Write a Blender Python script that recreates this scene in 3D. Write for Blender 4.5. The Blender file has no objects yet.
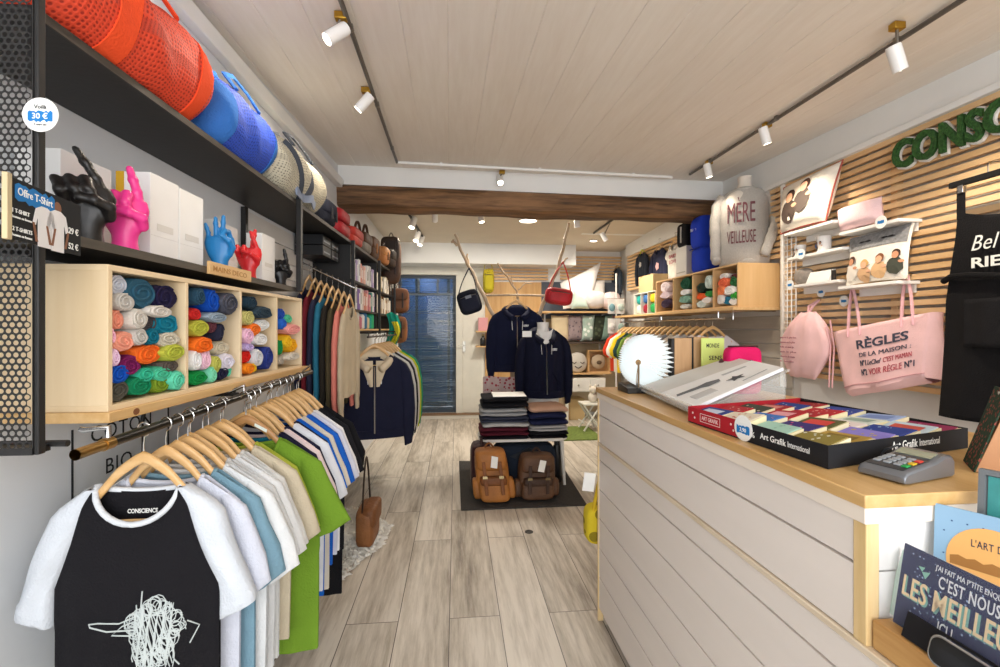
import bpy, bmesh, math, random
from mathutils import Vector, Matrix
random.seed(7)
SC = bpy.context.scene
COL = SC.collection
PI = math.pi
sin, cos = math.sin, math.cos
def R(d): return math.radians(d)
F = 460.0; EYE = 1.35; HORIZON = 328.5

# ------------------------------------------------------------- camera, world, light, exposure
def ang(vpx): return math.atan((500 - vpx) / F)
YAW = ang(456)                       # the camera looks a little to the right of the room's axis
cam_d = bpy.data.cameras.new('camera'); cam = bpy.data.objects.new('camera', cam_d); COL.objects.link(cam)
cam.location = (0, 0, EYE); cam.rotation_euler = (PI/2, 0, -YAW)
cam_d.sensor_width = 36; cam_d.lens = F/1000*36; cam_d.clip_start = 0.02
cam_d.shift_y = -(333.5 - HORIZON)/1000
SC.camera = cam
SC.view_settings.view_transform = 'Standard'; SC.view_settings.look = 'None'
SC.view_settings.gamma = 1.0; SC.view_settings.use_curve_mapping = False
SC.view_settings.exposure = 0.06
wd = bpy.data.worlds.new('world'); SC.world = wd; wd.use_nodes = True
wb = wd.node_tree.nodes['Background']; wb.inputs[0].default_value = (0.93, 0.96, 1.0, 1); wb.inputs[1].default_value = 1.5
def light(name, kind, loc, energy, color=(1, 1, 1), target=None, size=0.05, spot=60, blend=0.6, size_y=None):
    d = bpy.data.lights.new(name, kind); d.energy = energy; d.color = color
    if kind == 'SPOT': d.spot_size = R(spot); d.spot_blend = blend; d.shadow_soft_size = size
    elif kind == 'POINT': d.shadow_soft_size = size
    elif kind == 'AREA':
        d.size = size
        if size_y: d.shape = 'RECTANGLE'; d.size_y = size_y
    o = bpy.data.objects.new(name, d); COL.objects.link(o); o.location = loc
    if target is not None:
        o.rotation_euler = (Vector(target) - Vector(loc)).to_track_quat('-Z', 'Y').to_euler()
    return o
# daylight through the shop window behind the camera
light('window_daylight', 'AREA', (0.6, -1.9, 1.75), 105, (0.95, 0.97, 1.0), (0.6, 4, 1.25), 3.4, size_y=2.0)

# ------------------------------------------------------------- frames: room, left shelving, counter
class Frame:
    def __init__(s, vpx):
        s.yaw = ang(vpx); s.rot = s.yaw - YAW
RF, LF, CF = Frame(456), Frame(469), Frame(450)
def ray(px, py, fr):
    u = (px - 500)/F; v = (HORIZON - py)/F; a = fr.yaw
    return Vector((sin(a) + u*cos(a), cos(a) - u*sin(a), v))
def AX(px, py, X, fr=RF):
    d = ray(px, py, fr); t = X/d.x; return Vector((X, t*d.y, EYE + t*d.z))
def AY(px, py, Y, fr=RF):
    d = ray(px, py, fr); t = Y/d.y; return Vector((t*d.x, Y, EYE + t*d.z))
def AZ(px, py, Z, fr=RF):
    d = ray(px, py, fr); t = (Z - EYE)/d.z; return Vector((t*d.x, t*d.y, Z))
def toW(v, fr): return Matrix.Rotation(fr.rot, 3, 'Z') @ Vector(v)

# ------------------------------------------------------------- materials
def lin(c):
    if isinstance(c, str):
        c = c.lstrip('#'); c = [int(c[i:i+2], 16)/255 for i in (0, 2, 4)]
    return tuple((x/12.92 if x <= 0.04045 else ((x+0.055)/1.055)**2.4) for x in c) + (1.0,)
_M = {}
def mat(col, rough=0.6, metal=0.0, var=0.08, vscale=12, bump=0.0, bscale=80, key='', spec=0.5, emit=0, trans=0, alpha=1, stretch=None, sheen=0):
    k = (col, rough, metal, var, vscale, bump, bscale, key, spec, emit, trans, alpha, stretch, sheen)
    if k in _M: return _M[k]
    m = bpy.data.materials.new('%s_%s' % (key or 'paint', str(col).lstrip('#'))); m.use_nodes = True; _M[k] = m
    nt = m.node_tree; b = nt.nodes['Principled BSDF']; L = nt.links.new
    b.inputs['Roughness'].default_value = rough; b.inputs['Metallic'].default_value = metal
    b.inputs['Specular IOR Level'].default_value = spec
    c = lin(col)
    tc = nt.nodes.new('ShaderNodeTexCoord'); mp = nt.nodes.new('ShaderNodeMapping'); L(tc.outputs['Object'], mp.inputs[0])
    if stretch: mp.inputs['Scale'].default_value = stretch
    nz = nt.nodes.new('ShaderNodeTexNoise'); nz.inputs['Scale'].default_value = vscale; nz.inputs['Detail'].default_value = 5
    L(mp.outputs[0], nz.inputs['Vector'])
    rp = nt.nodes.new('ShaderNodeValToRGB'); L(nz.outputs['Fac'], rp.inputs[0])
    e = rp.color_ramp.elements; e[0].position = 0.3; e[1].position = 0.7
    e[0].color = tuple(x*(1-var) for x in c[:3]) + (1,); e[1].color = tuple(min(1, x*(1+var)) for x in c[:3]) + (1,)
    L(rp.outputs[0], b.inputs['Base Color'])
    if bump:
        n2 = nt.nodes.new('ShaderNodeTexNoise'); n2.inputs['Scale'].default_value = bscale; n2.inputs['Detail'].default_value = 3
        L(mp.outputs[0], n2.inputs['Vector'])
        bp = nt.nodes.new('ShaderNodeBump'); bp.inputs['Strength'].default_value = bump; bp.inputs['Distance'].default_value = 0.01
        L(n2.outputs['Fac'], bp.inputs['Height']); L(bp.outputs[0], b.inputs['Normal'])
    if emit:
        b.inputs['Emission Color'].default_value = c; b.inputs['Emission Strength'].default_value = emit
    if trans: b.inputs['Transmission Weight'].default_value = trans; b.inputs['IOR'].default_value = 1.45
    if alpha < 1: b.inputs['Alpha'].default_value = alpha
    if sheen: b.inputs['Sheen Weight'].default_value = sheen
    return m
def cloth(col, bump=0.35): return mat(col, 0.9, 0, 0.07, 9, bump, 160, 'fabric', 0.2)
def plastic(col, rough=0.35): return mat(col, rough, 0, 0.03, 5, 0, 80, 'plastic')
def metalm(col, rough=0.3): return mat(col, rough, 1.0, 0.06, 20, 0, 80, 'metal')
def paper(col): return mat(col, 0.7, 0, 0.03, 8, 0, 80, 'paper', 0.3)
def leather(col): return mat(col, 0.55, 0, 0.25, 7, 0.4, 60, 'leather', 0.4)
def wood(c1, c2, axis='y', scale=6, rough=0.55, ring=9, bump=0.1, key='wood'):
    k = (c1, c2, axis, scale, rough, ring, bump, key)
    if k in _M: return _M[k]
    m = bpy.data.materials.new(key + '_' + c1.lstrip('#')); m.use_nodes = True; _M[k] = m
    nt = m.node_tree; b = nt.nodes['Principled BSDF']; L = nt.links.new
    b.inputs['Roughness'].default_value = rough
    tc = nt.nodes.new('ShaderNodeTexCoord'); mp = nt.nodes.new('ShaderNodeMapping'); L(tc.outputs['Object'], mp.inputs[0])
    s = {'x': (0.08, 1, 1), 'y': (1, 0.08, 1), 'z': (1, 1, 0.08)}[axis]
    mp.inputs['Scale'].default_value = s
    nz = nt.nodes.new('ShaderNodeTexNoise'); nz.inputs['Scale'].default_value = scale*ring; nz.inputs['Detail'].default_value = 6; nz.inputs['Roughness'].default_value = 0.6
    L(mp.outputs[0], nz.inputs['Vector'])
    n2 = nt.nodes.new('ShaderNodeTexNoise'); n2.inputs['Scale'].default_value = scale; n2.inputs['Detail'].default_value = 3
    L(mp.outputs[0], n2.inputs['Vector'])
    ad = nt.nodes.new('ShaderNodeMath'); ad.operation = 'ADD'; L(nz.outputs['Fac'], ad.inputs[0]); L(n2.outputs['Fac'], ad.inputs[1])
    hf = nt.nodes.new('ShaderNodeMath'); hf.operation = 'MULTIPLY'; hf.inputs[1].default_value = 0.5; L(ad.outputs[0], hf.inputs[0])
    rp = nt.nodes.new('ShaderNodeValToRGB'); L(hf.outputs[0], rp.inputs[0])
    e = rp.color_ramp.elements; e[0].position = 0.36; e[1].position = 0.62; e[0].color = lin(c2); e[1].color = lin(c1)
    L(rp.outputs[0], b.inputs['Base Color'])
    bp = nt.nodes.new('ShaderNodeBump'); bp.inputs['Strength'].default_value = bump; bp.inputs['Distance'].default_value = 0.005
    L(hf.outputs[0], bp.inputs['Height']); L(bp.outputs[0], b.inputs['Normal'])
    return m
def mesh_fabric(col, hole, scale=90):
    """Coarse 3D net fabric: rows of small dark holes."""
    k = ('net', col, hole, scale)
    if k in _M: return _M[k]
    m = bpy.data.materials.new('net_fabric_' + col.lstrip('#')); m.use_nodes = True; _M[k] = m
    nt = m.node_tree; b = nt.nodes['Principled BSDF']; L = nt.links.new
    b.inputs['Roughness'].default_value = 0.7
    tc = nt.nodes.new('ShaderNodeTexCoord')
    vo = nt.nodes.new('ShaderNodeTexVoronoi'); vo.inputs['Scale'].default_value = scale; vo.inputs['Randomness'].default_value = 0.25
    L(tc.outputs['UV'], vo.inputs['Vector'])
    rp = nt.nodes.new('ShaderNodeValToRGB'); L(vo.outputs['Distance'], rp.inputs[0])
    e = rp.color_ramp.elements; e[0].position = 0.22; e[1].position = 0.36; e[0].color = lin(hole); e[1].color = lin(col)
    L(rp.outputs[0], b.inputs['Base Color'])
    bp = nt.nodes.new('ShaderNodeBump'); bp.inputs['Strength'].default_value = 0.6; bp.inputs['Distance'].default_value = 0.004
    L(vo.outputs['Distance'], bp.inputs['Height']); L(bp.outputs[0], b.inputs['Normal'])
    return m
def glass_mat(tint='#f4f8f8', alpha=0.25, rough=0.05):
    return mat(tint, rough, 0, 0, 5, 0, 80, 'glass', 0.6, 0, 0, alpha)

# ------------------------------------------------------------- mesh builder
class MB:
    def __init__(s): s.v = []; s.f = []; s.uv = None
    def add(s, vs, fs):
        o = len(s.v); s.v += [Vector(p) for p in vs]; s.f += [tuple(i+o for i in f) for f in fs]; return s
    def box(s, x0, x1, y0, y1, z0, z1):
        return s.add([(x0,y0,z0),(x1,y0,z0),(x1,y1,z0),(x0,y1,z0),(x0,y0,z1),(x1,y0,z1),(x1,y1,z1),(x0,y1,z1)],
                     [(0,3,2,1),(4,5,6,7),(0,1,5,4),(1,2,6,5),(2,3,7,6),(3,0,4,7)])
    def obox(s, c, size, rot=None):
        hx, hy, hz = [q/2 for q in size]; m = rot or Matrix.Identity(3); c = Vector(c)
        vs = [c + m @ Vector(p) for p in [(-hx,-hy,-hz),(hx,-hy,-hz),(hx,hy,-hz),(-hx,hy,-hz),(-hx,-hy,hz),(hx,-hy,hz),(hx,hy,hz),(-hx,hy,hz)]]
        return s.add(vs, [(0,3,2,1),(4,5,6,7),(0,1,5,4),(1,2,6,5),(2,3,7,6),(3,0,4,7)])
    def hexa(s, bottom, top):
        return s.add(list(bottom)+list(top), [(0,3,2,1),(4,5,6,7),(0,1,5,4),(1,2,6,5),(2,3,7,6),(3,0,4,7)])
    def loft(s, rings, cap=True, closed=False):
        n = len(rings[0]); vs = [p for r in rings for p in r]; fs = []
        m = len(rings)
        for i in range(m if closed else m-1):
            j = (i+1) % m
            for k in range(n):
                l = (k+1) % n
                fs.append((i*n+k, i*n+l, j*n+l, j*n+k))
        if cap and not closed:
            fs.append(tuple(range(n-1, -1, -1))); fs.append(tuple((m-1)*n+k for k in range(n)))
        return s.add(vs, fs)
    def tube(s, pts, r, n=8, sx=1.0, cap=True, closed=False, up=None):
        pts = [Vector(p) for p in pts]; rings = []; m = len(pts)
        prev = None
        for i, p in enumerate(pts):
            if closed: t = pts[(i+1) % m] - pts[i-1]
            else: t = pts[min(i+1, m-1)] - pts[max(i-1, 0)]
            if t.length < 1e-9: t = Vector((0, 0, 1))
            t.normalize()
            if up is not None: a = Vector(up).cross(t)
            elif prev is None: a = t.cross(Vector((0, 0, 1)) if abs(t.z) < 0.9 else Vector((1, 0, 0)))
            else: a = prev - t*prev.dot(t)
            if a.length < 1e-6: a = t.orthogonal()
            a.normalize(); prev = a; b = t.cross(a)
            rr = r[i] if isinstance(r, (list, tuple)) else r
            rings.append([p + (a*cos(2*PI*k/n)*sx + b*sin(2*PI*k/n))*rr for k in range(n)])
        return s.loft(rings, cap, closed)
    def lathe(s, prof, c=(0,0,0), n=20, rot=None):
        m = rot or Matrix.Identity(3); c = Vector(c)
        return s.loft([[c + m @ Vector((r*cos(2*PI*k/n), r*sin(2*PI*k/n), z)) for k in range(n)] for r, z in prof])
    def ell(s, c, r, nu=14, nv=8, rot=None, power=1.0):
        m = rot or Matrix.Identity(3); c = Vector(c)
        if not isinstance(r, (tuple, list)): r = (r, r, r)
        def pw(x): return math.copysign(abs(x)**power, x)
        rings = []
        for i in range(nv+1):
            a = -PI/2 + PI*min(max(i/nv, 0.02), 0.98)
            rings.append([c + m @ Vector((r[0]*pw(cos(a))*pw(cos(2*PI*k/nu)), r[1]*pw(cos(a))*pw(sin(2*PI*k/nu)), r[2]*pw(sin(a)))) for k in range(nu)])
        return s.loft(rings)
    def prism(s, poly, fn, t0, t1):
        """poly: 2-D outline; fn(u, v, w) -> point."""
        n = len(poly)
        vs = [fn(u, v, t0) for u, v in poly] + [fn(u, v, t1) for u, v in poly]
        fs = [tuple(range(n-1, -1, -1)), tuple(range(n, 2*n))] + [(k, (k+1) % n, n+(k+1) % n, n+k) for k in range(n)]
        return s.add(vs, fs)
    def grid(s, fn, nu, nv, thick=0.0, nrm=None):
        """fn(u, v) -> point over [0,1]^2; optional thickness along nrm."""
        P = [[Vector(fn(i/nu, j/nv)) for i in range(nu+1)] for j in range(nv+1)]
        vs = [p for r in P for p in r]; w = nu+1
        fs = [(j*w+i, j*w+i+1, (j+1)*w+i+1, (j+1)*w+i) for j in range(nv) for i in range(nu)]
        if thick:
            d = Vector(nrm)*thick; o = len(vs); vs = vs + [p + d for p in vs]
            fs = fs + [tuple(o+q for q in reversed(f)) for f in fs]
            def e(a, b): fs.append((a, b, o+b, o+a))
            for i in range(nu): e(i+1, i); e(nv*w+i, nv*w+i+1)
            for j in range(nv): e(j*w, (j+1)*w); e((j+1)*w+nu, j*w+nu)
        return s.add(vs, fs)
    def text(s, body, size, fn, bold=0.0, depth=0.0008, spacing=1.0, shear=0.0, width=None, align='LEFT'):
        vs, fs = text_mesh(body, bold, spacing, shear)
        if not vs: return s
        x0 = min(p[0] for p in vs); x1 = max(p[0] for p in vs)
        sx = size if width is None else width/max(1e-6, x1-x0)
        off = {'LEFT': x0, 'CENTER': (x0+x1)/2, 'RIGHT': x1}[align]
        return s.add([fn((p[0]-off)*sx, p[1]*size, p[2]*depth) for p in vs], fs)
_T = {}
def text_mesh(body, bold, spacing, shear):
    k = (body, bold, spacing, shear)
    if k in _T: return _T[k]
    c = bpy.data.curves.new('lettering', 'FONT'); c.body = body; c.size = 1.0/0.72; c.offset = bold; c.extrude = 0.5
    c.space_character = spacing; c.shear = shear; c.resolution_u = 3; c.space_line = 0.8
    o = bpy.data.objects.new('lettering', c)
    me = o.to_mesh()
    vs = [tuple(v.co) for v in me.vertices]; fs = [tuple(p.vertices) for p in me.polygons]
    o.to_mesh_clear(); bpy.data.objects.remove(o); bpy.data.curves.remove(c)
    _T[k] = (vs, fs); return _T[k]

# ------------------------------------------------------------- objects
BASE = {}
def setp(o, label=None, cat=None, group=None, kind=None):
    if label: o['label'] = label
    if cat: o['category'] = cat
    if group: o['group'] = group
    if kind: o['kind'] = kind
    return o
def thing(name, label, cat, base=(0, 0, 0), fr=RF, group=None, rz=0):
    o = bpy.data.objects.new(name, None); COL.objects.link(o); o.empty_display_size = 0.05
    BASE[o.name] = Vector(base); o.location = toW(base, fr); o.rotation_euler = (0, 0, fr.rot + rz)
    return setp(o, label, cat, group)
def finish(mb, name, m, base, smooth=40, bevel=0, sub=0, remesh=0, solid=0):
    me = bpy.data.meshes.new(name)
    me.from_pydata([tuple(p - base) for p in mb.v], [], mb.f)
    bm = bmesh.new(); bm.from_mesh(me)
    bmesh.ops.recalc_face_normals(bm, faces=bm.faces); bm.to_mesh(me); bm.free()
    if mb.uv:
        l = me.uv_layers.new(name='UVMap')
        for lp in me.loops: l.data[lp.index].uv = mb.uv[lp.vertex_index]
    if smooth:
        me.shade_smooth()
        if smooth < 180 and not remesh: me.set_sharp_from_angle(angle=R(smooth))
    me.materials.append(m)
    o = bpy.data.objects.new(name, me); COL.objects.link(o)
    if remesh:
        q = o.modifiers.new('blend', 'REMESH'); q.mode = 'VOXEL'; q.voxel_size = remesh; q.use_smooth_shade = True
        q = o.modifiers.new('smooth', 'SMOOTH'); q.iterations = 6; q.factor = 0.6
    if solid:
        q = o.modifiers.new('thick', 'SOLIDIFY'); q.thickness = solid; q.offset = 0
    if bevel:
        q = o.modifiers.new('bevel', 'BEVEL'); q.width = bevel; q.segments = 2; q.limit_method = 'ANGLE'; q.angle_limit = R(50)
    if sub:
        q = o.modifiers.new('sub', 'SUBSURF'); q.levels = sub; q.render_levels = sub
    return o
def part(mb, name, m, parent, label=None, **kw):
    root = parent
    while root.name not in BASE: root = root.parent
    o = finish(mb, name, m, BASE[root.name], **kw); o.parent = parent
    if label: o['label'] = label
    return o
def solo(mb, name, label, cat, m, base=(0, 0, 0), fr=RF, group=None, rz=0, kind=None, **kw):
    o = finish(mb, name, m, Vector(base), **kw)
    BASE[o.name] = Vector(base); o.location = toW(base, fr); o.rotation_euler = (0, 0, fr.rot + rz)
    return setp(o, label, cat, group, kind)
def struct(mb, name, m, fr=RF, parent=None, **kw):
    o = finish(mb, name, m, Vector((0, 0, 0)), **kw)
    if parent: o.parent = parent; return o
    o.rotation_euler = (0, 0, fr.rot); o['kind'] = 'structure'; BASE[o.name] = Vector((0, 0, 0)); return o
def put(o, loc, fr=RF, rz=0, rx=0, ry=0):
    o.location = toW(loc, fr); o.rotation_euler = (rx, ry, fr.rot + rz); return o
def dup(o, label=None, parent=None):
    c = o.copy(); COL.objects.link(c)
    if parent: c.parent = parent
    if label: c['label'] = label
    for ch in list(o.children): dup(ch, None, c)
    return c
ORD = ['', 'first', 'second', 'third', 'fourth', 'fifth', 'sixth', 'seventh', 'eighth', 'ninth', 'tenth', 'eleventh', 'twelfth',
       'thirteenth', 'fourteenth', 'fifteenth', 'sixteenth', 'seventeenth', 'eighteenth', 'nineteenth', 'twentieth', 'twenty-first',
       'twenty-second', 'twenty-third', 'twenty-fourth', 'twenty-fifth', 'twenty-sixth']
def rotm(x=0, y=0, z=0):
    return Matrix.Rotation(R(z), 3, 'Z') @ Matrix.Rotation(R(y), 3, 'Y') @ Matrix.Rotation(R(x), 3, 'X')

# ============================================================= THE ROOM
WL, WR, YB = -1.15, 2.58, 7.05          # left wall (left frame), right wall, back wall
def ceilz(x, y): return EYE + 1.248 + 0.043*y - 0.011*x
# floor: grey washed planks
def floor_mat():
    m = bpy.data.materials.new('washed_oak_planks'); m.use_nodes = True; nt = m.node_tree; L = nt.links.new; b = nt.nodes['Principled BSDF']
    b.inputs['Roughness'].default_value = 0.42
    tc = nt.nodes.new('ShaderNodeTexCoord'); mp = nt.nodes.new('ShaderNodeMapping'); L(tc.outputs['Object'], mp.inputs[0])
    mp.inputs['Rotation'].default_value = (0, 0, PI/2); mp.inputs['Location'].default_value = (0.4, 0.03, 0)
    br = nt.nodes.new('ShaderNodeTexBrick'); L(mp.outputs[0], br.inputs['Vector'])
    br.inputs['Scale'].default_value = 1; br.inputs['Brick Width'].default_value = 1.28; br.inputs['Row Height'].default_value = 0.235
    br.inputs['Mortar Size'].default_value = 0.0022; br.inputs['Mortar Smooth'].default_value = 0.3; br.inputs['Bias'].default_value = 0
    br.offset = 0.37; br.offset_frequency = 2
    br.inputs['Color1'].default_value = (0, 0, 0, 1); br.inputs['Color2'].default_value = (1, 1, 1, 1); br.inputs['Mortar'].default_value = (0.5, 0.5, 0.5, 1)
    m2 = nt.nodes.new('ShaderNodeMapping'); L(tc.outputs['Object'], m2.inputs[0]); m2.inputs['Scale'].default_value = (1, 0.09, 1)
    sh = nt.nodes.new('ShaderNodeVectorMath'); sh.operation = 'MULTIPLY_ADD'; L(br.outputs['Color'], sh.inputs[0]); sh.inputs[1].default_value = (7, 3, 5); L(m2.outputs[0], sh.inputs[2])
    n1 = nt.nodes.new('ShaderNodeTexNoise'); n1.inputs['Scale'].default_value = 38; n1.inputs['Detail'].default_value = 8; n1.inputs['Roughness'].default_value = 0.68; L(sh.outputs[0], n1.inputs['Vector'])
    n2 = nt.nodes.new('ShaderNodeTexNoise'); n2.inputs['Scale'].default_value = 7; n2.inputs['Detail'].default_value = 4; L(sh.outputs[0], n2.inputs['Vector'])
    ad = nt.nodes.new('ShaderNodeMath'); ad.operation = 'MULTIPLY_ADD'; L(n2.outputs['Fac'], ad.inputs[0]); ad.inputs[1].default_value = 0.9; L(n1.outputs['Fac'], ad.inputs[2])
    hf = nt.nodes.new('ShaderNodeMath'); hf.operation = 'MULTIPLY_ADD'; L(br.outputs['Color'], hf.inputs[0]); hf.inputs[1].default_value = 0.16; L(ad.outputs[0], hf.inputs[2])
    rp = nt.nodes.new('ShaderNodeValToRGB'); L(hf.outputs[0], rp.inputs[0]); e = rp.color_ramp.elements
    e[0].position = 0.62; e[0].color = lin('#6d6257'); e[1].position = 1.22; e[1].color = lin('#d3cabd')
    x = e.new(0.84); x.color = lin('#a39888'); x = e.new(1.0); x.color = lin('#bcb2a4')
    # ramp positions stay inside 0..1
    sc = nt.nodes.new('ShaderNodeMapRange'); sc.inputs['From Min'].default_value = 0.55; sc.inputs['From Max'].default_value = 1.3; L(hf.outputs[0], sc.inputs['Value']); L(sc.outputs[0], rp.inputs[0])
    e[0].position = 0.12; e[1].position = 0.38; e[2].position = 0.6; e[3].position = 0.85
    cols = ['#6d6257', '#a19687', '#bdb3a5', '#d5ccbf']
    for i, q in enumerate(e): q.color = lin(cols[i])
    mx = nt.nodes.new('ShaderNodeMix'); mx.data_type = 'RGBA'; L(br.outputs['Fac'], mx.inputs[0]); L(rp.outputs[0], mx.inputs[6]); mx.inputs[7].default_value = lin('#4d453d')
    L(mx.outputs[2], b.inputs['Base Color'])
    return m
mb = MB(); mb.grid(lambda u, v: (-2.6 + 6.2*u, -2.6 + 10.6*v, 0), 1, 1, -0.05, (0, 0, 1)); struct(mb, 'floor', floor_mat(), smooth=0)

# front ceiling: painted tongue-and-groove boards running away from the camera, rising a little
ceil_m = wood('#f1eae0', '#e8dfd3', 'y', 3, 0.5, 12, 0.05, 'painted_board')
mb = MB(); bw = 0.2; shear = -0.0174
x = -1.6
while x < 3.0:
    prof = [(x, 0.0035), (x+0.003, 0), (x+bw-0.003, 0), (x+bw, 0.0035)]
    def cp(px_, dz, y): return (px_ + shear*y, y, ceilz(px_, y) + dz)
    vs = [cp(a, d, -2.6) for a, d in prof] + [cp(a, d, 4.32) for a, d in prof]
    mb.add(vs, [(i, i+1, i+5, i+4) for i in range(3)]); x += bw
struct(mb, 'ceiling', ceil_m, smooth=20)
# plain rear ceiling
plaster = mat('#d9d0c0', 0.9, 0, 0.03, 4, 0.06, 30, 'plaster')
white_w = mat('#e9e9e6', 0.75, 0, 0.025, 3, 0.08, 25, 'white_wall')
grey_w = mat('#dcdfe2', 0.8, 0, 0.04, 3, 0.12, 18, 'left_wall')
mb = MB(); mb.hexa([(-1.6, 4.3, EYE+1.31), (3, 4.3, EYE+1.31), (3, 7.3, EYE+1.2), (-1.6, 7.3, EYE+1.2)],
                   [(-1.6, 4.3, EYE+1.38), (3, 4.3, EYE+1.38), (3, 7.3, EYE+1.3), (-1.6, 7.3, EYE+1.3)])
struct(mb, 'ceiling_rear', plaster, smooth=0)
# walls
mb = MB(); mb.box(WL-0.1, WL, -1.2, 7.4, 0, 2.95); struct(mb, 'wall_left', grey_w, LF, smooth=0)
mb = MB(); mb.box(WR, WR+0.1, -2.6, 7.3, 0, 2.95); struct(mb, 'wall_right', mat('#d8d6d2', 0.8, 0, 0.03, 3, 0.08, 20, 'right_wall'), smooth=0)
dl, dr = AY(398, 300, YB).x, AY(456, 300, YB).x
dt = AY(430, 275, YB).z; db = AY(430, 413, YB).z
mb = MB(); mb.box(-1.6, dl, YB, YB+0.12, 0, 2.9); mb.box(dr, 3, YB, YB+0.12, 0, 2.9); mb.box(dl, dr, YB, YB+0.12, dt, 2.9); mb.box(dl, dr, YB, YB+0.12, 0, db)
struct(mb, 'wall_back', white_w, smooth=0)
# beam with the white strip of wall over it
bt = [AY(325, 183, 4.12), AY(722, 200, 4.12)]; bb = [AY(325, 205, 4.12), AY(722, 218.5, 4.12)]
def beam_mat():
    m = wood('#8c6642', '#35210f', 'x', 9, 0.7, 4, 1.0, 'old_oak'); return m
mb = MB()
def bring(t, jx):
    x = -1.3 + 4.0*t; k = (x - bt[0].x)/(bt[1].x - bt[0].x)
    zt = bt[0].z + (bt[1].z - bt[0].z)*k; zb = bb[0].z + (bb[1].z - bb[0].z)*k
    j = lambda q: 0.007*sin(q*5.1 + x*3.7) + 0.005*sin(q*2.3 + x*11)
    pts = []
    for i in range(4): pts.append((x, 4.12 + j(i)*1.4, zb + (zt-zb)*(0.08 + 0.84*i/3)))
    pts += [(x, 4.15, zt + 0.005), (x, 4.38, zt), (x, 4.4 + j(2), zb + 0.03), (x, 4.36, zb + j(4)), (x, 4.15, zb + j(1))]
    return pts
mb.loft([bring(i/40, i) for i in range(41)]); struct(mb, 'beam', beam_mat(), smooth=50)
mb = MB(); mb.hexa([(-1.3, 4.16, bt[0].z-0.02), (2.6, 4.16, bt[1].z-0.02), (2.6, 4.33, bt[1].z-0.02), (-1.3, 4.33, bt[0].z-0.02)],
                   [(-1.3, 4.16, 2.85), (2.6, 4.16, 2.85), (2.6, 4.33, 2.85), (-1.3, 4.33, 2.85)])
struct(mb, 'wall_beam', white_w, smooth=0)
# back soffit, transom and the white joinery round the rear door
s0, s1 = AY(398, 246, 6.62), AY(576, 250, 6.62)
sb = AY(430, 263, 6.62).z
mb = MB(); mb.box(-1.3, s1.x, 6.62, YB, sb, 2.6); struct(mb, 'trim_soffit', mat('#e4e6e6', 0.6, 0, 0.02, 4, 0, 80, 'white_paint'), smooth=0)
joinery = mat('#d9d7cd', 0.55, 0, 0.05, 6, 0.05, 30, 'white_joinery')
mb = MB()
p = AY(484, 420, YB)
mb.box(dr, dr+0.1, YB-0.05, YB, db, dt); mb.box(dr+0.1, p.x, YB-0.03, YB, db, sb); mb.box(dl-0.12, dl, YB-0.05, YB, db, dt)
mb.box(dl-0.12, dr+0.1, YB-0.05, YB, dt, dt+0.1); mb.box(dl-0.12, dr+0.1, YB-0.03, YB, dt+0.1, sb)
struct(mb, 'trim_door', joinery, bevel=0.004)
mb = MB(); mb.box(dl-0.3, p.x, YB-0.16, YB, 0, db*0.86); struct(mb, 'trim_step', mat('#cfcac0', 0.7, 0, 0.06, 6, 0.1, 30, 'step_paint'), bevel=0.006)
mb = MB(); mb.box(dl-0.3, p.x, YB-0.17, YB+0.02, db*0.86, db); struct(mb, 'trim_threshold', wood('#8a6a4a', '#5f452e', 'x', 6), bevel=0.004)
# slatted timber on the right wall
slat_m = wood('#ecca9c', '#d6ac76', 'y', 4, 0.5, 8, 0.1, 'slat_pine')
SX = 2.52; slat_top = EYE + 1.108
def slat_panel(mb, y0, y1, z0, z1, pitch=0.0475, h=0.03, X=SX):
    z = z1
    while z - h > z0:
        mb.box(X, X+0.022, y0, y1, z-h, z); z -= pitch
    yy = y0 + 0.05
    while yy < y1: mb.box(X+0.022, WR, yy-0.02, yy+0.02, z0, z1); yy += 0.6
mb = MB(); uy = AX(783, 300, SX).y; slat_panel(mb, 0.6, uy, 1.0, slat_top); slat_panel(mb, uy, 3.62, 1.9, slat_top); struct(mb, 'wall_slats', slat_m, smooth=0)
mb = MB(); slat_panel(mb, 3.62, 6.6, 1.9, EYE+1.06); struct(mb, 'wall_slats_rear', slat_m, smooth=0)
# white cornice over the slats
mb = MB(); mb.box(2.49, WR, 0.3, 4.3, slat_top, slat_top+0.035); mb.box(2.53, WR, 0.3, 4.3, slat_top+0.035, 2.9)
struct(mb, 'trim_cornice', white_w, bevel=0.004)
mb = MB(); mb.box(WL, WL+0.05, 0.2, 4.2, 2.58, 2.66); struct(mb, 'trim_cable_duct', white_w, LF, bevel=0.006)
mb = MB(); mb.box(2.5, WR, 4.3, 6.6, EYE+1.06, 2.75); struct(mb, 'trim_rear_cornice', white_w, smooth=0)
# back right: slats, ply panel and slate blue board on the back wall
mb = MB()
def slat_x(mb, p0, p1, pitch, h, Y):
    z = p0.z
    while z - h > p1.z: mb.box(p0.x, p1.x, Y-0.02, Y, z-h, z); z -= pitch
slat_x(mb, AY(488, 262, YB-0.04), AY(548, 281, YB-0.04), 0.048, 0.03, YB-0.03)
slat_x(mb, AY(560, 256, YB-0.04), AY(640, 281, YB-0.04), 0.048, 0.03, YB-0.03)
struct(mb, 'wall_slats_back', wood('#e2c296', '#cba26c', 'x', 4, 0.5, 8, 0.1, 'slat_pine_x'), smooth=0)
a, b_ = AY(485, 282, YB), AY(541, 420, YB)
mb = MB(); mb.box(a.x, b_.x, YB-0.03, YB, 0.05, a.z); struct(mb, 'wall_ply', wood('#d9b27c', '#bb8f58', 'z', 4, 0.6, 5, 0.1, 'ply'), smooth=0)
a, b_ = AY(541, 282, YB), AY(640, 420, YB)
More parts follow.
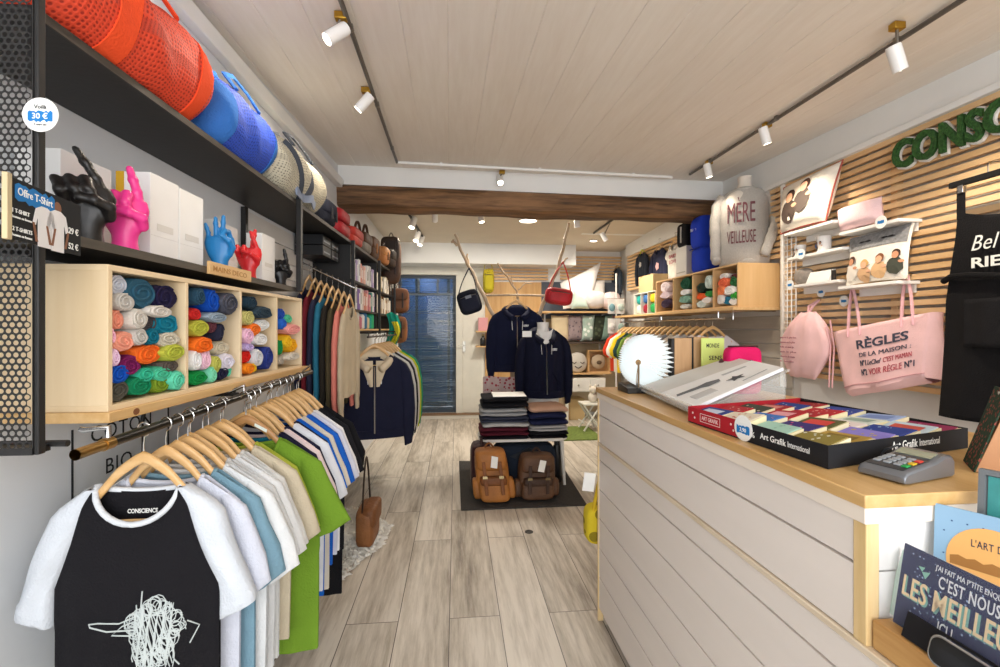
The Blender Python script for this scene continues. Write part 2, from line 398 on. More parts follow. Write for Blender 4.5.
mb = MB(); mb.box(a.x, b_.x, YB-0.03, YB, 1.5, a.z); struct(mb, 'wall_slate', mat('#4d5460', 0.8, 0, 0.05, 5, 0, 80, 'slate_paint'), smooth=0)
mb = MB(); mb.box(a.x, b_.x, YB-0.03, YB, 0.05, 1.5); struct(mb, 'wall_cream', mat('#cbb795', 0.8, 0, 0.05, 5, 0, 80, 'cream_paint'), smooth=0)
# rear door: glazed, with a clear reeded blind and blue yard doors behind
t = thing('door_1', None, None, (dl, YB+0.04, db)); t['kind'] = 'structure'
mb = MB(); fw = 0.05
mb.box(dl, dl+fw, YB+0.03, YB+0.07, db, dt); mb.box(dr-fw, dr, YB+0.03, YB+0.07, db, dt); mb.box(dl+fw, dr-fw, YB+0.03, YB+0.07, dt-fw, dt); mb.box(dl+fw, dr-fw, YB+0.03, YB+0.07, db, db+fw)
part(mb, 'door_frame', mat('#3a4552', 0.5, 0, 0.05, 5, 0, 80, 'dark_paint'), t)
mb = MB(); zt = AY(430, 294, YB).z
for q in (0.35, 0.68): mb.box(dl+(dr-dl)*q-0.015, dl+(dr-dl)*q+0.015, YB+0.035, YB+0.06, zt, dt-fw)
mb.box(dl+fw, dr-fw, YB+0.035, YB+0.06, zt-0.02, zt+0.02)
part(mb, 'glazing_bar', mat('#6f7a86', 0.5, 0, 0.05, 5, 0, 80, 'bar_paint'), t)
mb = MB(); mb.box(dl+fw, dr-fw, YB+0.05, YB+0.056, db+fw, dt-fw); part(mb, 'glass_pane', glass_mat('#5a7288', 0.35, 0.03), t)
mb = MB(); z = db+0.06; rnd = random.Random(3)
while z < dt-0.06:
    w = rnd.uniform(0.003, 0.012); a0 = rnd.uniform(-0.012, 0.012)
    mb.grid(lambda u, v: (dl+0.01+(dr-dl-0.02)*u, YB+0.018+0.002*v, z + a0*(u-0.5) + 0.004*sin(u*9+z*40) + w*v), 12, 1, 0.002, (0, 1, 0))
    z += rnd.uniform(0.02, 0.045)
part(mb, 'blind_reed', mat('#41596b', 0.25, 0, 0.4, 4, 0, 80, 'clear_reed', 0.8, 0, 0, 0.8), t)
mb = MB(); h0 = AY(464, 345, YB)
mb.tube([(h0.x, YB-0.06, h0.z), (h0.x, YB-0.1, h0.z), (h0.x-0.09, YB-0.1, h0.z-0.01)], 0.009); mb.box(h0.x-0.02, h0.x+0.02, YB-0.062, YB-0.05, h0.z-0.1, h0.z+0.06)
part(mb, 'door_handle', metalm('#b9b4a8'), t)
# the yard beyond the rear door
mb = MB()
for i in range(3): mb.box(-1.2+0.55*i, -1.2+0.55*i+0.5, 8.0, 8.04, 0.1, 2.3)
for i in range(3):
    for k in range(2): mb.box(-1.12+0.55*i, -1.12+0.55*i+0.34, 7.985, 8.0, 0.25+k*0.95, 1.05+k*0.95)
struct(mb, 'wall_yard', mat('#2f5fa0', 0.5, 0, 0.2, 3, 0, 80, 'blue_doors'), bevel=0.01)
mb = MB(); mb.box(-1.6, 0.8, 8.05, 8.15, 0, 2.9); mb.box(-1.65, -1.6, 7.2, 8.1, 0, 2.9); mb.box(0.8, 0.85, 7.2, 8.1, 0, 2.9); mb.box(-1.6, 0.8, 7.2, 8.1, 2.7, 2.8)
struct(mb, 'wall_yard_far', mat('#222a33', 0.9, 0, 0.2, 3, 0, 80, 'night_wall'), smooth=0)
light('yard_lamp', 'POINT', (-0.5, 7.6, 2.2), 14, (0.75, 0.87, 1.0), size=0.1)
# ============================================================= LEFT SHELVING
black_steel = mat('#1b1a1a', 0.5, 0, 0.1, 8, 0.05, 60, 'black_steel')
edge_ply = wood('#4d463c', '#35302a', 'y', 8)
ply_m = wood('#efd9b6', '#e2c79c', 'z', 3, 0.5, 5, 0.05, 'birch_ply')
ply_y = wood('#efd9b6', '#e2c79c', 'y', 3, 0.5, 5, 0.05, 'birch_ply_y')
pine_m = wood('#e3c08a', '#c99d61', 'y', 5, 0.5, 6, 0.1, 'pine')
FX, BX = -0.87, -1.148
TOPZ, LOWZ = 1.996, 1.556
PY = AX(46, 100, -0.842, LF).y - .028; PZ = AX(40, 452, -0.86, LF).z
def perforated(mb, x0, x1, z0, z1, y, pitch=0.0136, r=0.0049):
    dz = pitch*0.866; nz = int((z1-z0)/dz); nx = int((x1-x0)/pitch); n = 12
    for j in range(nz):
        for i in range(nx):
            cx = x0 + (i + 0.5 + 0.5*(j % 2))*pitch; cz = z0 + (j+0.5)*dz
            if cx + pitch*0.55 > x1: continue
            out = []
            for k in range(n):
                a = 2*PI*k/n; q = a % (PI/3); d = (pitch/2)/cos(q - (PI/6 if False else 0)) if q <= PI/6 else (pitch/2)/cos(PI/3 - q)
                out.append((cx + d*cos(a), y, cz + d*sin(a)))
            inn = [(cx + r*cos(2*PI*k/n), y, cz + r*sin(2*PI*k/n)) for k in range(n)]
            mb.add(out + inn, [(k, (k+1) % n, n+(k+1) % n, n+k) for k in range(n)])
t = thing('shelving_unit', 'black steel wall shelving with perforated end panel and two long shelves', 'shelves', (FX, PY+.02, PZ), LF)
mb = MB(); perforated(mb, -1.14, -0.849, PZ+.014, 2.4, PY+.01); part(mb, 'perforated_panel', black_steel, t, smooth=0)
mb = MB(); mb.box(-1.14, -0.852, PY+.01, PY+.05, PZ, PZ+.014); part(mb, 'bottom_lip', black_steel, t)
mb = MB(); mb.box(-0.853, -0.851, PY+.011, PY+.028, PZ+.014, 2.4); part(mb, 'side_lip', black_steel, t)
post_spots = [(PY, PZ, 2.4), (2.37, LOWZ-0.02, 2.0), (3.45, 1.3, 2.0), (4.45, 1.3, 2.0), (5.35, 1.3, 2.0)]
for y, z0, z1 in post_spots:
    mb = MB(); mb.box(-0.851 if y == PY else -0.866, -0.842, y+(.012 if y == PY else 0), y+0.028, z0, z1)
    part(mb, 'post', black_steel, t, bevel=0.002)
for y, z0, z1 in [(2.4, LOWZ, 1.966), (3.45, 1.3, 1.966)]:
    mb = MB(); mb.box(BX, BX+0.025, y, y+0.028, z0, z1); part(mb, 'post', black_steel, t, bevel=0.002)
mb = MB(); mb.box(BX, FX, PY+.03, 5.38, TOPZ-0.018, TOPZ); s = part(mb, 'shelf', black_steel, t)
mb = MB(); mb.box(FX, FX+0.004, PY+.03, 5.38, TOPZ-0.02, TOPZ); part(mb, 'edge_strip', edge_ply, s)
mb = MB(); mb.box(BX, FX, PY+.03, 2.38, LOWZ-0.02, LOWZ); s = part(mb, 'shelf', black_steel, t)
mb = MB(); mb.box(FX, FX+0.004, PY+.03, 2.38, LOWZ-0.022, LOWZ); part(mb, 'edge_strip', edge_ply, s)
for z in (1.72, 1.5, 1.33):
    mb = MB(); mb.box(BX, FX, 3.48, 5.36, z-0.016, z); part(mb, 'shelf', black_steel, t)
mb = MB()
mb = None
for y in (3.49, 4.46, 5.345):
    mb = MB(); mb.box(BX, FX-0.01, y, y+0.012, 1.3, TOPZ-0.02); part(mb, 'divider', black_steel, t)
# slatwall behind the second bay
mb = MB()
for k in range(9): mb.box(WL, WL+0.012, 2.42, 3.44, 1.06+0.1*k, 1.155+0.1*k)
struct(mb, 'wall_slatwall', mat('#d8d6d2', 0.6, 0, 0.04, 5, 0, 80, 'slatwall'), LF, bevel=0.002)
# hand lettering on the wall under the shelf
ink = mat('#22262a', 0.8, 0, 0, 5, 0, 80, 'ink')
def wall_text(body, px, py, h, bold=0.0):
    a = AX(px, py, WL+0.001, LF)
    mb.text(body, h, lambda u, v, w: (WL+0.0012+w, a.y+u, a.z+v), bold, 0.0006, 1.1)
mb = MB(); wall_text('COTON', 91, 443, 0.05); wall_text('BIO', 106, 474, 0.05)
w = struct(mb, 'trim_wall_lettering', ink, LF, smooth=0)
mb = MB()
for px_, y0, y1 in [(72, 430, 520), (142, 405, 470), (168, 400, 450)]:
    a, b = AX(px_, y0, WL, LF), AX(px_, y1, WL, LF); mb.box(WL, WL+0.002, a.y-0.003, a.y+0.003, b.z, a.z)
struct(mb, 'trim_wall_joint', ink, LF, smooth=0)
# round price sticker on the end post
white_p = paper('#f4f4f0'); blue_p = paper('#1f7ac0')
def disc(mb, c, r, fn, w0, w1, n=28): mb.prism([(r*cos(2*PI*k/n), r*sin(2*PI*k/n)) for k in range(n)], fn, w0, w1)
def brush(mb, fn, w, h, t0, t1, seed=1):
    rn = random.Random(seed); top = []; bot = []
    for k in range(13):
        x = -w/2 + w*k/12; top.append((x, h/2 + rn.uniform(-0.12, 0.15)*h)); bot.append((x, -h/2 + rn.uniform(-0.15, 0.12)*h))
    mb.prism(bot + top[::-1], fn, t0, t1)
c = AY(41, 115, PY-.001, LF)
t = thing('price_sticker', 'round white price sticker with blue brush stroke on the black shelf post', 'price tag', c, LF)
f = lambda u, v, w: (c.x+u, c.y-w, c.z+v)
mb = MB(); disc(mb, c, 0.033, f, 0, 0.0015); part(mb, 'disc', white_p, t)
mb = MB(); brush(mb, lambda u, v, w: f(u, v-0.003, w), 0.045, 0.018, 0.0016, 0.0022); part(mb, 'brush_stroke', blue_p, t)
mb = MB(); mb.text('Voilà', 0.008, lambda u, v, w: f(u, v+0.0115, w+0.002), 0.01, 0.0006, align='CENTER'); mb.text('T-shirt bio', 0.004, lambda u, v, w: f(u, v-0.021, w+0.002), 0, 0.0006, align='CENTER'); part(mb, 'lettering', ink, t, smooth=0)
mb = MB(); mb.text('30 €', 0.011, lambda u, v, w: f(u, v-0.008, w+0.0024), 0.02, 0.0006, align='CENTER'); part(mb, 'price', white_p, t, smooth=0)
# flag card with the t-shirt offer
p0 = AY(8, 213, 0.8, LF); p1 = AY(80, 226, 0.99, LF); H = 0.102
t = thing('offer_sign', 'black offer card showing two people in white t-shirts, clipped to the shelf end', 'sign', (p0.x, p0.y, p0.z), LF)
d = Vector((p1.x-p0.x, p1.y-p0.y, 0)); Lc = d.length; d.normalize(); nrm = Vector((d.y, -d.x, 0))
if nrm.x < 0: nrm = -nrm
zc = (p0.z+p1.z)/2
def cf(u, v, w): return Vector((p0.x, p0.y, zc)) + d*u + Vector((0, 0, v)) + nrm*w
mb = MB(); mb.prism([(0, -H/2), (Lc, -H/2), (Lc, H/2), (0, H/2)], cf, -0.001, 0.001); part(mb, 'card', paper('#17191d'), t)
mb = MB(); mb.prism([(-0.008, -H/2-0.002), (0.003, -H/2-0.002), (0.003, H/2+0.004), (-0.008, H/2+0.004)], cf, -0.004, 0.004); part(mb, 'clip', mat('#c9b68e', 0.5, 0, 0.1, 6, 0, 80, 'beige_clip'), t, bevel=0.001)
mb = MB(); mb.tube([cf(Lc-0.01, 0, -0.001), cf(Lc+0.01, 0, -0.01), (-.86, PY+.02, zc)], 0.002); part(mb, 'wire', black_steel, t)
mb = MB(); brush(mb, lambda u, v, w: cf(u+0.063, v+0.03, w), 0.1, 0.026, 0.0012, 0.0016); part(mb, 'brush_stroke', blue_p, t)
def tee_print(mb, u0, v0, s):
    for pol in ([(-.26,-.7),(.26,-.7),(.26,.1),(.34,-.15),(.46,-.1),(.34,.3),(.12,.4),(-.12,.4),(-.34,.3),(-.46,-.1),(-.34,-.15),(-.26,.1)],):
        mb.prism([(u0+a*s, v0+b*s) for a, b in pol], cf, 0.0012, 0.0017)
mb = MB(); tee_print(mb, 0.085, -0.006, 0.066); tee_print(mb, 0.122, -0.005, 0.07); part(mb, 'printed_tees', paper('#eceaea'), t)
for u0, s in ((0.085, 0.066), (0.122, 0.07)):
    mb = MB()
    mb.prism([(u0+0.011*cos(q*PI/5), 0.028+0.012*sin(q*PI/5)) for q in range(10)], cf, 0.0011, 0.0015)
    part(mb, 'printed_head', paper('#8b5f48'), t)
    for sg in (-1, 1): mb = MB(); mb.prism([(u0+sg*0.40*s, -0.012), (u0+sg*0.48*s, -0.012), (u0+sg*0.36*s, -0.045), (u0+sg*0.26*s, -0.045)], cf, 0.0018, 0.0021); part(mb, 'printed_arm', paper('#8b5f48'), t)
mb = MB()
mb.text('Offre T-Shirt', 0.013, lambda u, v, w: cf(u+0.063, v+0.0255, w+0.0018), 0.015, 0.0006, width=0.088, align='CENTER')
for k, (a, b) in enumerate((('1 T-SHIRT', '29 €'), ('2 T-SHIRTS', '52 €'))):
    v0 = -0.006 - 0.03*k
    mb.text(a, 0.007, lambda u, v, w: cf(u+0.006, v+v0, w+0.0022), 0.01, 0.0006)
    mb.text('homme ou femme', 0.0045, lambda u, v, w: cf(u+0.006, v+v0-0.009, w+0.0022), 0.01, 0.0006)
    mb.text(b, 0.012, lambda u, v, w: cf(u+0.153, v+v0-0.006, w+0.0022), 0.02, 0.0006)
part(mb, 'lettering', white_p, t, smooth=0)

# ------------------------------------------------------------- hand ornaments on the lower shelf
def finger(mb, pts, r0, r1):
    pts = [Vector(p) for p in pts]; q = []; n = len(pts)
    for i in range(n-1):
        for k in range(4): q.append(pts[i].lerp(pts[i+1], k/4))
    q.append(pts[-1]); m = len(q)
    mb.tube(q, [r0+(r1-r0)*i/(m-1) for i in range(m)], 10); mb.ell(q[-1], r1*1.02, 10, 6); mb.ell(q[0], r0, 10, 6)
    for p in pts[1:-1]: mb.ell(p, r0*1.03, 10, 6)
def hand(pose, s=1.0):
    """Left/right symmetric enough display hand: back of the hand towards -Y, base at z=0, about 0.21 m tall."""
    mb = MB()
    prof = [(0, .033, .028), (.025, .029, .025), (.045, .03, .024), (.065, .042, .026), (.09, .052, .026), (.115, .056, .025), (.14, .051, .021)]
    mb.loft([[Vector((a*cos(2*PI*k/18), b*sin(2*PI*k/18), z)) for k in range(18)] for z, a, b in prof])
    xs = [-.041, -.014, .013, .038]
    if pose == 'point':
        for i, x in enumerate(xs[:3]):                       # three curled fingers
            k = [0.0, .006, .008][i]
            finger(mb, [(x, 0.0, .13+k), (x*1.02, -.024, .142+k), (x*.98, -.04, .118+k), (x*.95, -.026, .1+k)], .0145, .012)
        finger(mb, [(xs[3]-.006, 0, .13), (.03, -.002, .165), (.023, -.004, .197), (.017, -.004, .226)], .0135, .0095)
        finger(mb, [(.042, -.006, .07), (.046, -.026, .09), (.022, -.043, .1), (-.006, -.045, .104)], .0145, .0115)
    elif pose == 'ok':
        finger(mb, [(xs[0], 0, .13), (-.04, -.003, .155), (-.045, -.006, .172), (-.047, -.012, .186)], .0095, .007)
        finger(mb, [(xs[1], 0, .135), (-.013, -.002, .168), (-.014, -.005, .192), (-.013, -.008, .212)], .0105, .0078)
        finger(mb, [(xs[2], 0, .135), (.011, -.002, .17), (.013, -.004, .198), (.015, -.008, .22)], .0108, .008)
        finger(mb, [(xs[3], 0, .13), (.036, -.018, .158), (.03, -.042, .158), (.022, -.055, .138)], .0108, .0085)
        finger(mb, [(.036, -.006, .07), (.052, -.022, .096), (.045, -.042, .12), (.024, -.055, .136)], .0125, .009)
    elif pose == 'crossed':
        for i, x in enumerate(xs[:2]):
            finger(mb, [(x, 0.0, .13), (x*1.02, -.024, .142), (x*.98, -.04, .118), (x*.95, -.026, .1)], .0112, .0092)
        finger(mb, [(xs[2], 0, .135), (.016, -.002, .17), (.024, -.004, .2), (.027, -.005, .222)], .011, .008)
        finger(mb, [(xs[3], 0, .13), (.028, -.012, .163), (.019, -.02, .19), (.012, -.018, .212)], .011, .008)
        finger(mb, [(.035, -.006, .07), (.042, -.024, .09), (.02, -.045, .108), (-.012, -.048, .118)], .0125, .0095)
    for v in mb.v: v *= s
    return mb
def hand_thing(px, py_top, X, pose, col, label, mirror=1, lean=0, rz=0, s=1.0):
    t_ = thing('hand_ornament', label, 'hand ornament', (0, 0, 0), LF, 'hand ornaments on the lower shelf')
    mb = hand(pose, s)
    for v in mb.v:
        v.x *= mirror; k = max(0, v.z-.12); v.x += lean*k
    part(mb, 'hand', mat(col, 0.38, 0, 0.05, 6, 0, 80, 'gloss_paint'), t_, remesh=0.0028)
    y = AX(px, 240, X, LF).y
    put(t_, (X, y, LOWZ), LF, R(rz)); return t_
hand_thing(88, 142, -0.93, 'point', '#1d1a19', 'black painted hand with raised finger, on the shelf beside the offer card', 1, -.35, 25, 1.0)
hand_thing(125, 165, -0.92, 'point', '#f03d92', 'hot pink hand with raised finger in front of a white box', 1, -.05, 18, 0.98)
hand_thing(220, 210, -0.91, 'ok', '#1f7fc0', 'bright blue hand making a ring of thumb and finger', 1, 0, 10, 0.92)
hand_thing(249, 226, -0.91, 'crossed', '#d8262b', 'red hand with two crossed fingers', 1, 0, 10, 0.9)
hand_thing(281, 245, -0.93, 'point', '#17171a', 'small black hand at the far end of the shelf, past the red hand', 1, 0, 40, 0.82)
# boxes behind the hands
def carton(px0, px1, X0, X1, h, label, col='#f1f0ee', stripe=None):
    a, b = AX(px0, 240, X1, LF).y, AX(px1, 240, X1, LF).y
    t_ = thing('gift_box', label, 'box', ((X0+X1)/2, (a+b)/2, LOWZ), LF, 'white gift boxes behind the hands')
    mb = MB(); mb.box(X0, X1, a+.001, b-.001, LOWZ, LOWZ+h); part(mb, 'carton', paper(col), t_, bevel=0.0015)
    mb = MB(); mb.box(X0+.006, X1+.0006, a+.004, b-.004, LOWZ+h*.28, LOWZ+h*.283); part(mb, 'flap_line', paper('#dcdad6'), t_)
    if stripe: mb = MB(); mb.box(X0, X0+.022, a-.0006, a+.002, LOWZ, LOWZ+h); part(mb, 'gold_stripe', paper('#d8a92c'), t_, 'gold stripe')
    mb = MB(); mb.prism([(X1-.0+.0, 0)] if False else [(a+.03, LOWZ+h*.35), (b-.03, LOWZ+h*.35), (b-.03, LOWZ+h*.43), (a+.03, LOWZ+h*.43)], lambda u, v, w: (X1+w, u, v), .0003, .0009); part(mb, 'printed_panel', paper('#e2dfd9'), t_)
carton(60, 112, -1.14, -1.03, .25, 'white gift box in the shadow behind the black hand')
carton(150, 179, -1.03, -0.935, .255, 'white gift box with a gold stripe behind the pink hand', '#f3f2f0', True)
carton(179.5, 203.5, -1.03, -0.935, .25, 'plain white gift box just past the gold striped one', '#f6f5f2')
carton(213, 238, -1.08, -0.99, .22, 'white gift box standing behind the blue hand', '#efece8')
carton(262, 275, -1.0, -0.93, .225, 'white gift box with a black edge behind the red hand', '#f2f1ef')
a = AX(207, 266, FX+.006, LF); b = AX(249, 277, FX+.006, LF)
t = thing('shelf_talker', 'small raw pine strip with burnt lettering on the shelf edge under the blue hand', 'sign', (FX+.006, a.y, LOWZ-.02), LF)
mb = MB(); mb.box(FX+.005, FX+.015, a.y, b.y, LOWZ-.024, LOWZ+.018); part(mb, 'strip', pine_m, t, bevel=.001)
mb = MB(); mb.text('MAINS DECO', .018, lambda u, v, w: (FX+.0155+w, a.y+.02+u, LOWZ-.012+v), .01, .0006, width=(b.y-a.y)*.8); part(mb, 'lettering', mat('#b07f45', .8, key='burnt'), t, smooth=0)

# ------------------------------------------------------------- plywood cubbies and rolled t-shirts
CX0, CX1, CZ0, CZ1 = -1.13, -0.85, 1.153, 1.502
CY = [AX(p, 340, CX1, LF).y for p in (108, 187, 241, 277, 302)]
t = thing('cubby_box', 'pale plywood cubby box of four open cells full of rolled t-shirts', 'storage box', (CX1, CY[0], CZ0), LF)
mb = MB(); mb.box(CX0, CX1, CY[0], CY[-1], CZ0, CZ0+.014); part(mb, 'bottom_panel', ply_y, t, bevel=.001)
mb = MB(); mb.box(CX0, CX1, CY[0], CY[-1], CZ1-.014, CZ1); part(mb, 'top_panel', ply_y, t, bevel=.001)
mb = MB(); mb.box(CX0, CX0+.008, CY[0], CY[-1], CZ0+.014, CZ1-.014); part(mb, 'back_panel', ply_y, t)
for i, y in enumerate(CY):
    w0 = 0 if i == 0 else (.014 if i == 4 else .007)
    mb = MB(); mb.box(CX0+.008, CX1, y-w0, y-w0+.014, CZ0+.014, CZ1-.014); part(mb, 'upright_panel', ply_m, t, bevel=.001)
t = thing('wall_shelf', 'thick knotty pine shelf board carrying the plywood cubby box', 'shelf', (-.84, 1.0, 1.13), LF)
mb = MB(); mb.box(BX, -.84, CY[0]-.01, CY[-1]+.09, 1.128, CZ0); part(mb, 'board', pine_m, t, bevel=.002)
kn = AX(137, 412, -.8385, LF); mb = MB(); mb.prism([(.007*cos(k*PI/6), .0085*sin(k*PI/6)) for k in range(12)], lambda u, v, w: (-.84+w, kn.y+u*1.6, 1.14+v), 0, .0006); part(mb, 'knot', mat('#7d4c2a', .7, key='knot'), t)
for y in (1.0, 1.7, 2.33):
    mb = MB(); mb.tube([(BX, y, 1.02), (BX+.02, y, 1.115), (-.82, y, 1.115)], .007); part(mb, 'bracket', black_steel, t)
rolls = [
 (4.45, 105, 265, [(165,125,66,62,'#2f5a70','petrol blue'),(270,145,58,58,'#221d3f','dark purple'),(70,88,38,42,'#c9ccd6','pale lilac grey'),(85,165,44,40,'#c4bfb8','stone grey'),
  (225,207,55,26,'#d6cfc6','oatmeal'),(300,262,56,48,'#127c96','teal'),(195,255,42,44,'#4a4548','charcoal'),(135,240,38,42,'#cfc9bf','sand'),(65,245,32,44,'#f09a80','coral'),
  (150,320,32,36,'#c6c2bb','light grey'),(205,318,30,38,'#0f6f86','deep teal'),(285,330,52,32,'#cfc8b8','cream'),(85,340,52,42,'#f5a58c','peach'),(34,318,16,34,'#f6b9cf','baby pink'),
  (195,398,62,46,'#ef6d24','orange'),(300,388,46,34,'#b6bd46','lime'),(40,412,22,36,'#e9c6e0','lilac'),(115,448,52,46,'#7a1d5a','plum'),(290,450,38,28,'#5f554f','taupe'),
  (190,488,32,34,'#38b995','sea green'),(255,485,44,30,'#52c9a3','mint'),(65,487,46,42,'#1152b8','royal blue'),(318,515,26,38,'#63d0ae','pale mint'),(68,578,50,44,'#56544b','olive grey'),
  (165,556,54,44,'#12855a','emerald'),(262,545,44,36,'#7f9a2c','moss')]),
 (5.56, 180, 280, [(100,92,28,46,'#2b4b60','slate blue'),(178,118,40,62,'#0f4bb0','cobalt'),(258,132,44,56,'#4b4d59','dark grey'),(96,190,32,34,'#d6302f','red'),(190,208,54,26,'#8fa0b0','grey blue'),
  (188,262,28,34,'#6b3b45','maroon'),(108,268,52,42,'#b9bb45','lime'),(228,290,14,48,'#2b2c3f','ink blue'),(118,362,54,44,'#f0701f','orange'),(240,378,46,36,'#cfc6b0','beige'),
  (90,446,32,54,'#f4f4f4','white'),(145,440,26,54,'#f3c9dc','pink'),(190,468,20,42,'#b9bb5a','khaki'),(252,455,42,42,'#e4e0ee','pale lilac'),(104,552,50,36,'#0f8f45','green'),
  (174,548,18,40,'#7fd9b4','mint'),(228,528,36,34,'#23243f','navy'),(276,512,14,26,'#63d0ae','aqua')]),
 (5.56, 180, 280, [(392,126,32,36,'#243b4b','dark petrol'),(455,182,48,34,'#2f4250','slate'),(380,212,34,42,'#c5c07a','pale lime'),(408,276,36,32,'#ef7a2a','orange'),(462,250,44,30,'#eef0f0','white'),
  (374,312,26,40,'#efc0dc','pink'),(458,330,38,34,'#f1f1f1','off white'),(384,374,28,22,'#cbb6e6','lavender'),(374,428,26,34,'#d8281f','red'),(430,432,28,46,'#d4d6da','silver grey'),
  (484,432,24,56,'#2b3a86','indigo'),(376,492,24,28,'#f08a1f','amber'),(412,488,14,24,'#f4c81f','yellow')]),
 (5.56, 180, 280, [(572,188,16,28,'#2b55b8','blue'),(610,215,18,24,'#55c79c','mint'),(570,246,14,28,'#2b6ad0','bright blue'),(625,275,42,26,'#f2a5a0','salmon'),(566,376,14,42,'#1f8f4a','green'),
  (600,342,20,36,'#f3c52a','yellow'),(645,362,24,34,'#f2b420','golden yellow'),(622,424,38,22,'#d8d2c6','cream'),(574,444,12,26,'#bdb3a5','beige')])]
def roll(px, py, rx, ry, col, label, group, X1, X0, fr, seed, lim):
    a = AX(px-rx, py, X1, fr).y; b = AX(px+rx, py, X1, fr).y; yc = (a+b)/2; hy = min(abs(b-a)/2*1.03, (lim[1]-lim[0])*.36)
    yc = max(lim[0]+hy*1.09, min(lim[1]-hy*1.09, yc))
    zc = AX(px, py, X1, fr).z; hz = abs(AX(px, py+ry, X1, fr).z - AX(px, py-ry, X1, fr).z)/2*1.06
    hz = min(hz, .07); zc = max(lim[2]+hz*1.12, min(lim[3]-hz*1.12, zc))
    rn = random.Random(seed); ph = rn.uniform(0, 6); n = 26; sg = 1 if X1 > X0 else -1
    t_ = thing('rolled_tshirt', label, 'rolled t-shirt', (X1, yc, zc-hz), fr, group)
    X1 = X1 - sg*rn.uniform(-.014, .008)
    def ring(x, k, w=1.0):
        return [Vector((x, yc + hy*k*cos(q)*(1+w*(.085*sin(3*q+ph)+.045*sin(5*q+ph*3))), zc + hz*k*sin(q)*(1+w*(.09*sin(2*q+ph*2)+.05*sin(7*q+ph))))) for q in [2*PI*i/n for i in range(n)]]
    mb = MB(); L = abs(X1-X0)
    xs = [(0, .9), (.04, .97), (.3, 1), (.6, .98), (.95, .97), (1, .9)]
    tl_y, tl_z = rn.uniform(-.02, .02), rn.uniform(-.012, .016)
    mb.loft([[p_ + Vector((0, tl_y*f_, tl_z*f_*(1-f_)*2)) for p_ in ring(X1 - sg*L*f_, k)] for f_, k in xs]); m_ = cloth(col); part(mb, 'roll', m_, t_, smooth=60)
    sp = [(X1 + sg*.0015, yc + hy*(.8-.6*i/44+.05*sin(i*.5+ph))*cos(ph+i*.25*sg), zc + hz*(.8-.6*i/44+.05*sin(i*.5+ph))*sin(ph+i*.25*sg)) for i in range(45)]
    mb = MB(); mb.tube(sp, max(.0028, min(hy, hz)*.1), 6); part(mb, 'spiral_fold', m_, t_, smooth=80)
cell_name = ['nearest', 'second', 'third', 'farthest']
for ci, (z, ox, oy, items) in enumerate(rolls):
    for k, (x, y, rx, ry, colr, cn) in enumerate(items):
        roll(ox+x/z, oy+y/z, rx/z, ry/z, colr, '%s rolled t-shirt in the %s cell of the left plywood cubby' % (cn, cell_name[ci]), 'rolled t-shirts in the left cubby', CX1-.012, CX0+.02, LF, ci*50+k, (CY[ci]+.014, CY[ci+1]-.008, CZ0+.014, CZ1-.014))

# ------------------------------------------------------------- hangers and shirts
hang_wood = wood('#e0ba86', '#cd9f60', 'x', 7, 0.32, 5, 0.05, 'hanger_wood')
hang_dark = wood('#b78a58', '#9a6f42', 'x', 7, 0.4, 5, 0.05, 'hanger_dark')
chrome = metalm('#c9c9c9', 0.18)
def hanger_z(x): return -.07 - .085*(abs(x)/.125)**1.25 if abs(x) < .125 else -.155 - .64*(abs(x)-.125)
def make_hanger(label, group, wm=hang_wood, half=.215, bar=True):
    t_ = thing('clothes_hanger', label, 'clothes hanger', (0, 0, 0), RF, group)
    rings = []
    for i in range(25):
        x = -half + 2*half*i/24; z = hanger_z(x) - .012 - .014*min(1, max(0, abs(x)-.07)/.05); e = 1 - .35*(abs(x)/half)**3; cy = -.003*(x/half)**2
        s_ = .64 if abs(x) > .02 else 0
        rings.append([(x, cy + .0062*e*cos(2*PI*k/10), z + .0155*e*sin(2*PI*k/10)) for k in range(10)])
    mb = MB(); mb.loft(rings); part(mb, 'arms', wm, t_, smooth=70)
    if bar: mb = MB(); mb.tube([(-.16, -.008, hanger_z(.16)-.02), (-.158, -.006, -.238), (.158, -.006, -.238), (.16, -.008, hanger_z(.16)-.02)], .0045); part(mb, 'trouser_bar', wm, t_)
    mb = MB(); pts = [(0, 0, -.08), (0, 0, -.05)] + [(.0175*sin(a) , 0, -.0135 + .0175*cos(a)) for a in [PI*.95 - i*PI*1.35/10 for i in range(11)]]
    mb.tube(pts, .0019, 6); part(mb, 'hook', chrome, t_)
    return t_
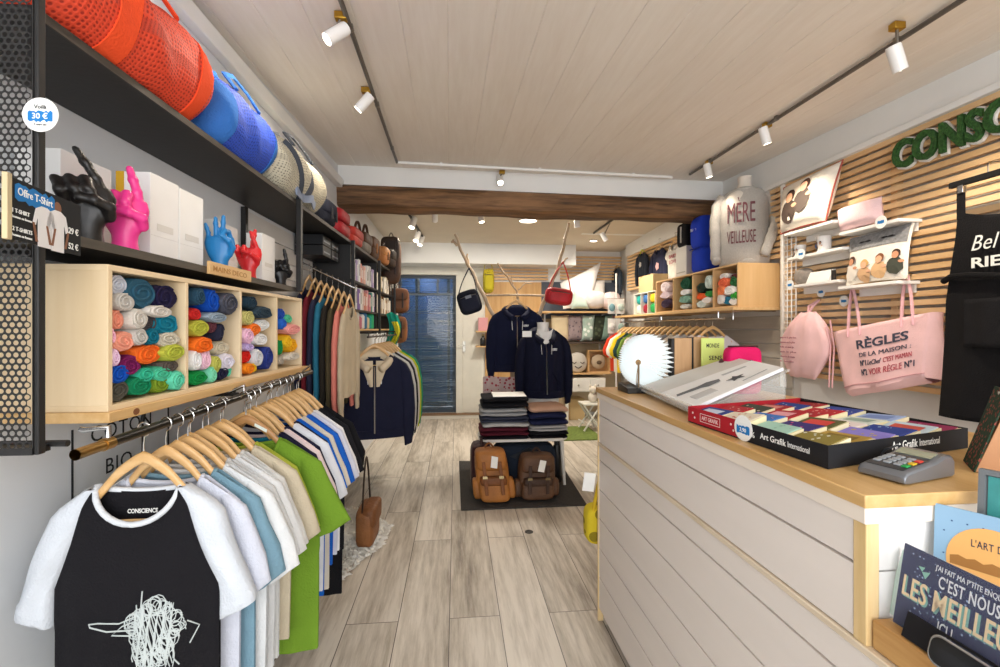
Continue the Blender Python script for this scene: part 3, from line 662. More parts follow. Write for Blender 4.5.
def garment(col, long=False, length=.62, seed=0, collar=None, label='', cat='t-shirt', group=None, T=.02, w=.232, raglan=None, neck=True, sw=.34, name='tshirt'):
    """Shirt hanging on a hanger whose hook top is the origin; faces -Y."""
    rn = random.Random(seed); ph = rn.uniform(0, 6)
    t_ = thing(name, label, cat, (0, 0, 0), RF, group)
    hem = -.16 - length
    def zt(x, front):
        a = abs(x)
        if a < .112: return -.152 - ((.088 if front else .022)*max(0, 1-(a/.112)**2)**.55)
        return -.155 - .64*(a - .125) if a > .125 else -.152 - (a-.112)*.2
    def W(v): return 1.0 + .03*sin(PI*v) * (1 if v < .5 else .6) + .02*v*sin(ph)
    def yy(u, v): return (T*(1-abs(u)**2.6))*min(1, .55+v*2.5) + .003
    def fold(u, v): return (.007*sin(u*7+ph+v*2) + .004*sin(u*15+ph*2))*v*(1-abs(u)**3)
    def P(front):
        def g(a, v):
            u = 2*a-1; z = zt(u*w, front) + (hem - zt(u*w, front))*v
            return (u*w*W(v), (-1 if front else 1)*yy(u, v) + fold(u, v), z + .004*sin(u*6+ph)*v)
        return g
    body_m = cloth(raglan or col)
    mb = MB(); mb.grid(P(True), 40, 26, .0016, (0, -1, 0)); part(mb, 'front_panel', body_m, t_, smooth=70)
    mb = MB(); mb.grid(P(False), 40, 26, .0016, (0, 1, 0)); part(mb, 'back_panel', body_m, t_, smooth=70)
    sm = cloth(col)
    for sg in (-1, 1):
        rings = []; n = 18
        if raglan:
            rows = []
            for i in range(15):
                z = -.156 - .31*i/14
                l = .104 + (w-.095)*min(1, (-.156-z)/.25)
                r = max(l+.006, min(.226, .13 + (-.152-z)/.64)) if z > -.216 else .226 + (.318-.226)*min(1, (-.216-z)/.235)
                rows.append((z, l, r, .021+.01*min(1, i/5)))
            rows.append((-.478, .222, .287, .024))
        elif long:
            q = sw - .02; rows = [(-.2, .17, .2, .01), (-.235, .18, .25, .022), (-.3, .19, .285, .03), (-.42, .2, .31, .032), (-.6, .215, .318, .03), (-.78, .225, .31, .027), (-.82, .23, .3, .022), (-.825, .232, .298, .021), (-.87, .235, .295, .021)]
        else:
            q = sw; rows = [(-.2, .165, .195, .008), (-.235, .175, .25, .016), (-.3, .185, .278, .021), (-.37, .195, .31, .023), (-.45, .21, q, .023), (-.478, .235, q-.045, .021)]
        for z, l, r, th in rows:
            c_ = (l+r)/2; h_ = (r-l)/2; dr_ = .004*sin(z*30+ph)
            rings.append([(sg*(c_ + h_*cos(2*PI*k/n)), dr_ + th*math.copysign(abs(sin(2*PI*k/n))**.8, sin(2*PI*k/n)) + .003*sin(k*1.7+ph+z*20)*min(1, (-.2-z)*6 if z < -.2 else 0), z + .012*(cos(2*PI*k/n))*(1 if z < -.44 else 0)) for k in range(n)])
        mb = MB(); mb.loft(rings); part(mb, 'sleeve', sm, t_, smooth=70)
    if neck:
        ring_ = []
        for k in range(32):
            a = 2*PI*k/32; x = .113*sin(a); f_ = cos(a) > 0
            y = (-1 if f_ else 1)*(T*.9 + .004)*abs(cos(a))**.7; ring_.append((x, y, zt(min(.1119, abs(x)), f_)))
        mb = MB(); mb.tube(ring_, .0075, 8, closed=True); part(mb, 'collar', cloth(collar or col), t_, smooth=80)
    return t_, P(True), zt, hem
RX = -0.80
r0 = AX(75, 455, RX, LF); r1 = AX(311, 372, RX, LF)
def rod_at(y): k = (y-r0.y)/(r1.y-r0.y); return Vector((RX, y, r0.z + (r1.z-r0.z)*k))
t = thing('clothes_rail', 'black pipe clothes rail with a brass end under the pine shelf', 'clothes rail', r0, LF)
g = AX(107, 444, RX, LF); gp = rod_at(g.y)
mb = MB(); mb.tube([gp, r1], .0115, 16); part(mb, 'pipe', mat('#161412', .3, .4, .1, 10, 0, 80, 'black_pipe'), t)
brass = metalm('#a4824c', .28)
mb = MB(); n = 18; dv = (gp-r0).normalized(); e0 = r0 + dv*.006
mb.tube([r0, gp], .0118, 18, cap=False); mb.tube([r0, gp], .0095, 18, cap=False); mb.tube([gp-dv*.012, gp+dv*.012], .0138, 18); part(mb, 'brass_end', brass, t, 'brass pipe end')
for y in (g.y+.005, 1.7, r1.y-.01):
    p = rod_at(y); mb = MB(); mb.tube([p, (RX, y, 1.128 if False else p.z+.035), (RX-.05, y, 1.125), (-.86, y, 1.127)], .006, 10); part(mb, 'support', chrome, t)
# the nearest shirt: black body, white raglan sleeves, scribbled print
HZ = -.0
def hang(o, y, rz=0, dx=0): p = rod_at(y); put(o, (p.x+dx, y, p.z+.0135), LF, R(rz)); return o
shirt, fp, zt_, hem_ = garment('#cfd5dd', raglan='#17161a', collar='#d6dbe1', seed=4, length=.64, T=.024, w=.212, group='t-shirts on the left rail',
    label='black t-shirt with white raglan sleeves and a scribbled bird print, nearest on the rail')
def on_front(x, z, lift=.0035):
    u = max(0, min(1, (x/.212+1)/2)); zz = zt_(x, True); v = max(0, min(1, (z-zz)/(hem_-zz))); q = fp(u, v); return (x, q[1]-lift, z)
rn = random.Random(11); mb = MB(); pc = (0.0, -.485)
def scr(px_, py_): k = 1.2/460; return ((px_-129)*k*1.15, 1.35 - (py_-323.5)*k - 1.113)
def scribble(pts, r=.0016): mb.tube([on_front(*p) for p in pts], r, 5, sx=1.0)
for k in range(46):                                        # small loops strung round the edge of the head
    a0 = 2*PI*k/46; ex_, ez_ = .052+.014*sin(3*a0+1), .062+.012*sin(2*a0); c0 = scr(148+0, 608); rl_ = rn.uniform(.012, .024); w1 = rn.choice((-1, 1))
    scribble([(c0[0]+ex_*cos(a0+i*.03)+rl_*cos(w1*i*.55+k), c0[1]+ez_*sin(a0+i*.03)+rl_*sin(w1*i*.55+k)) for i in range(14)], .0013)
for k in range(34):                                        # dense upright hatching in the middle
    x = scr(131+k*1.0, 600)[0]; y0_ = scr(0, 584+rn.uniform(-4, 6))[1]; y1_ = scr(0, 640+rn.uniform(-16, 12))[1]
    scribble([(x+.005*sin(i*.9+k)+.006*i/10, y0_+(y1_-y0_)*i/10) for i in range(11)], .0014)
for a in ([(132, 592), (118, 598), (100, 596), (92, 597), (93, 600), (108, 604), (134, 604)], [(133, 596), (120, 601), (112, 608), (128, 610)], [(139, 568), (138, 582), (140, 600)], [(150, 640), (148, 655), (140, 660)], [(166, 634), (170, 640)], [(176, 600), (186, 606), (178, 622)]):
    scribble([scr(*p) for p in a], .0019)
part(mb, 'scribble_print', mat('#c3cbca', .8, 0, .05, 9, 0, 80, 'print_ink'), shirt, 'pale grey scribbled bird print', smooth=80)
mb = MB(); lz = -.226
mb.text('CONSCIENCE', .011, lambda u, v, w: (u, .0125-w, lz+v), .03, .0006, width=.082, align='CENTER'); part(mb, 'neck_label', white_p, shirt, smooth=0)
hang(shirt, 1.205, 2, -.02); shirt.scale = (.87, 1, 1)
hg = make_hanger('varnished wooden hanger in the black and white raglan shirt', 'wooden hangers on the left rail'); hang(hg, 1.205, 2, -.01); hg.scale = (.87, 1, 1)
rail_shirts = [('#cdd1de', 'pale lavender', ''), ('#7597a8', 'greyish blue', ''), ('#d9dbdc', 'white', 'just past the greyish blue one'), ('#d4d6d7', 'white', 'second past the greyish blue one'), ('#dcdddd', 'white', 'third past the greyish blue one'),
    ('#d8d8d6', 'white', 'next to the beige one'), ('#c8bca4', 'beige', 'near the middle of the left rail'), ('#b3bc45', 'lime yellow', ''), ('#6c8f2a', 'grass green', ''), ('#15708a', 'teal', ''), ('#23223c', 'dark navy', 'first behind the green one'),
    ('#efdcdc', 'pinkish white', ''), ('#20223e', 'dark navy', 'second behind the green one'), ('#e4e7ee', 'bluish white', ''), ('#1f2038', 'dark navy', 'third behind the green one'), ('#1566cf', 'royal blue', ''), ('#dbd2c1', 'beige', 'toward the far end of the left rail'),
    ('#1c5fc0', 'strong blue', ''), ('#d7d9e6', 'pale lilac', ''), ('#f0f0f2', 'white', 'last but one on the left rail'), ('#1a1a1f', 'black', '')]
n = len(rail_shirts); rn = random.Random(5)
y = 1.262
for k, (c_, cn, where) in enumerate(rail_shirts):
    big = k == 8
    lab = '%s t-shirt on the left rail%s' % (cn, (', ' + where) if where and 'left rail' not in where else '')
    if where and 'left rail' in where: lab = '%s t-shirt hanging %s' % (cn, where)
    o, _, _, _ = garment(c_, seed=20+k, length=.72 if big or k in (15, 16) else rn.uniform(.6, .66), label=lab, group='t-shirts on the left rail', T=.016, w=.235 if big else .228, sw=.35 if big else .33, neck=k < 10)
    sx_ = {0: .8, 1: .85}.get(k, 1.0 if big else .93)
    rz = rn.uniform(-3, 5); dx = .04 if big else rn.uniform(-.012, .012)
    hang(o, y, rz, dx); o.scale = (sx_, 1, 1)
    h_ = make_hanger('%s hanger of the %s t-shirt%s' % ('darker wooden' if big else 'wooden', cn, (', ' + where) if where else ' on the left rail'), 'wooden hangers on the left rail', hang_dark if big else hang_wood, bar=False); hang(h_, y, rz, dx); h_.scale = (sx_, 1, 1)
    if big:
        mb = MB(); mb.prism([(.03, -.105), (.07, -.128), (.072, -.118), (.032, -.095)], lambda u, v, w: (u, w, v), -.0075, -.0068); part(mb, 'size_label', paper('#d9e4dc'), h_)
    y += .052 if k in (7, 8) else .0445
YEND = y
# ============================================================= BAGS ON THE TOP SHELF
def duffel(y0, y1, X, r, col, hole, name, label, band, band_y, end_band=None, z0=TOPZ, rzs=(1, 1)):
    t_ = thing(name, label, 'bag', (X, (y0+y1)/2, z0), LF)
    n = 36; L = y1-y0; rings = []; uv = []
    zc = z0 + r*rzs[1]*.96
    def prof(f_): return min(1, (1-abs(2*f_-1)**7))**.5*.94 + .06
    def P(f_, a, ex=0.0):
        k = prof(f_); rr = r*k
        x = X + (rr+ex)*cos(a)*rzs[0]; z = zc + (rr+ex)*sin(a)*rzs[1] - .012*sin(f_*PI)
        sag = .006*sin(f_*17+a*3) + .004*sin(f_*31+a*5)
        return Vector((x + sag, y0 + L*f_, max(z0+.001, z + sag)))
    M_ = 40; mb = MB(); mb.uv = []
    for i in range(M_+1):
        f_ = i/M_; rings.append([P(f_, 2*PI*k/n) for k in range(n)]); uv += [(L*f_*1.0, r*2*PI*k/n) for k in range(n)]
    mb.loft(rings); mb.uv = uv; part(mb, 'body', mesh_fabric(col, hole, 88), t_, smooth=70)
    for fy, w_ in band_y:
        mb = MB(); rr = []
        for q_ in range(7): rr.append([P(max(.004, min(.996, fy+w_*(q_/6-.5))), 2*PI*k/n, .0035) for k in range(n)])
        rr += [[P(max(.004, min(.996, f_)), 2*PI*k/n, -.004) for k in range(n)] for f_ in (fy+w_/2, fy-w_/2)]
        mb.loft(rr, closed=True); part(mb, 'band', cloth(band), t_, smooth=70)
    for sg in (-1, 1):
        mb = MB(); pts = [P(.3, R(75+sg*25), .004), P(.32, R(85+sg*12), .05), P(.5, R(88+sg*9), .085), P(.68, R(85+sg*12), .05), P(.7, R(75+sg*25), .004)]
        q = []
        for i in range(4):
            for k in range(5): q.append(pts[i].lerp(pts[i+1], k/5))
        mb.tube(q+[pts[-1]], .006, 6, sx=2.2); part(mb, 'handle', cloth(band), t_)
    for e, f_ in ((y0, .012), (y1, .988)):
        mb = MB(); mb.loft([[P(f_, 2*PI*k/n, .002)*1 for k in range(n)], [Vector((X + r*.55*cos(2*PI*k/n), e + (.012 if f_ > .5 else -.012), zc + r*.55*sin(2*PI*k/n)*.9)) for k in range(n)]]); part(mb, 'end_panel', cloth(end_band or band), t_, smooth=60)
    return t_, P
d_, P = duffel(.955, 1.61, -.965, .152, '#e2482a', '#a3240f', 'duffel_bag', 'orange red net fabric duffel bag at the near end of the top shelf', '#f2552c', [(.33, .1), (.82, .09)])
mb = MB(); a = P(.26, R(80), .004); mb.obox(a+Vector((.02, .03, .02)), (.07, .035, .05), rotm(20, 15, 10)); part(mb, 'tag', white_p, d_, 'white swing tag')
d_, P = duffel(1.625, 2.1, -.962, .138, '#3358cc', '#1b3390', 'duffel_bag', 'cobalt blue net fabric duffel bag, middle of the top shelf bags', '#3a74c4', [(.1, .16), (.9, .16)])
mb = MB(); a = P(.55, R(70), .004); mb.obox(a+Vector((0, 0, .012)), (.05, .1, .004), rotm(0, 20, 0)); part(mb, 'tag', white_p, d_, 'white swing tag')
d_, P = duffel(2.11, 2.8, -.962, .145, '#cfc9b4', '#7d7869', 'duffel_bag', 'cream net fabric duffel bag with dark grey straps on the top shelf', '#5d626c', [(.5, .07), (.93, .05)], '#b9b49f')
mb = MB(); mb.tube([P(.12+.33*i/12, R(40-100*i/12), .006) for i in range(13)], .016, 6, sx=.25); part(mb, 'strap', cloth('#4a4f58'), d_)
mb = MB(); mb.tube([P(.3+.4*i/12, R(-38), .006) for i in range(13)], .03, 6, sx=.2); part(mb, 'base_band', cloth('#8d98ad'), d_)

def soft(mb, x0, x1, y0, y1, z0, z1, p=.45, nu=24, nv=12): return mb.ell(((x0+x1)/2, (y0+y1)/2, (z0+z1)/2), ((x1-x0)/2, (y1-y0)/2, (z1-z0)/2), nu, nv, None, p)
def pouch(name, label, cat, m, x0, x1, y0, y1, z0, z1, flap=None, strap=None, group=None, fr=LF, buckle=None, face=1):
    """Soft bag whose front looks along +X (face=1)."""
    t_ = thing(name, label, cat, ((x0+x1)/2, (y0+y1)/2, z0), fr, group)
    mb = MB(); soft(mb, x0, x1, y0, y1, z0, z1); part(mb, 'body', m, t_, smooth=180)
    if flap:
        mb = MB(); zz = z0+(z1-z0)*.42
        soft(mb, x0+(x1-x0)*.3, x1+.008, y0+.004, y1-.004, zz, z1+.006, .4); part(mb, 'flap', flap, t_, smooth=180)
    if buckle:
        for f_ in (.3, .7):
            yb = y0+(y1-y0)*f_; mb = MB(); mb.box(x1+.004, x1+.014, yb-.008, yb+.008, z0+(z1-z0)*.25, z0+(z1-z0)*.7); part(mb, 'buckle_strap', buckle, t_, bevel=.002)
    if strap:
        mb = MB(); mb.tube([((x0+x1)/2, y0+.02+(y1-y0-.04)*i/12, z1-.01+(strap[1])*sin(PI*i/12)) for i in range(13)], .006, 6, sx=2.0); part(mb, 'strap', strap[0], t_)
    return t_
navy_c = cloth('#23252f'); red_c = cloth('#a3202b'); lea_b = leather('#4a2f20'); lea_t = leather('#a86a35'); lea_k = leather('#2b1d17'); lea_g = leather('#7a7268')
pouch('roll_top_bag', 'dark navy folded bag on the top shelf after the cream duffel', 'bag', navy_c, -1.1, -.86, 2.86, 3.1, TOPZ, TOPZ+.15, cloth('#2c2e3a'), None, None, LF, leather('#1c1c22'))
for k in range(2):
    pouch('leather_pouch', ['lower', 'upper'][k] + ' of two stacked glossy red pouches on the top shelf', 'pouch', leather('#a81f2a'), -1.06, -.85, 3.14, 3.43, TOPZ+.09*k, TOPZ+.09+.09*k, None, None, 'red pouches')
pouch('shoulder_bag', 'bright red shoulder bag on the top shelf beside brown satchels', 'bag', leather('#c23a2c'), -1.05, -.86, 3.52, 3.86, TOPZ, TOPZ+.13, leather('#b53025'), (lea_k, .06))
pouch('satchel', 'grey satchel with a brown handle on the top shelf', 'bag', lea_g, -1.06, -.86, 3.9, 4.2, TOPZ, TOPZ+.17, lea_b, (lea_b, .12), 'leather bags at the far end of the top shelf')
pouch('satchel', 'dark brown satchel with looping handle on the top shelf', 'bag', lea_b, -1.08, -.86, 4.24, 4.55, TOPZ, TOPZ+.2, leather('#5b3a26'), (lea_b, .14), 'leather bags at the far end of the top shelf', LF, lea_t)
pouch('satchel', 'tan leather satchel near the far end of the top shelf', 'bag', lea_t, -1.05, -.82, 4.6, 4.9, TOPZ, TOPZ+.17, leather('#b87c45'), (lea_t, .1), 'leather bags at the far end of the top shelf', LF, lea_b)
pouch('satchel', 'almost black satchel at the very end of the top shelf', 'bag', lea_k, -1.05, -.8, 4.94, 5.3, TOPZ, TOPZ+.2, leather('#231813'), (lea_k, .1), 'leather bags at the far end of the top shelf')
def hung_bag(px, py0, py1, Y, w, dpt, m, flap, label, fr=LF):
    a = AY(px, py0, Y, fr); b = AY(px, py1, Y, fr)
    t_ = thing('leather_backpack', label, 'bag', (a.x, Y, b.z), fr, 'brown leather bags hanging at the shelf end')
    mb = MB(); soft(mb, a.x-w/2, a.x+w/2, Y-dpt/2, Y+dpt/2, b.z, a.z, .5); part(mb, 'body', m, t_, smooth=180)
    mb = MB(); soft(mb, a.x-w/2+.006, a.x+w/2-.006, Y-dpt/2-.012, Y, b.z+(a.z-b.z)*.5, a.z+.006, .45); part(mb, 'flap', flap, t_, smooth=180)
    mb = MB(); mb.tube([(a.x-.03+.06*i/8, Y+.01, a.z-.01+.07*sin(PI*i/8)) for i in range(9)], .005, 6); part(mb, 'handle', flap, t_)
    for s_ in (-1, 1):
        mb = MB(); mb.box(a.x+s_*w*.25-.01, a.x+s_*w*.25+.01, Y-dpt/2-.018, Y-dpt/2-.008, b.z+(a.z-b.z)*.2, a.z-.05); part(mb, 'buckle_strap', lea_k, t_, bevel=.002)
hung_bag(391, 238, 284, 5.2, .22, .14, lea_b, leather('#2f221b'), 'dark brown leather bag hanging at the end of the shelf, topmost')
hung_bag(394, 262, 288, 5.3, .2, .12, lea_t, leather('#c28a52'), 'tan leather bag hanging by the book shelves, below the black one') if False else None
hung_bag(398, 289, 313, 5.45, .26, .14, leather('#6b4124'), leather('#5a351d'), 'mid brown leather bag hanging at the shelf end, in the middle')
hung_bag(397, 317, 343, 5.45, .24, .14, leather('#7d4d2a'), leather('#6e4223'), 'chestnut leather bag hanging at the shelf end, lowest of three')

# ------------------------------------------------------------- books and boxes in the far bays
book_cols = [['#e9e6e0','#f0efec','#dcdad8','#f2f0ee','#b9a6c9','#efeeec','#e4e2df','#d98f84','#cfa39b','#e8b7a8'], ['#e2a0a4','#d8878c','#4f8f86','#e9e7e3','#8c6fa8','#efeeea','#d7c9c0','#d98a78','#c97e6a','#e0a091'], ['#e8e2d2','#efe9da','#d3c6a8','#8c7a5a','#e7e2d6','#c9b48c','#4a4038'], ['#d9cdb8','#7b5a3d','#e6dfd0','#3a3230','#b99b74','#8d6b4a']]
bnames = ['white and pink paperbacks on the upper book shelf', 'pink and white paperbacks on the lower book shelf', 'cream booklets on the far upper shelf', 'brown and cream booklets on the far lower shelf']
ORDW = lambda k: ORD[k+1]
def cname(c):
    r, g, b = [int(c[i:i+2], 16) for i in (1, 3, 5)]
    mx, mn = max(r, g, b), min(r, g, b)
    if mx - mn < 22: return 'white' if mx > 215 else ('grey' if mx > 90 else 'black')
    if r == mx: return ('pink' if b > g*.9 else 'salmon') if mx > 170 and b > 110 else ('tan' if mx > 150 else 'brown')
    return 'green' if g == mx else ('purple' if r > g else 'blue')
for bi, (z0, ya, yb) in enumerate([(1.72, 3.52, 4.44), (1.5, 3.52, 4.44), (1.72, 4.49, 5.33), (1.5, 4.49, 5.33)]):
    y = ya; rn = random.Random(bi+40); cl = book_cols[bi]; k = 0
    while y < yb-.05 and k < 16:
        w_ = rn.uniform(.042, .07); h_ = rn.uniform(.15, .19); dd = rn.uniform(.0, .02); c_ = cl[k % len(cl)]
        t_ = thing('book', '%s spine, %s book from the near end, %s' % (cname(c_), ORDW(k), bnames[bi].split(' on ')[-1].join(['on ', ''])), 'book', (FX-.01-dd, y+w_/2, z0), LF, bnames[bi])
        mb = MB(); mb.box(-1.06, FX-.01-dd, y, y+w_-.002, z0, z0+h_); part(mb, 'cover', paper(c_), t_, bevel=.002)
        mb = MB(); mb.box(FX-.0105-dd, FX-.0092-dd, y+w_*.3, y+w_*.68, z0+h_*.3, z0+h_*.8); part(mb, 'spine_title', paper('#8d8a88' if cname(c_) == 'white' else '#f0e9e2'), t_)
        y += w_; k += 1
fold_cols = [('#1f4a36','dark green'),('#8a2f2b','brick red'),('#d8d3c8','cream'),('#c47a86','rose'),('#e9e7e2','white'),('#4e7fa8','blue'),('#d9c9a0','sand'),('#2c9c8c','teal'),('#3fae74','green')]
for k, (c_, n_) in enumerate(fold_cols):
    y = 3.54 + k*.095; roll_h = .1 + .02*(k % 3)
    t_ = thing('rolled_scarf', '%s rolled cloth standing on the wooden shelf under the books' % n_, 'rolled cloth', (FX-.05, y+.045, 1.346), LF, 'rolled cloths under the books')
    mb = MB(); mb.lathe([(.03, 1.346), (.041, 1.352), (.042, 1.346+roll_h*.9), (.034, 1.346+roll_h)], (FX-.055, y+.045, 0), 16); part(mb, 'roll', cloth(c_), t_)
    mb = MB(); mb.tube([(FX-.055+(.006+.026*i/24)*cos(i*.6), y+.045+(.006+.026*i/24)*sin(i*.6), 1.346+roll_h+.001) for i in range(25)], .0035, 5); part(mb, 'spiral_fold', cloth(c_), t_)
a, b = AX(356, 334, FX+.01, LF), AX(396, 331, FX+.01, LF)
t = thing('wall_shelf', 'thin pine board under the books, with a rail of jackets below', 'shelf', (FX, 3.5, 1.33), LF)
mb = MB(); mb.box(BX, FX+.012, 3.47, 5.4, 1.331, 1.3455); part(mb, 'board', pine_m, t, bevel=.002)
for i in range(2):
    for j in range(2):
        t_ = thing('black_box', ['near', 'far'][i] + ' ' + ['lower', 'upper'][j] + ' black packaged gadget of the four above the sweatshirts', 'box', (-.98, 3.16+.19*i, 1.7+.08*j), LF, 'black packaged gadgets')
        mb = MB(); mb.box(-1.13, -.95, 3.07+.19*i, 3.245+.19*i, 1.83+.07*j, 1.896+.07*j); part(mb, 'carton', plastic('#17181c', .4), t_, bevel=.003)
        mb = MB(); mb.box(-.951, -.9494, 3.09+.19*i, 3.22+.19*i, 1.85+.07*j, 1.86+.07*j); part(mb, 'printed_line', paper('#9fa3a8'), t_)

# ------------------------------------------------------------- sweatshirts on the second rail
wa, wb = Vector((WL+.012, 3.19, 1.80)), Vector((-.775, 3.19, 1.625))
t = thing('clothes_rail', 'sloping chrome arm from the slatted wall carrying coloured sweatshirts', 'clothes rail', wa, LF)
mb = MB(); mb.tube([wa, wb, wb+Vector((.012, 0, .02))], .007, 10); part(mb, 'arm', chrome, t)
mb = MB(); mb.box(WL+.012, WL+.02, 3.16, 3.22, 1.76, 1.84); part(mb, 'wall_plate', chrome, t)
for k, (c_, n_) in enumerate([('#232741','navy'),('#6d1f2c','burgundy'),('#2a2d45','ink blue'),('#2c7391','petrol blue'),('#2b2723','black'),('#4b4330','olive brown'),('#dd8377','salmon pink'),('#c3b49a','sand beige')]):
    q = wa.lerp(wb, .17 + .105*k)
    o, _, _, _ = garment(c_, True, .6, 60+k, None, '%s sweatshirt hanging sideways on the sloping chrome arm' % n_, 'sweatshirt', 'sweatshirts on the chrome arm', .014, .22, None, k == 7, .3, 'sweatshirt')
    put(o, (q.x, q.y, q.z+.0125), LF, R(90)); o.scale = (.8, .62, 1.0)
    h_ = make_hanger('wooden hanger holding the %s sweatshirt' % n_, 'wooden hangers on the chrome arm', half=.17, bar=False); put(h_, (q.x, q.y, q.z+.0125), LF, R(90))
# ------------------------------------------------------------- jackets on the third rail
JX, JZ = -.76, 1.285
t = thing('clothes_rail', 'thin black rail under the book shelves carrying jackets', 'clothes rail', (JX, 3.55, JZ), LF)
mb = MB(); mb.tube([(JX, 3.52, JZ), (JX, 4.85, JZ)], .008, 10); part(mb, 'pipe', black_steel, t)
for y in (3.55, 4.2, 4.82): mb = MB(); mb.tube([(BX, y, 1.318), (JX, y, 1.318), (JX, y, JZ)], .006); part(mb, 'arm', black_steel, t)
def zip_jacket(col, lining, label, group, hood=True, mark=False, w=.24):
    o, fp_, zt2, hem2 = garment(col, True, .6, 9, None, label, 'jacket', group, .04, w, None, False, .33, 'zip_jacket')
    def onf(x, z, lift=.003):
        u = max(0, min(1, (x/w+1)/2)); zz = zt2(x, True); v = max(0, min(1, (z-zz)/(hem2-zz))); return (x, fp_(u, v)[1]-lift, z)
    mb = MB(); z0 = zt2(0, True)
    mb.tube([onf(0, z0-.01 + (hem2-z0+.01)*i/20) for i in range(21)], .005, 6); part(mb, 'zip', metalm('#c4c4c0', .3), o, 'silver zip')
    pts = []
    for k in range(25):
        a = R(-150 + 300*k/24); x = .125*sin(a); f_ = max(0, -cos(a))
        pts.append((x*(1-.35*f_), -(-.075*cos(a)) + .005 - .03*f_, -.165 - .02*(1-cos(a)) - .07*f_))
    if hood:
        mb = MB(); mb.tube(pts, [.03+.022*max(0, cos(R(-150+300*k/24))) for k in range(25)], 12); part(mb, 'hood', cloth(lining or col), o, smooth=120)
        if lining:
            for s_ in (-1, 1): mb = MB(); mb.grid(lambda u, v: onf(s_*(.012+(.1-.075*v)*u), -.2-.2*v, .006+.01*sin(PI*u)), 6, 10, .004, (0, -1, 0)); part(mb, 'lapel', cloth(lining), o, 'cream fleece lining')
        for s_ in (-1, 1): mb = MB(); mb.tube([onf(s_*.05, -.24, .006), onf(s_*.055, -.3, .008), onf(s_*.05, -.38, .008)], .0035, 6); part(mb, 'drawstring', cloth('#e8e8e8'), o)
    mb = MB(); mb.loft([[Vector((w*1.01*cos(2*PI*k/24), .05*sin(2*PI*k/24), z)) for k in range(24)] for z in (hem2-.045, hem2+.02)]); part(mb, 'waistband', cloth(col), o)
    for s_ in (-1, 1): mb = MB(); mb.tube([onf(s_*.07, hem2+.2, .004), onf(s_*.15, hem2+.08, .004)], .004, 6); part(mb, 'pocket_seam', cloth(col, .2), o)
    if mark:
        mb = MB(); lz = -.33
        for x0_, ww, hh in ((.06, .018, .008), (.08, .02, .012), (.102, .016, .008), (.062, .05, .005)):
            p_ = onf(x0_+ww/2, lz, .002); mb.obox((p_[0], p_[1], lz - (.012 if ww > .04 else 0)), (ww, .004, hh))
        part(mb, 'chest_mark', cloth('#e9e9ea'), o, 'small white chest emblem')
    return o
j = zip_jacket('#1d2036', '#d6c7ac', 'navy zip jacket with cream fleece hood, first on the third rail', 'jackets on the third rail', True); put(j, (JX+.02, 3.66, JZ+.014), LF, R(14))
h_ = make_hanger('pale wooden hanger carrying the navy fleece lined jacket', 'wooden hangers on the third rail'); put(h_, (JX+.02, 3.66, JZ+.014), LF, R(14))
for k, (c_, n_) in enumerate([('#4b4d50','charcoal grey'),('#cfcfca','off white'),('#22242a','black'),('#e4e2dc','white'),('#c9d02f','acid yellow'),('#1d8a63','emerald green')]):
    y = 3.8 + .13*k
    o, _, _, _ = garment(c_, True, .58, 80+k, None, '%s sweatshirt behind the navy jacket on the third rail' % n_, 'sweatshirt', 'jackets on the third rail', .028, .22, None, False, .31, 'sweatshirt'); put(o, (JX, y, JZ+.0135), LF, R(4))
    h_ = make_hanger('wooden hanger behind the navy jacket, holding the %s sweatshirt' % n_, 'wooden hangers on the third rail', bar=False); put(h_, (JX, y, JZ+.0135), LF, R(4))
# teal scarf slung over the end of the rail
p = AY(392, 316, 4.9, LF); mb = MB()
mb.grid(lambda u, v: (p.x-.06+.12*u+.03*sin(v*5), 4.9+.012*sin(u*14+v*3), p.z+.02-.42*v+.02*sin(u*4)), 20, 16, .004, (0, 1, 0))
solo(mb, 'scarf', 'teal green scarf hanging from the shelf end by the brown bags', 'scarf', cloth('#1f9a86'), (p.x, 4.9, p.z-.4), LF)
mb = MB(); mb.grid(lambda u, v: (p.x+.0+.06*u+.03*sin(v*5), 4.86+.012*sin(u*14+v*3), p.z-.06-.3*v), 12, 12, .004, (0, 1, 0))
solo(mb, 'scarf', 'narrow yellow scarf in front of the teal green one', 'scarf', cloth('#d8cf3a'), (p.x+.03, 4.86, p.z-.4), LF)
# ------------------------------------------------------------- on the floor under the left rail
rn = random.Random(2); mb = MB(); cx, cy = -.84, 2.9
def rug_r(a): return 1 + .14*sin(3*a+1) + .08*sin(5*a)
mb.loft([[Vector((cx + .25*k*rug_r(2*PI*i/40)*cos(2*PI*i/40), cy + .52*k*rug_r(2*PI*i/40)*sin(2*PI*i/40), z)) for i in range(40)] for k, z in ((1, .001), (1, .012), (.9, .028), (.3, .034))])
t = thing('sheepskin', 'white long haired sheepskin lying on the planks under the left rail', 'rug', (cx, cy, 0), LF)
part(mb, 'skin', cloth('#efece4'), t, smooth=120)
mb = MB()
for k in range(3600):
    a = rn.uniform(0, 2*PI); q = rn.random()**.5*1.02; x = cx+.25*q*rug_r(a)*cos(a); y = cy+.52*q*rug_r(a)*sin(a); b_ = a+rn.uniform(-.9, .9); l = rn.uniform(.03, .06); h = rn.uniform(.015, .04)
    z = .028 if q < .9 else .012; w_ = .004
    mb.add([(x-w_*sin(b_), y+w_*cos(b_), z-.01), (x+w_*sin(b_), y-w_*cos(b_), z-.01), (x+l*.6*cos(b_)+.002, y+l*.6*sin(b_), z+h*.8), (x+l*cos(b_), y+l*sin(b_), max(.004, z+h*.5))], [(0, 1, 2), (0, 2, 3)])
o = part(mb, 'fleece', cloth('#f3f0e8', 0), t); o['kind'] = 'stuff'
pb = AZ(368, 541, .034, LF)
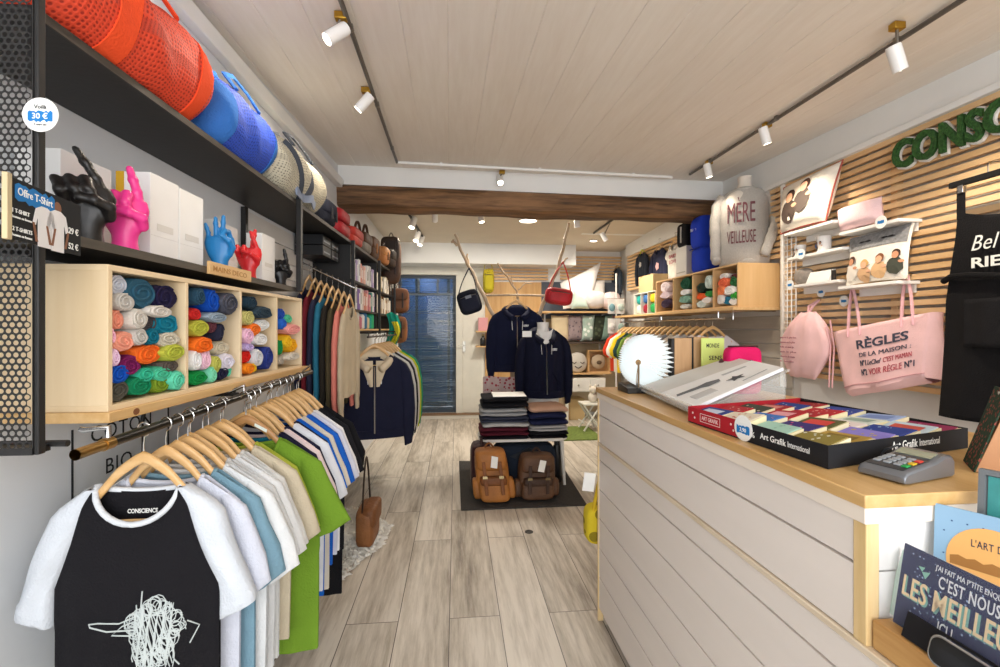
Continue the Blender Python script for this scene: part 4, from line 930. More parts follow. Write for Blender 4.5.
t = thing('leather_handbag', 'brown leather shoulder bag standing on the white sheepskin', 'bag', (pb.x, pb.y, .034), LF)
mb = MB(); soft(mb, pb.x-.055, pb.x+.055, pb.y-.13, pb.y+.13, .034, .27, .4); part(mb, 'body', leather('#8a5a33'), t, smooth=180)
mb = MB(); soft(mb, pb.x-.02, pb.x+.068, pb.y-.125, pb.y+.125, .15, .278, .4); part(mb, 'flap', leather('#7a4c28'), t, smooth=180)
mb = MB(); mb.tube([(pb.x-.01, pb.y-.11+.22*i/14, .25+.3*sin(PI*i/14)) for i in range(15)], .005, 6, sx=2.4); part(mb, 'strap', leather('#2a1b12'), t)
o, _, _, _ = garment('#141418', False, .88, 33, None, 'long black tunic at the far end of the left rail', 'tunic', 't-shirts on the left rail', .02, .2, None, False, .3, 'tunic'); hang(o, YEND+.01, 0, .0)
h_ = make_hanger('last wooden hanger on the left rail, holding the long black tunic', 'wooden hangers on the left rail', bar=False); hang(h_, YEND+.01)

# ============================================================= CEILING LIGHTING
def AC(px, py):
    z = 2.65
    for _ in range(12): p_ = AZ(px, py, z); z = ceilz(p_.x, p_.y)
    return AZ(px, py, z)
conduit = metalm('#8d8880', .4); lamp_white = plastic('#f2f1ee', .3)
c1 = AC(332, -30); c2 = AC(397, 160); c3 = AC(672, 175); c4 = AC(690, 172); c5 = AC(985, -20)
def dn(p, d=.03): return Vector((p.x, p.y, p.z-d))
for a_, b_, m_, r_, lab in ((c1, c2, mat('#6f6a64', .4, .7, .1, 8, 0, 80, 'pipe'), .011, 'grey metal lighting pipe along the left of the ceiling'), (c2, c3, lamp_white, .012, 'white lighting tube across the ceiling in front of the beam'), (c4, c5, mat('#6f6a64', .4, .7, .1, 8, 0, 80, 'pipe'), .011, 'grey metal lighting pipe along the right of the ceiling')):
    t = thing('lighting_pipe', lab, 'lighting pipe', dn(a_, 0), RF, 'ceiling lighting pipes')
    mb = MB(); mb.tube([dn(a_, .02), dn(b_, .02)], r_, 12); part(mb, 'pipe', m_, t)
    for f_ in (.15, .5, .85):
        q = dn(a_, .02).lerp(dn(b_, .02), f_); mb = MB(); mb.tube([q-(b_-a_).normalized()*.01, q+(b_-a_).normalized()*.01], r_*1.25, 12); mb.box(q.x-.01, q.x+.01, q.y-.01, q.y+.01, q.z+.006, q.z+.019); part(mb, 'saddle', lamp_white if r_ > .0115 else conduit, t)
lens_m = mat('#fff0d8', .3, 0, 0, 5, 0, 80, 'lamp_glow', .5, 14)
gold = metalm('#b8933c', .3)
def spot_lamp(head, aim, top, label, watt, spot=95, s=1.0, clip=True, col=(1, .87, .7), cone=True):
    """head: centre of the lamp body; aim: point it lights; top: fixing point on the pipe or ceiling."""
    head = Vector(head); d_ = (Vector(aim)-head).normalized(); rot = d_.to_track_quat('Z', 'Y').to_matrix()
    t_ = thing('spotlight', label, 'spotlight', top, RF, 'ceiling spotlights')
    if clip: mb = MB(); mb.obox(Vector(top), (.05*s, .035*s, .03*s)); part(mb, 'clip', gold, t_, bevel=.003)
    mb = MB(); mb.tube([Vector(top), Vector((head.x, head.y, head.z+.02*s))], .006*s, 8); part(mb, 'stem', conduit, t_)
    mb = MB(); mb.lathe([(.01*s, -.06*s), (.026*s, -.058*s), (.028*s, -.05*s), (.028*s, .05*s), (.025*s, .052*s), (.024*s, .042*s), (.002, .042*s)], head, 20, rot); part(mb, 'head', lamp_white, t_)
    mb = MB(); mb.lathe([(.001, .041*s), (.0225*s, .0415*s), (.021*s, .047*s), (.012*s, .051*s), (.001, .0525*s)], head, 16, rot); part(mb, 'bulb', lens_m, t_)
    if watt: light('spot_beam', 'SPOT', toW(head + d_*.062*s, RF), watt, col, aim, .03, spot, .7)
    return t_
def on_pipe(px, py, drop=.02): return dn(AC(px, py), drop)
def head_at(px, py, top):                                         # head hangs under its clip, at the same depth
    return AY(px, py, top.y)
for (cx_, cy_), (hx, hy), aim, lab, w_ in [((341, 12), (336, 34), (-1.12, 1.7, 1.95), 'white spotlight nearest the camera on the left ceiling pipe', 24), ((366, 87), (364, 103), (-1.12, 2.7, 1.95), 'second white spotlight on the left ceiling pipe', 24),
        ((502, 170), (500, 180), (.45, 2.2, .6), 'spotlight in the middle of the white ceiling tube, facing the camera', 20), ((897, 22), (897, 59), (2.35, 1.9, 1.5), 'nearest white spotlight on the right ceiling pipe', 42),
        ((767, 122), (765, 136), (2.4, 2.9, 1.5), 'second white spotlight on the right ceiling pipe', 42), ((709, 160), (708, 171), (2.3, 3.6, 1.6), 'third white spotlight on the right ceiling pipe, beside the grey sweatshirt', 10)]:
    tp = on_pipe(cx_, cy_); spot_lamp(head_at(hx, hy, tp), aim, tp, lab, w_, s=1.0)
# rear ceiling lamps
RZ = lambda y: EYE + 1.31 - .11*(y-4.3)/3
def rear_top(px, py):
    z = EYE+1.28
    for _ in range(8): p_ = AZ(px, py, z); z = RZ(p_.y)
    return AZ(px, py, z)
ta, tb = rear_top(409, 213), rear_top(423, 236)
t = thing('track', 'short black lighting track on the rear ceiling by the left wall', 'lighting track', ta, RF)
mb = MB(); mb.tube([dn(ta, .015), dn(tb, .015)], .014, 8); part(mb, 'rail', black_steel, t)
for k, (f_, px_, py_, lab) in enumerate([(.1, 413, 223, 'first white spotlight on the short black track'), (.6, 417, 237, 'second white spotlight on the short black track'), (.95, 421, 241, 'third white spotlight on the short black track')]):
    q = dn(ta, .015).lerp(dn(tb, .015), f_); spot_lamp(AY(px_, py_, q.y), (-.9, 4.6+.4*k, .9), q, lab, 18, s=1.25, clip=False)
for (px_, py_), aim, lab, w_ in [((435, 217), (-.3, 6.8, 1.2), 'small white spotlight alone on the rear ceiling, left of centre', 30), ((481, 217), (.5, 4.4, .5), 'white spotlight just under the beam, facing the camera, left one', 15), ((577, 222), (1.5, 5.2, .9), 'white spotlight just under the beam, facing the camera, right one', 17)]:
    Y_ = 4.75 if px_ != 435 else 5.0; h_ = AY(px_, py_, Y_); tp = Vector((h_.x, h_.y, RZ(Y_))); spot_lamp(h_, aim, tp, lab, w_, clip=False, s=1.1)
dnl = rear_top(528, 219)
t = thing('downlight', 'round flush downlight glowing in the rear ceiling', 'ceiling light', dnl, RF)
mb = MB(); mb.lathe([(.11, RZ(dnl.y)), (.112, RZ(dnl.y)-.02), (.1, RZ(dnl.y)-.026), (.098, RZ(dnl.y)-.01)], (dnl.x, dnl.y, 0), 28); part(mb, 'rim', lamp_white, t)
mb = MB(); mb.lathe([(.001, RZ(dnl.y)-.012), (.096, RZ(dnl.y)-.012), (.09, RZ(dnl.y)-.02), (.001, RZ(dnl.y)-.022)], (dnl.x, dnl.y, 0), 28); part(mb, 'diffuser', mat('#fff4e2', .4, 0, 0, 5, 0, 80, 'diffuser', .5, 6), t)
light('downlight_beam', 'AREA', toW((dnl.x, dnl.y, RZ(dnl.y)-.04), RF), 45, (1, .92, .8), (dnl.x, dnl.y, 0), .2)
# white boxed-in duct and lamp at the right rear, and its conduit
a_ = AY(576, 227, 6.2); b_ = AY(640, 239, 6.2)
mb = MB(); mb.box(a_.x, WR, 5.9, YB, b_.z, RZ(6.2)+.02); struct(mb, 'trim_duct', white_w, bevel=.005)
l_ = AY(599, 240, 6.05); t = thing('downlight', 'bright round lamp under the white boxed duct at the right rear', 'ceiling light', (l_.x, 6.3, b_.z), RF)
mb = MB(); mb.lathe([(.06, b_.z), (.06, b_.z-.02), (.052, b_.z-.024), (.05, b_.z-.012)], (l_.x, 6.3, 0), 20); part(mb, 'rim', lamp_white, t)
mb = MB(); mb.lathe([(.001, b_.z-.012), (.05, b_.z-.012), (.045, b_.z-.022), (.001, b_.z-.024)], (l_.x, 6.3, 0), 20); part(mb, 'diffuser', mat('#fff4e2', .4, 0, 0, 5, 0, 80, 'diffuser', .5, 6), t)
light('duct_lamp_beam', 'SPOT', toW((l_.x, 6.3, b_.z-.05), RF), 40, (1, .88, .72), (l_.x+.1, 6.5, 0), .05, 130, .8)
a_, b_ = rear_top(648, 193), rear_top(594, 232)
t = thing('lighting_pipe', 'dark metal pipe on the rear ceiling towards the right', 'lighting pipe', a_, RF)
mb = MB(); mb.tube([dn(a_, .015), dn(b_, .015)], .013, 10); part(mb, 'pipe', mat('#5d5a55', .4, .7, .1, 8, 0, 80, 'dark_pipe'), t)
q = dn(a_, .015).lerp(dn(b_, .015), .62); spot_lamp(AY(604, 237, q.y), (2.3, 5.3, 1.6), q, 'white spotlight on the dark pipe of the rear ceiling', 40, clip=False)
# ============================================================= REAR: RUG, TABLE, PACKS
pts = [AZ(*q, 0) for q in ((461, 511), (587, 506), (560, 463), (459, 462))]
mb = MB(); mb.hexa([(p.x, p.y, .001) for p in pts], [(p.x, p.y, .012) for p in pts])
solo(mb, 'floor_mat', 'dark charcoal floor mat under the backpacks and low table', 'mat', mat('#3a3735', .95, 0, .2, 60, .3, 200, 'mat_pile'), (pts[0].x, pts[0].y, 0), bevel=.003)
mb = MB(); q = AZ(529, 532, 0); mb.lathe([(.028, .0005), (.028, .003), (.022, .004), (.001, .004)], (q.x, q.y, 0), 20); solo(mb, 'floor_socket', 'small round dark floor outlet in the planks before the mat', 'floor outlet', mat('#2b2825', .4, .5, key='outlet'), (q.x, q.y, 0))
TZ, TF = .425, 3.8
tl, tr = AY(479, 440, TF).x, AY(570, 440, TF).x; tc = (tl+tr)/2; hw = (tr-tl)/2
t = thing('low_table', 'low white table with rounded corners stacked with folded clothes', 'table', (tc, TF+.28, .012))
def rrect(hx, hy, r, n=6):
    out = []
    for sx, sy, a0 in ((1, 1, 0), (-1, 1, 90), (-1, -1, 180), (1, -1, 270)):
        for k in range(n+1): a = R(a0+90*k/n); out.append((sx*(hx-r)+r*cos(a), sy*(hy-r)+r*sin(a)))
    return out
mb = MB(); mb.prism(rrect(hw, .2, .12), lambda u, v, w: (tc+u, TF+.2+v, w), TZ-.022, TZ); part(mb, 'tabletop', plastic('#ecebe6', .3), t, bevel=.005)
for sx in (-1, 1):
    for sy in (-1, 1): mb = MB(); mb.tube([(tc+sx*(hw-.05), TF+.2+sy*.1, TZ-.02), (tc+sx*(hw-.03), TF+.2+sy*.13, .012)], [.018, .012], 10); part(mb, 'leg', plastic('#e4e2dc', .4), t)
def folded(x0, x1, y0, y1, z0, z1, col, label, name='folded_sweatshirt', layers=3, seed=0):
    rn_ = random.Random(seed); t_ = thing(name, label, 'folded clothes', ((x0+x1)/2, (y0+y1)/2, z0), RF, 'folded clothes on the low table')
    h = (z1-z0)/layers; m_ = cloth(col)
    for k in range(layers):
        j = lambda: rn_.uniform(-.012, .012); a0, a1, b0 = x0+j(), x1+j(), y0+j()
        mb = MB(); rings = []
        for i in range(13):
            f_ = i/12; y = b0+(y1-b0)*f_; e = min(1, (1-abs(2*f_-1)**6))**.5*.8+.2
            zz = z0+h*(k+.5); hh = h*.5*e; cx_ = (a0+a1)/2; hx = (a1-a0)/2*(.94+.06*e)
            rings.append([Vector((cx_+hx*math.copysign(abs(cos(q))**.35, cos(q)), y, zz+hh*math.copysign(abs(sin(q))**.6, sin(q))+.004*sin(cos(q)*5+k*2+seed))) for q in [2*PI*n_/22 for n_ in range(22)]])
        mb.loft(rings); part(mb, 'layer', m_, t_, smooth=120)
    return t_
xl0, xl1 = AY(481, 430, TF+.02).x, AY(529, 430, TF+.02).x; xr0, xr1 = AY(530, 430, TF+.02).x, AY(569, 430, TF+.02).x
def zat(py): return AY(500, py, TF+.03).z
lst = [(441, 437, '#1d1b22', 'black folded sweatshirt at the foot of the left stack', 1), (437, 428, '#561c2b', 'maroon folded sweatshirt low in the left stack', 2), (428, 423, '#bdbdbc', 'pale grey folded sweatshirt above the maroon one', 1), (423, 417, '#3a3f52', 'navy flecked folded sweatshirt in the middle of the left stack', 2), (417, 409, '#a7a9ab', 'mid grey folded sweatshirt under the black folded jacket', 2), (409, 397, '#17171c', 'black folded jacket on top of the left stack', 2)]
for i, (p0_, p1_, c_, lab, ly) in enumerate(lst): folded(xl0, xl1, TF+.02, TF+.37, zat(p0_), zat(p1_)-.001, c_, lab, layers=ly, seed=i)
lst = [(441, 433, '#17171d', 'black folded sweatshirt at the foot of the right stack', 2), (433, 427, '#b9b9ba', 'pale grey folded sweatshirt low in the right stack', 2), (427, 414, '#1e2446', 'thick navy folded sweatshirt in the right stack', 2), (414, 408, '#c39d87', 'dusty pink folded sweatshirt on top of the right stack', 1)]
for i, (p0_, p1_, c_, lab, ly) in enumerate(lst): folded(xr0, xr1, TF+.02, TF+.37, zat(p0_), zat(p1_)-.001, c_, lab, layers=ly, seed=10+i)
a, b = AY(493, 399, TF+.05), AY(526, 395, TF+.05)
mb = MB(); mb.hexa([(a.x, TF+.03, zat(397)), (b.x, TF+.03, zat(397)), (b.x, TF+.22, zat(397)), (a.x, TF+.22, zat(397))], [(a.x, TF+.03, zat(396.3)), (b.x, TF+.03, zat(396.3)), (b.x, TF+.22, zat(395)), (a.x, TF+.22, zat(395))])
solo(mb, 'price_card', 'white price card lying on top of the black folded jacket', 'price tag', white_p, (a.x, TF+.1, zat(397)), bevel=.001)
# pink patterned cloth between hoodie and stack
a, b = AY(483, 377, 4.5), AY(528, 398, 4.5)
mb = MB(); mb.grid(lambda u, v: (a.x+(b.x-a.x)*u, 4.5+.02*sin(u*15)+.03*v, a.z+(b.z-a.z)*v+.006*sin(u*9)), 24, 8, .01, (0, 1, 0))
def patterned(c1, c2, sc, key):
    k = (c1, c2, sc, key)
    if k in _M: return _M[k]
    m = cloth(c1).copy(); m.name = key; _M[k] = m; nt = m.node_tree; b_ = nt.nodes['Principled BSDF']
    tc_ = nt.nodes.new('ShaderNodeTexCoord'); v_ = nt.nodes.new('ShaderNodeTexVoronoi'); v_.inputs['Scale'].default_value = sc; nt.links.new(tc_.outputs['Object'], v_.inputs['Vector'])
    r_ = nt.nodes.new('ShaderNodeValToRGB'); r_.color_ramp.interpolation = 'CONSTANT'; e = r_.color_ramp.elements; e[0].color = lin(c2); e[1].color = lin(c1); e[1].position = .35
    nt.links.new(v_.outputs['Distance'], r_.inputs[0]); nt.links.new(r_.outputs[0], b_.inputs['Base Color']); return m
solo(mb, 'patterned_scarf', 'pink and red patterned cloth below the hanging navy hoodie', 'scarf', patterned('#cdb6b3', '#a8434f', 28, 'pink_pattern'), ((a.x+b.x)/2, 4.5, b.z))

def backpack(px0, px1, py0, py1, Y, m, m2, label, tilt=0, depth=.17, group=None):
    a = AY(px0, py0, Y); b = AY(px1, py1, Y); w = b.x-a.x; h = a.z-.012; cx_ = (a.x+b.x)/2; z0 = .013
    t_ = thing('backpack', label, 'backpack', (cx_, Y+depth/2, z0), RF, group)
    def sh(mb):
        for v in mb.v: v.x += (v.z-z0)*math.tan(R(tilt)); v.y += (v.z-z0)*.18
        return mb
    mb = MB(); soft(mb, cx_-w/2, cx_+w/2, Y, Y+depth, z0, z0+h, .42, 32, 18); part(sh(mb), 'body', m, t_, smooth=180)
    mb = MB(); soft(mb, cx_-w*.44, cx_+w*.44, Y-.035, Y+.06, z0+.012, z0+h*.48, .42, 28, 14); part(sh(mb), 'front_pocket', m, t_, smooth=180)
    mb = MB(); soft(mb, cx_-w*.4, cx_+w*.4, Y-.045, Y+.03, z0+h*.36, z0+h*.54, .4, 24, 10); part(sh(mb), 'pocket_flap', m2, t_, smooth=180)
    mb = MB(); soft(mb, cx_-w*.47, cx_+w*.47, Y-.022, Y+depth-.01, z0+h*.62, z0+h+.012, .42, 28, 14); part(sh(mb), 'lid', m, t_, smooth=180)
    for s_ in (-1, 1):
        mb = MB(); mb.box(cx_+s_*w*.24-.013, cx_+s_*w*.24+.013, Y-.052, Y-.042, z0+h*.2, z0+h*.84); part(sh(mb), 'strap', m2, t_, bevel=.003)
        mb = MB(); mb.box(cx_+s_*w*.24-.018, cx_+s_*w*.24+.018, Y-.056, Y-.049, z0+h*.52, z0+h*.57); part(sh(mb), 'buckle', metalm('#8a7a5a'), t_)
    mb = MB(); mb.tube([(cx_-.04+.08*i/8, Y+depth*.6, z0+h+.045*sin(PI*i/8)) for i in range(9)], .008, 8); part(sh(mb), 'handle', m2, t_)
    for s_ in (-1, 1): mb = MB(); soft(mb, cx_+s_*w*.5-.035, cx_+s_*w*.5+.035, Y+.02, Y+.12, z0+.02, z0+h*.45, .5, 16, 10); part(sh(mb), 'side_pocket', m, t_, smooth=180)
    mb = MB(); mb.obox((cx_+.02, Y-.058, z0+h*.84), (.05, .003, .085), rotm(0, 12, 0)); part(sh(mb), 'swing_tag', white_p, t_, 'white swing tag', bevel=.001)
    return t_
backpack(479, 513, 455, 508, 3.5, leather('#a86c30'), leather('#7d4a20'), 'tan brown canvas backpack leaning on the mat before the table', -6)
backpack(519, 556, 460, 506, 3.52, leather('#5c3f2a'), leather('#40291b'), 'dark brown canvas backpack with white tag before the low table', 3)
p0_, p1_ = AY(470, 441, 3.88), AY(489, 476, 3.88)
pouch('holdall', 'dark maroon bag standing at the left end of the mat', 'bag', leather('#3a1a20'), p0_.x, p1_.x+.02, 3.72, 3.98, .013, p0_.z, None, (leather('#2c1418'), .05), None, RF)
a, b = AY(489, 446, 3.98), AY(557, 478, 3.98)
t = thing('duffel_bag', 'navy and black holdall lying under the low white table', 'bag', ((a.x+b.x)/2, 3.98, .013))
mb = MB(); soft(mb, a.x+.03, b.x-.02, 3.86, 4.12, .013, .36, .4, 30, 14); part(mb, 'body', cloth('#27303f'), t, smooth=180)
cx_ = (a.x+b.x)/2+.03; mb = MB(); mb.prism([(-.16, 0), (0, .07), (.16, 0), (0, -.07)], lambda u, v, w: (cx_+u, 3.86-w, .27+v), -.01, .006); part(mb, 'patch', leather('#1c222b'), t, bevel=.003)
mb = MB(); mb.lathe([(.035, 0), (.035, .012), (.02, .016), (.001, .016)], (cx_, 3.855, .27), 18, rotm(90, 0, 0)); part(mb, 'badge', metalm('#3f4650', .4), t)
a = AY(557, 448, 3.95); t = thing('water_bottle', 'black cylindrical bottle at the right end of the low table', 'bottle', (a.x, 3.95, .013))
mb = MB(); mb.lathe([(.036, .013), (.04, .02), (.04, .3), (.03, .335)], (a.x, 3.95, 0), 20); part(mb, 'body', plastic('#17171a'), t)
mb = MB(); mb.lathe([(.024, .335), (.026, .34), (.026, .37), (.001, .372)], (a.x, 3.95, 0), 18); part(mb, 'cap', plastic('#2b2b2f'), t)

# ------------------------------------------------------------- mannequin with navy hoodie
MY = 4.32; m0 = AY(543, 323, MY); zb_ = .012
t = thing('mannequin', 'white headless mannequin bust on a stand behind the low table', 'mannequin', (m0.x, MY, zb_))
mann = plastic('#e6e3de', .35)
def torso_rows(c, z1, H, s=1.0):
    """bust from hip (z1-H) to neck top (z1)"""
    R_ = [(0, .15, .1), (.12, .155, .1), (.3, .125, .085), (.45, .14, .1), (.6, .165, .11), (.72, .17, .095), (.8, .15, .075), (.85, .09, .06), (.88, .06, .055), (.94, .053, .052), (1, .055, .054)]
    return [[Vector((c[0]+a_*s*cos(2*PI*k/28), c[1]+b_*s*sin(2*PI*k/28), z1-H+H*f_)) for k in range(28)] for f_, a_, b_ in R_]
mb = MB(); mb.loft(torso_rows((m0.x, MY), m0.z, .76)); part(mb, 'bust', mann, t, smooth=80)
mb = MB(); mb.lathe([(.057, m0.z-.002), (.058, m0.z+.006), (.001, m0.z+.008)], (m0.x, MY, 0), 24); part(mb, 'neck_cap', mann, t)
mb = MB(); mb.tube([(m0.x, MY, m0.z-.75), (m0.x, MY, .03)], .014, 12); part(mb, 'pole', chrome, t)
mb = MB(); mb.lathe([(.15, .013), (.15, .022), (.03, .035), (.016, .05)], (m0.x, MY, 0), 28); part(mb, 'base', chrome, t)
mb = MB(); mb.grid(lambda u, v: (m0.x+(-.075+.15*u)*(1-.45*v), MY-.125-.03*v+.02*(2*u-1)**2, m0.z-.085-.11*v+.03*(2*u-1)**2), 12, 8, .004, (0, 1, 0)); part(mb, 'white_vest', cloth('#e9e7e4'), t)
j = zip_jacket('#12152a', None, 'navy zip hoodie with white chest emblem worn by the mannequin', 'navy zip hoodies', True, True, .225)
put(j, (m0.x+.005, MY-.01, m0.z+.075)); j.scale = (.88, 3.0, .96)
for ch in j.children:
    if ch.name.startswith('sleeve'): ch.scale = (1, .62, 1)
    if ch.name.startswith('hood'): ch.scale = (1, .62, 1)
mb = MB(); q = AY(527, 334, MY-.2); mb.obox(q, (.085, .003, .055), rotm(0, 0, 0)); solo(mb, 'price_card', 'white price card on the shoulder of the mannequin hoodie', 'price tag', white_p, q, bevel=.001)

# ------------------------------------------------------------- driftwood branch rack with the hanging hoodie
bark = wood('#cdb79c', '#9d8466', 'z', 6, .7, 5, .3, 'driftwood')
def branch(name, path, r0_, r1_, twigs, label, Y):
    P = [AY(px, py, Y + dy) for px, py, dy in path]; t_ = thing(name, label, 'branch', P[0], RF, 'driftwood branches')
    def smoothpath(P):
        out = []
        for i in range(len(P)-1):
            for k in range(4): out.append(P[i].lerp(P[i+1], k/4))
        out.append(P[-1]); n_ = len(out)
        return [p_ + Vector((.006*sin(i*1.7), .006*cos(i*1.3), 0)) for i, p_ in enumerate(out)], n_
    q, n_ = smoothpath(P); mb = MB(); mb.tube(q, [r0_+(r1_-r0_)*i/(n_-1) for i in range(n_)], 10); part(mb, 'stem', bark, t_, smooth=80)
    for tw in twigs:
        q, n_ = smoothpath([AY(px, py, Y+dy) for px, py, dy in tw]); mb = MB(); mb.tube(q, [r1_*1.05-(r1_*.45)*i/(n_-1) for i in range(n_)], 8); part(mb, 'twig', bark, t_, smooth=80)
BY = 4.75
fl = AZ(522, 417, 0)
branch('branch', [(519, 455, 0), (512, 372, 0), (497, 322, 0), (484, 297, 0), (472, 272, 0), (463, 255, 0), (455, 234, 0)], .026, .014, [[(472, 275, 0), (468, 262, 0), (467, 254, .01)], [(457, 246, 0), (453, 240, 0), (452, 243, 0)]], 'pale driftwood branch leaning to the left behind the hanging hoodie', BY)
branch('branch', [(521, 455, .02), (528, 372, .02), (537, 320, .02), (549, 290, .02), (558, 268, .02), (564, 245, .02), (569, 223, .02)], .026, .014, [[(556, 272, .02), (563, 262, .02), (567, 258, .02)]], 'pale driftwood branch leaning to the right with the red waist bag', BY)
branch('forked_twig', [(520, 310, .08), (517, 292, .08), (508, 278, .08), (497, 263, .08)], .013, .008, [[(517, 292, .08), (513, 286, .08), (511, 276, .08)], [(518, 290, .08), (526, 283, .08), (531, 284, .08)]], 'forked twig like an antler between the two driftwood branches', BY)
a, b = AY(486, 301, BY-.05), AY(546, 301, BY-.05)
HB = Vector(((a.x+b.x)/2+.0, BY-.06, a.z+.06))
mb = MB(); mb.tube([(a.x, BY-.03, HB.z), (HB.x-.06, BY-.085, HB.z), (HB.x+.06, BY-.085, HB.z), (b.x, BY-.03, HB.z)], .011, 10); solo(mb, 'crossbar', 'thin wooden bar tied across the two driftwood branches', 'bar', bark, ((a.x+b.x)/2, BY-.05, HB.z))
j = zip_jacket('#161a33', None, 'navy zip hoodie hanging from the driftwood branches', 'navy zip hoodies', True, True, .24); put(j, (HB.x, BY-.085, HB.z+.022)); j.scale = (1.0, 1.15, 1.0)
h_ = make_hanger('pale wooden hanger carrying the navy hoodie on the branches', 'wooden hangers at the rear'); put(h_, (HB.x, BY-.085, HB.z+.022))
# bags on the branches
def sling(name, label, px0, px1, py0, py1, Y, m, m2, top, tilt=0, dep=.09, extra=None):
    a = AY(px0, py0, Y); b = AY(px1, py1, Y); cx_, cz = (a.x+b.x)/2, (a.z+b.z)/2; tp = AY(top[0], top[1], Y+.02)
    t_ = thing(name, label, 'bag', (cx_, Y, b.z)); rot = rotm(0, tilt, 0); hx, hz = (b.x-a.x)/2, (a.z-b.z)/2
    mb = MB(); mb.ell((cx_, Y, cz), (hx, dep/2, hz), 24, 12, rot, .5); part(mb, 'body', m, t_, smooth=180)
    mb = MB(); mb.ell(Vector((cx_, Y, cz)) + rot @ Vector((0, -dep*.32, -hz*.12)), (hx*.82, dep*.3, hz*.68), 20, 10, rot, .5); part(mb, 'front_pocket', m2, t_, smooth=180)
    mb = MB(); mb.tube([Vector((cx_, Y-dep*.6, cz))+rot @ Vector((-hx*.7, 0, hz*.45)), Vector((cx_, Y-dep*.63, cz))+rot @ Vector((0, 0, hz*.5)), Vector((cx_, Y-dep*.6, cz))+rot @ Vector((hx*.7, 0, hz*.45))], .004, 6); part(mb, 'zip', metalm('#777777'), t_)
    for s_ in (-1, 1):
        e = Vector((cx_, Y, cz)) + rot @ Vector((s_*hx*.86, 0, hz*.6)); mb = MB()
        mb.tube([e.lerp(tp, i/8) + Vector((s_*.015*sin(PI*i/8), 0, 0)) for i in range(9)], .006, 6, sx=1.8); part(mb, 'strap', m2, t_)
    return t_, Vector((cx_, Y-dep*.62, cz)), rot
s_, c_, rt = sling('camera_bag', 'black and navy camera pouch hanging from the left branch', 458, 481, 290, 314, BY-.05, cloth('#1b1d27'), cloth('#262938'), (469, 268), -18, .12)
mb = MB(); mb.obox(c_ + rt @ Vector((0, -.004, .05)), (.06, .003, .03), rt); part(mb, 'logo_patch', cloth('#8c909a'), s_, 'grey stitched patch')
sling('waist_bag', 'glossy red waist bag hanging from the right branch by a black strap', 545, 572, 288, 305, BY-.05, leather('#a3161f'), leather('#b81d27'), (563, 262), 8, .13)
sling('waist_bag', 'yellow speckled sling bag hanging by the rear door frame', 483, 494, 269, 293, YB-.3, patterned('#b9a72e', '#7d7a22', 40, 'yellow_camo'), cloth('#b5a82f'), (488, 257), 0, .16)
a, b = AY(473, 262, YB-.05), AY(489, 261, YB-.3)
t = thing('wall_hook', 'black curved hook bar over the rear door frame, holding the yellow bag', 'hook', a)
mb = MB(); mb.tube([AY(473, 266, YB-.04), AY(474, 262, YB-.08), AY(478, 260, YB-.16), AY(489, 260, YB-.3)], .014, 8); part(mb, 'bar', black_steel, t)

# ------------------------------------------------------------- rear right shelves
SY0, SY1 = 6.55, YB-.03
def shelf_x(px0, px1, py, name, label, m, th=.025):
    a, b = AY(px0, py, SY0), AY(px1, py, SY0); mb = MB(); mb.box(a.x, b.x, SY0, SY1, a.z-th, a.z)
    t_ = thing(name, label, 'shelf', (a.x, SY0, a.z-th)); part(mb, 'board', m, t_, bevel=.002)
    for f_ in (.12, .88):
        x = a.x+(b.x-a.x)*f_; mb = MB(); mb.box(x-.012, x+.012, SY0+.05, SY1, a.z-th-.012, a.z-th); mb.box(x-.012, x+.012, SY1-.012, SY1, a.z-th-(.16 if th > .02 else .013), a.z-th); part(mb, 'bracket', lamp_white, t_)
    return a, b
pine_x = wood('#dbb683', '#bf935b', 'x', 5, .5, 6, .1, 'pine_x')
sa, sb_ = shelf_x(541, 622, 311, 'wall_shelf', 'pine shelf of white cushions at the rear right', pine_x)
s2, _ = shelf_x(545, 618, 342, 'wall_shelf', 'dark shelf of patterned cushions at the rear right', mat('#4a3b30', .6, 0, .1, 5, key='dark_shelf'))
s3, _ = shelf_x(560, 612, 373.5, 'wall_shelf', 'pale shelf carrying the round face cushion and wooden frame', pine_x, .02)
def cushion_q(c, name, label, m, puff=.06, group=None, nrm=None, cat='cushion', fr=RF, piping=None, n=14):
    """c: four corners bl, br, tr, tl."""
    c = [Vector(p) for p in c]; nm = (c[1]-c[0]).cross(c[3]-c[0]).normalized() if nrm is None else Vector(nrm)
    def S(sg):
        def f_(u, v):
            p_ = c[0].lerp(c[1], u).lerp(c[3].lerp(c[2], u), v); w_ = max(0.0, 1-(2*u-1)**4)*max(0.0, 1-(2*v-1)**4)
            q = (c[0]+c[1]+c[2]+c[3])/4; pin = .06*(1-(2*u-1)**2)*abs(2*v-1)**3 + .06*(1-(2*v-1)**2)*abs(2*u-1)**3
            return p_.lerp(q, pin) + nm*sg*puff*w_**.6
        return f_
    t_ = thing(name, label, cat, (c[0]+c[1])/2, fr, group)
    mb = MB(); mb.grid(S(1), n, n); mb.grid(S(-1), n, n); part(mb, 'cover', m, t_, smooth=120)
    if piping:
        e = [S(0)(u, v) for u, v in [(i/10, 0) for i in range(10)]+[(1, i/10) for i in range(10)]+[(1-i/10, 1) for i in range(10)]+[(0, 1-i/10) for i in range(10)]]
        mb = MB(); mb.tube(e, .006, 6, closed=True); part(mb, 'piping', piping, t_)
    return t_, S, nm
def cq(px, Y): return [AY(a_, b_, Y+dy) for a_, b_, dy in px]
wc = cloth('#e6e4e2'); g5 = 'cushions on the rear right shelves'
cushion_q(cq([(563, 309, .1), (590, 309, .1), (601, 262, .3), (560, 283, .25)], 6.6), 'cushion', 'large white cushion with pointed corner leaning at the back of the pine shelf', wc, .07, g5)
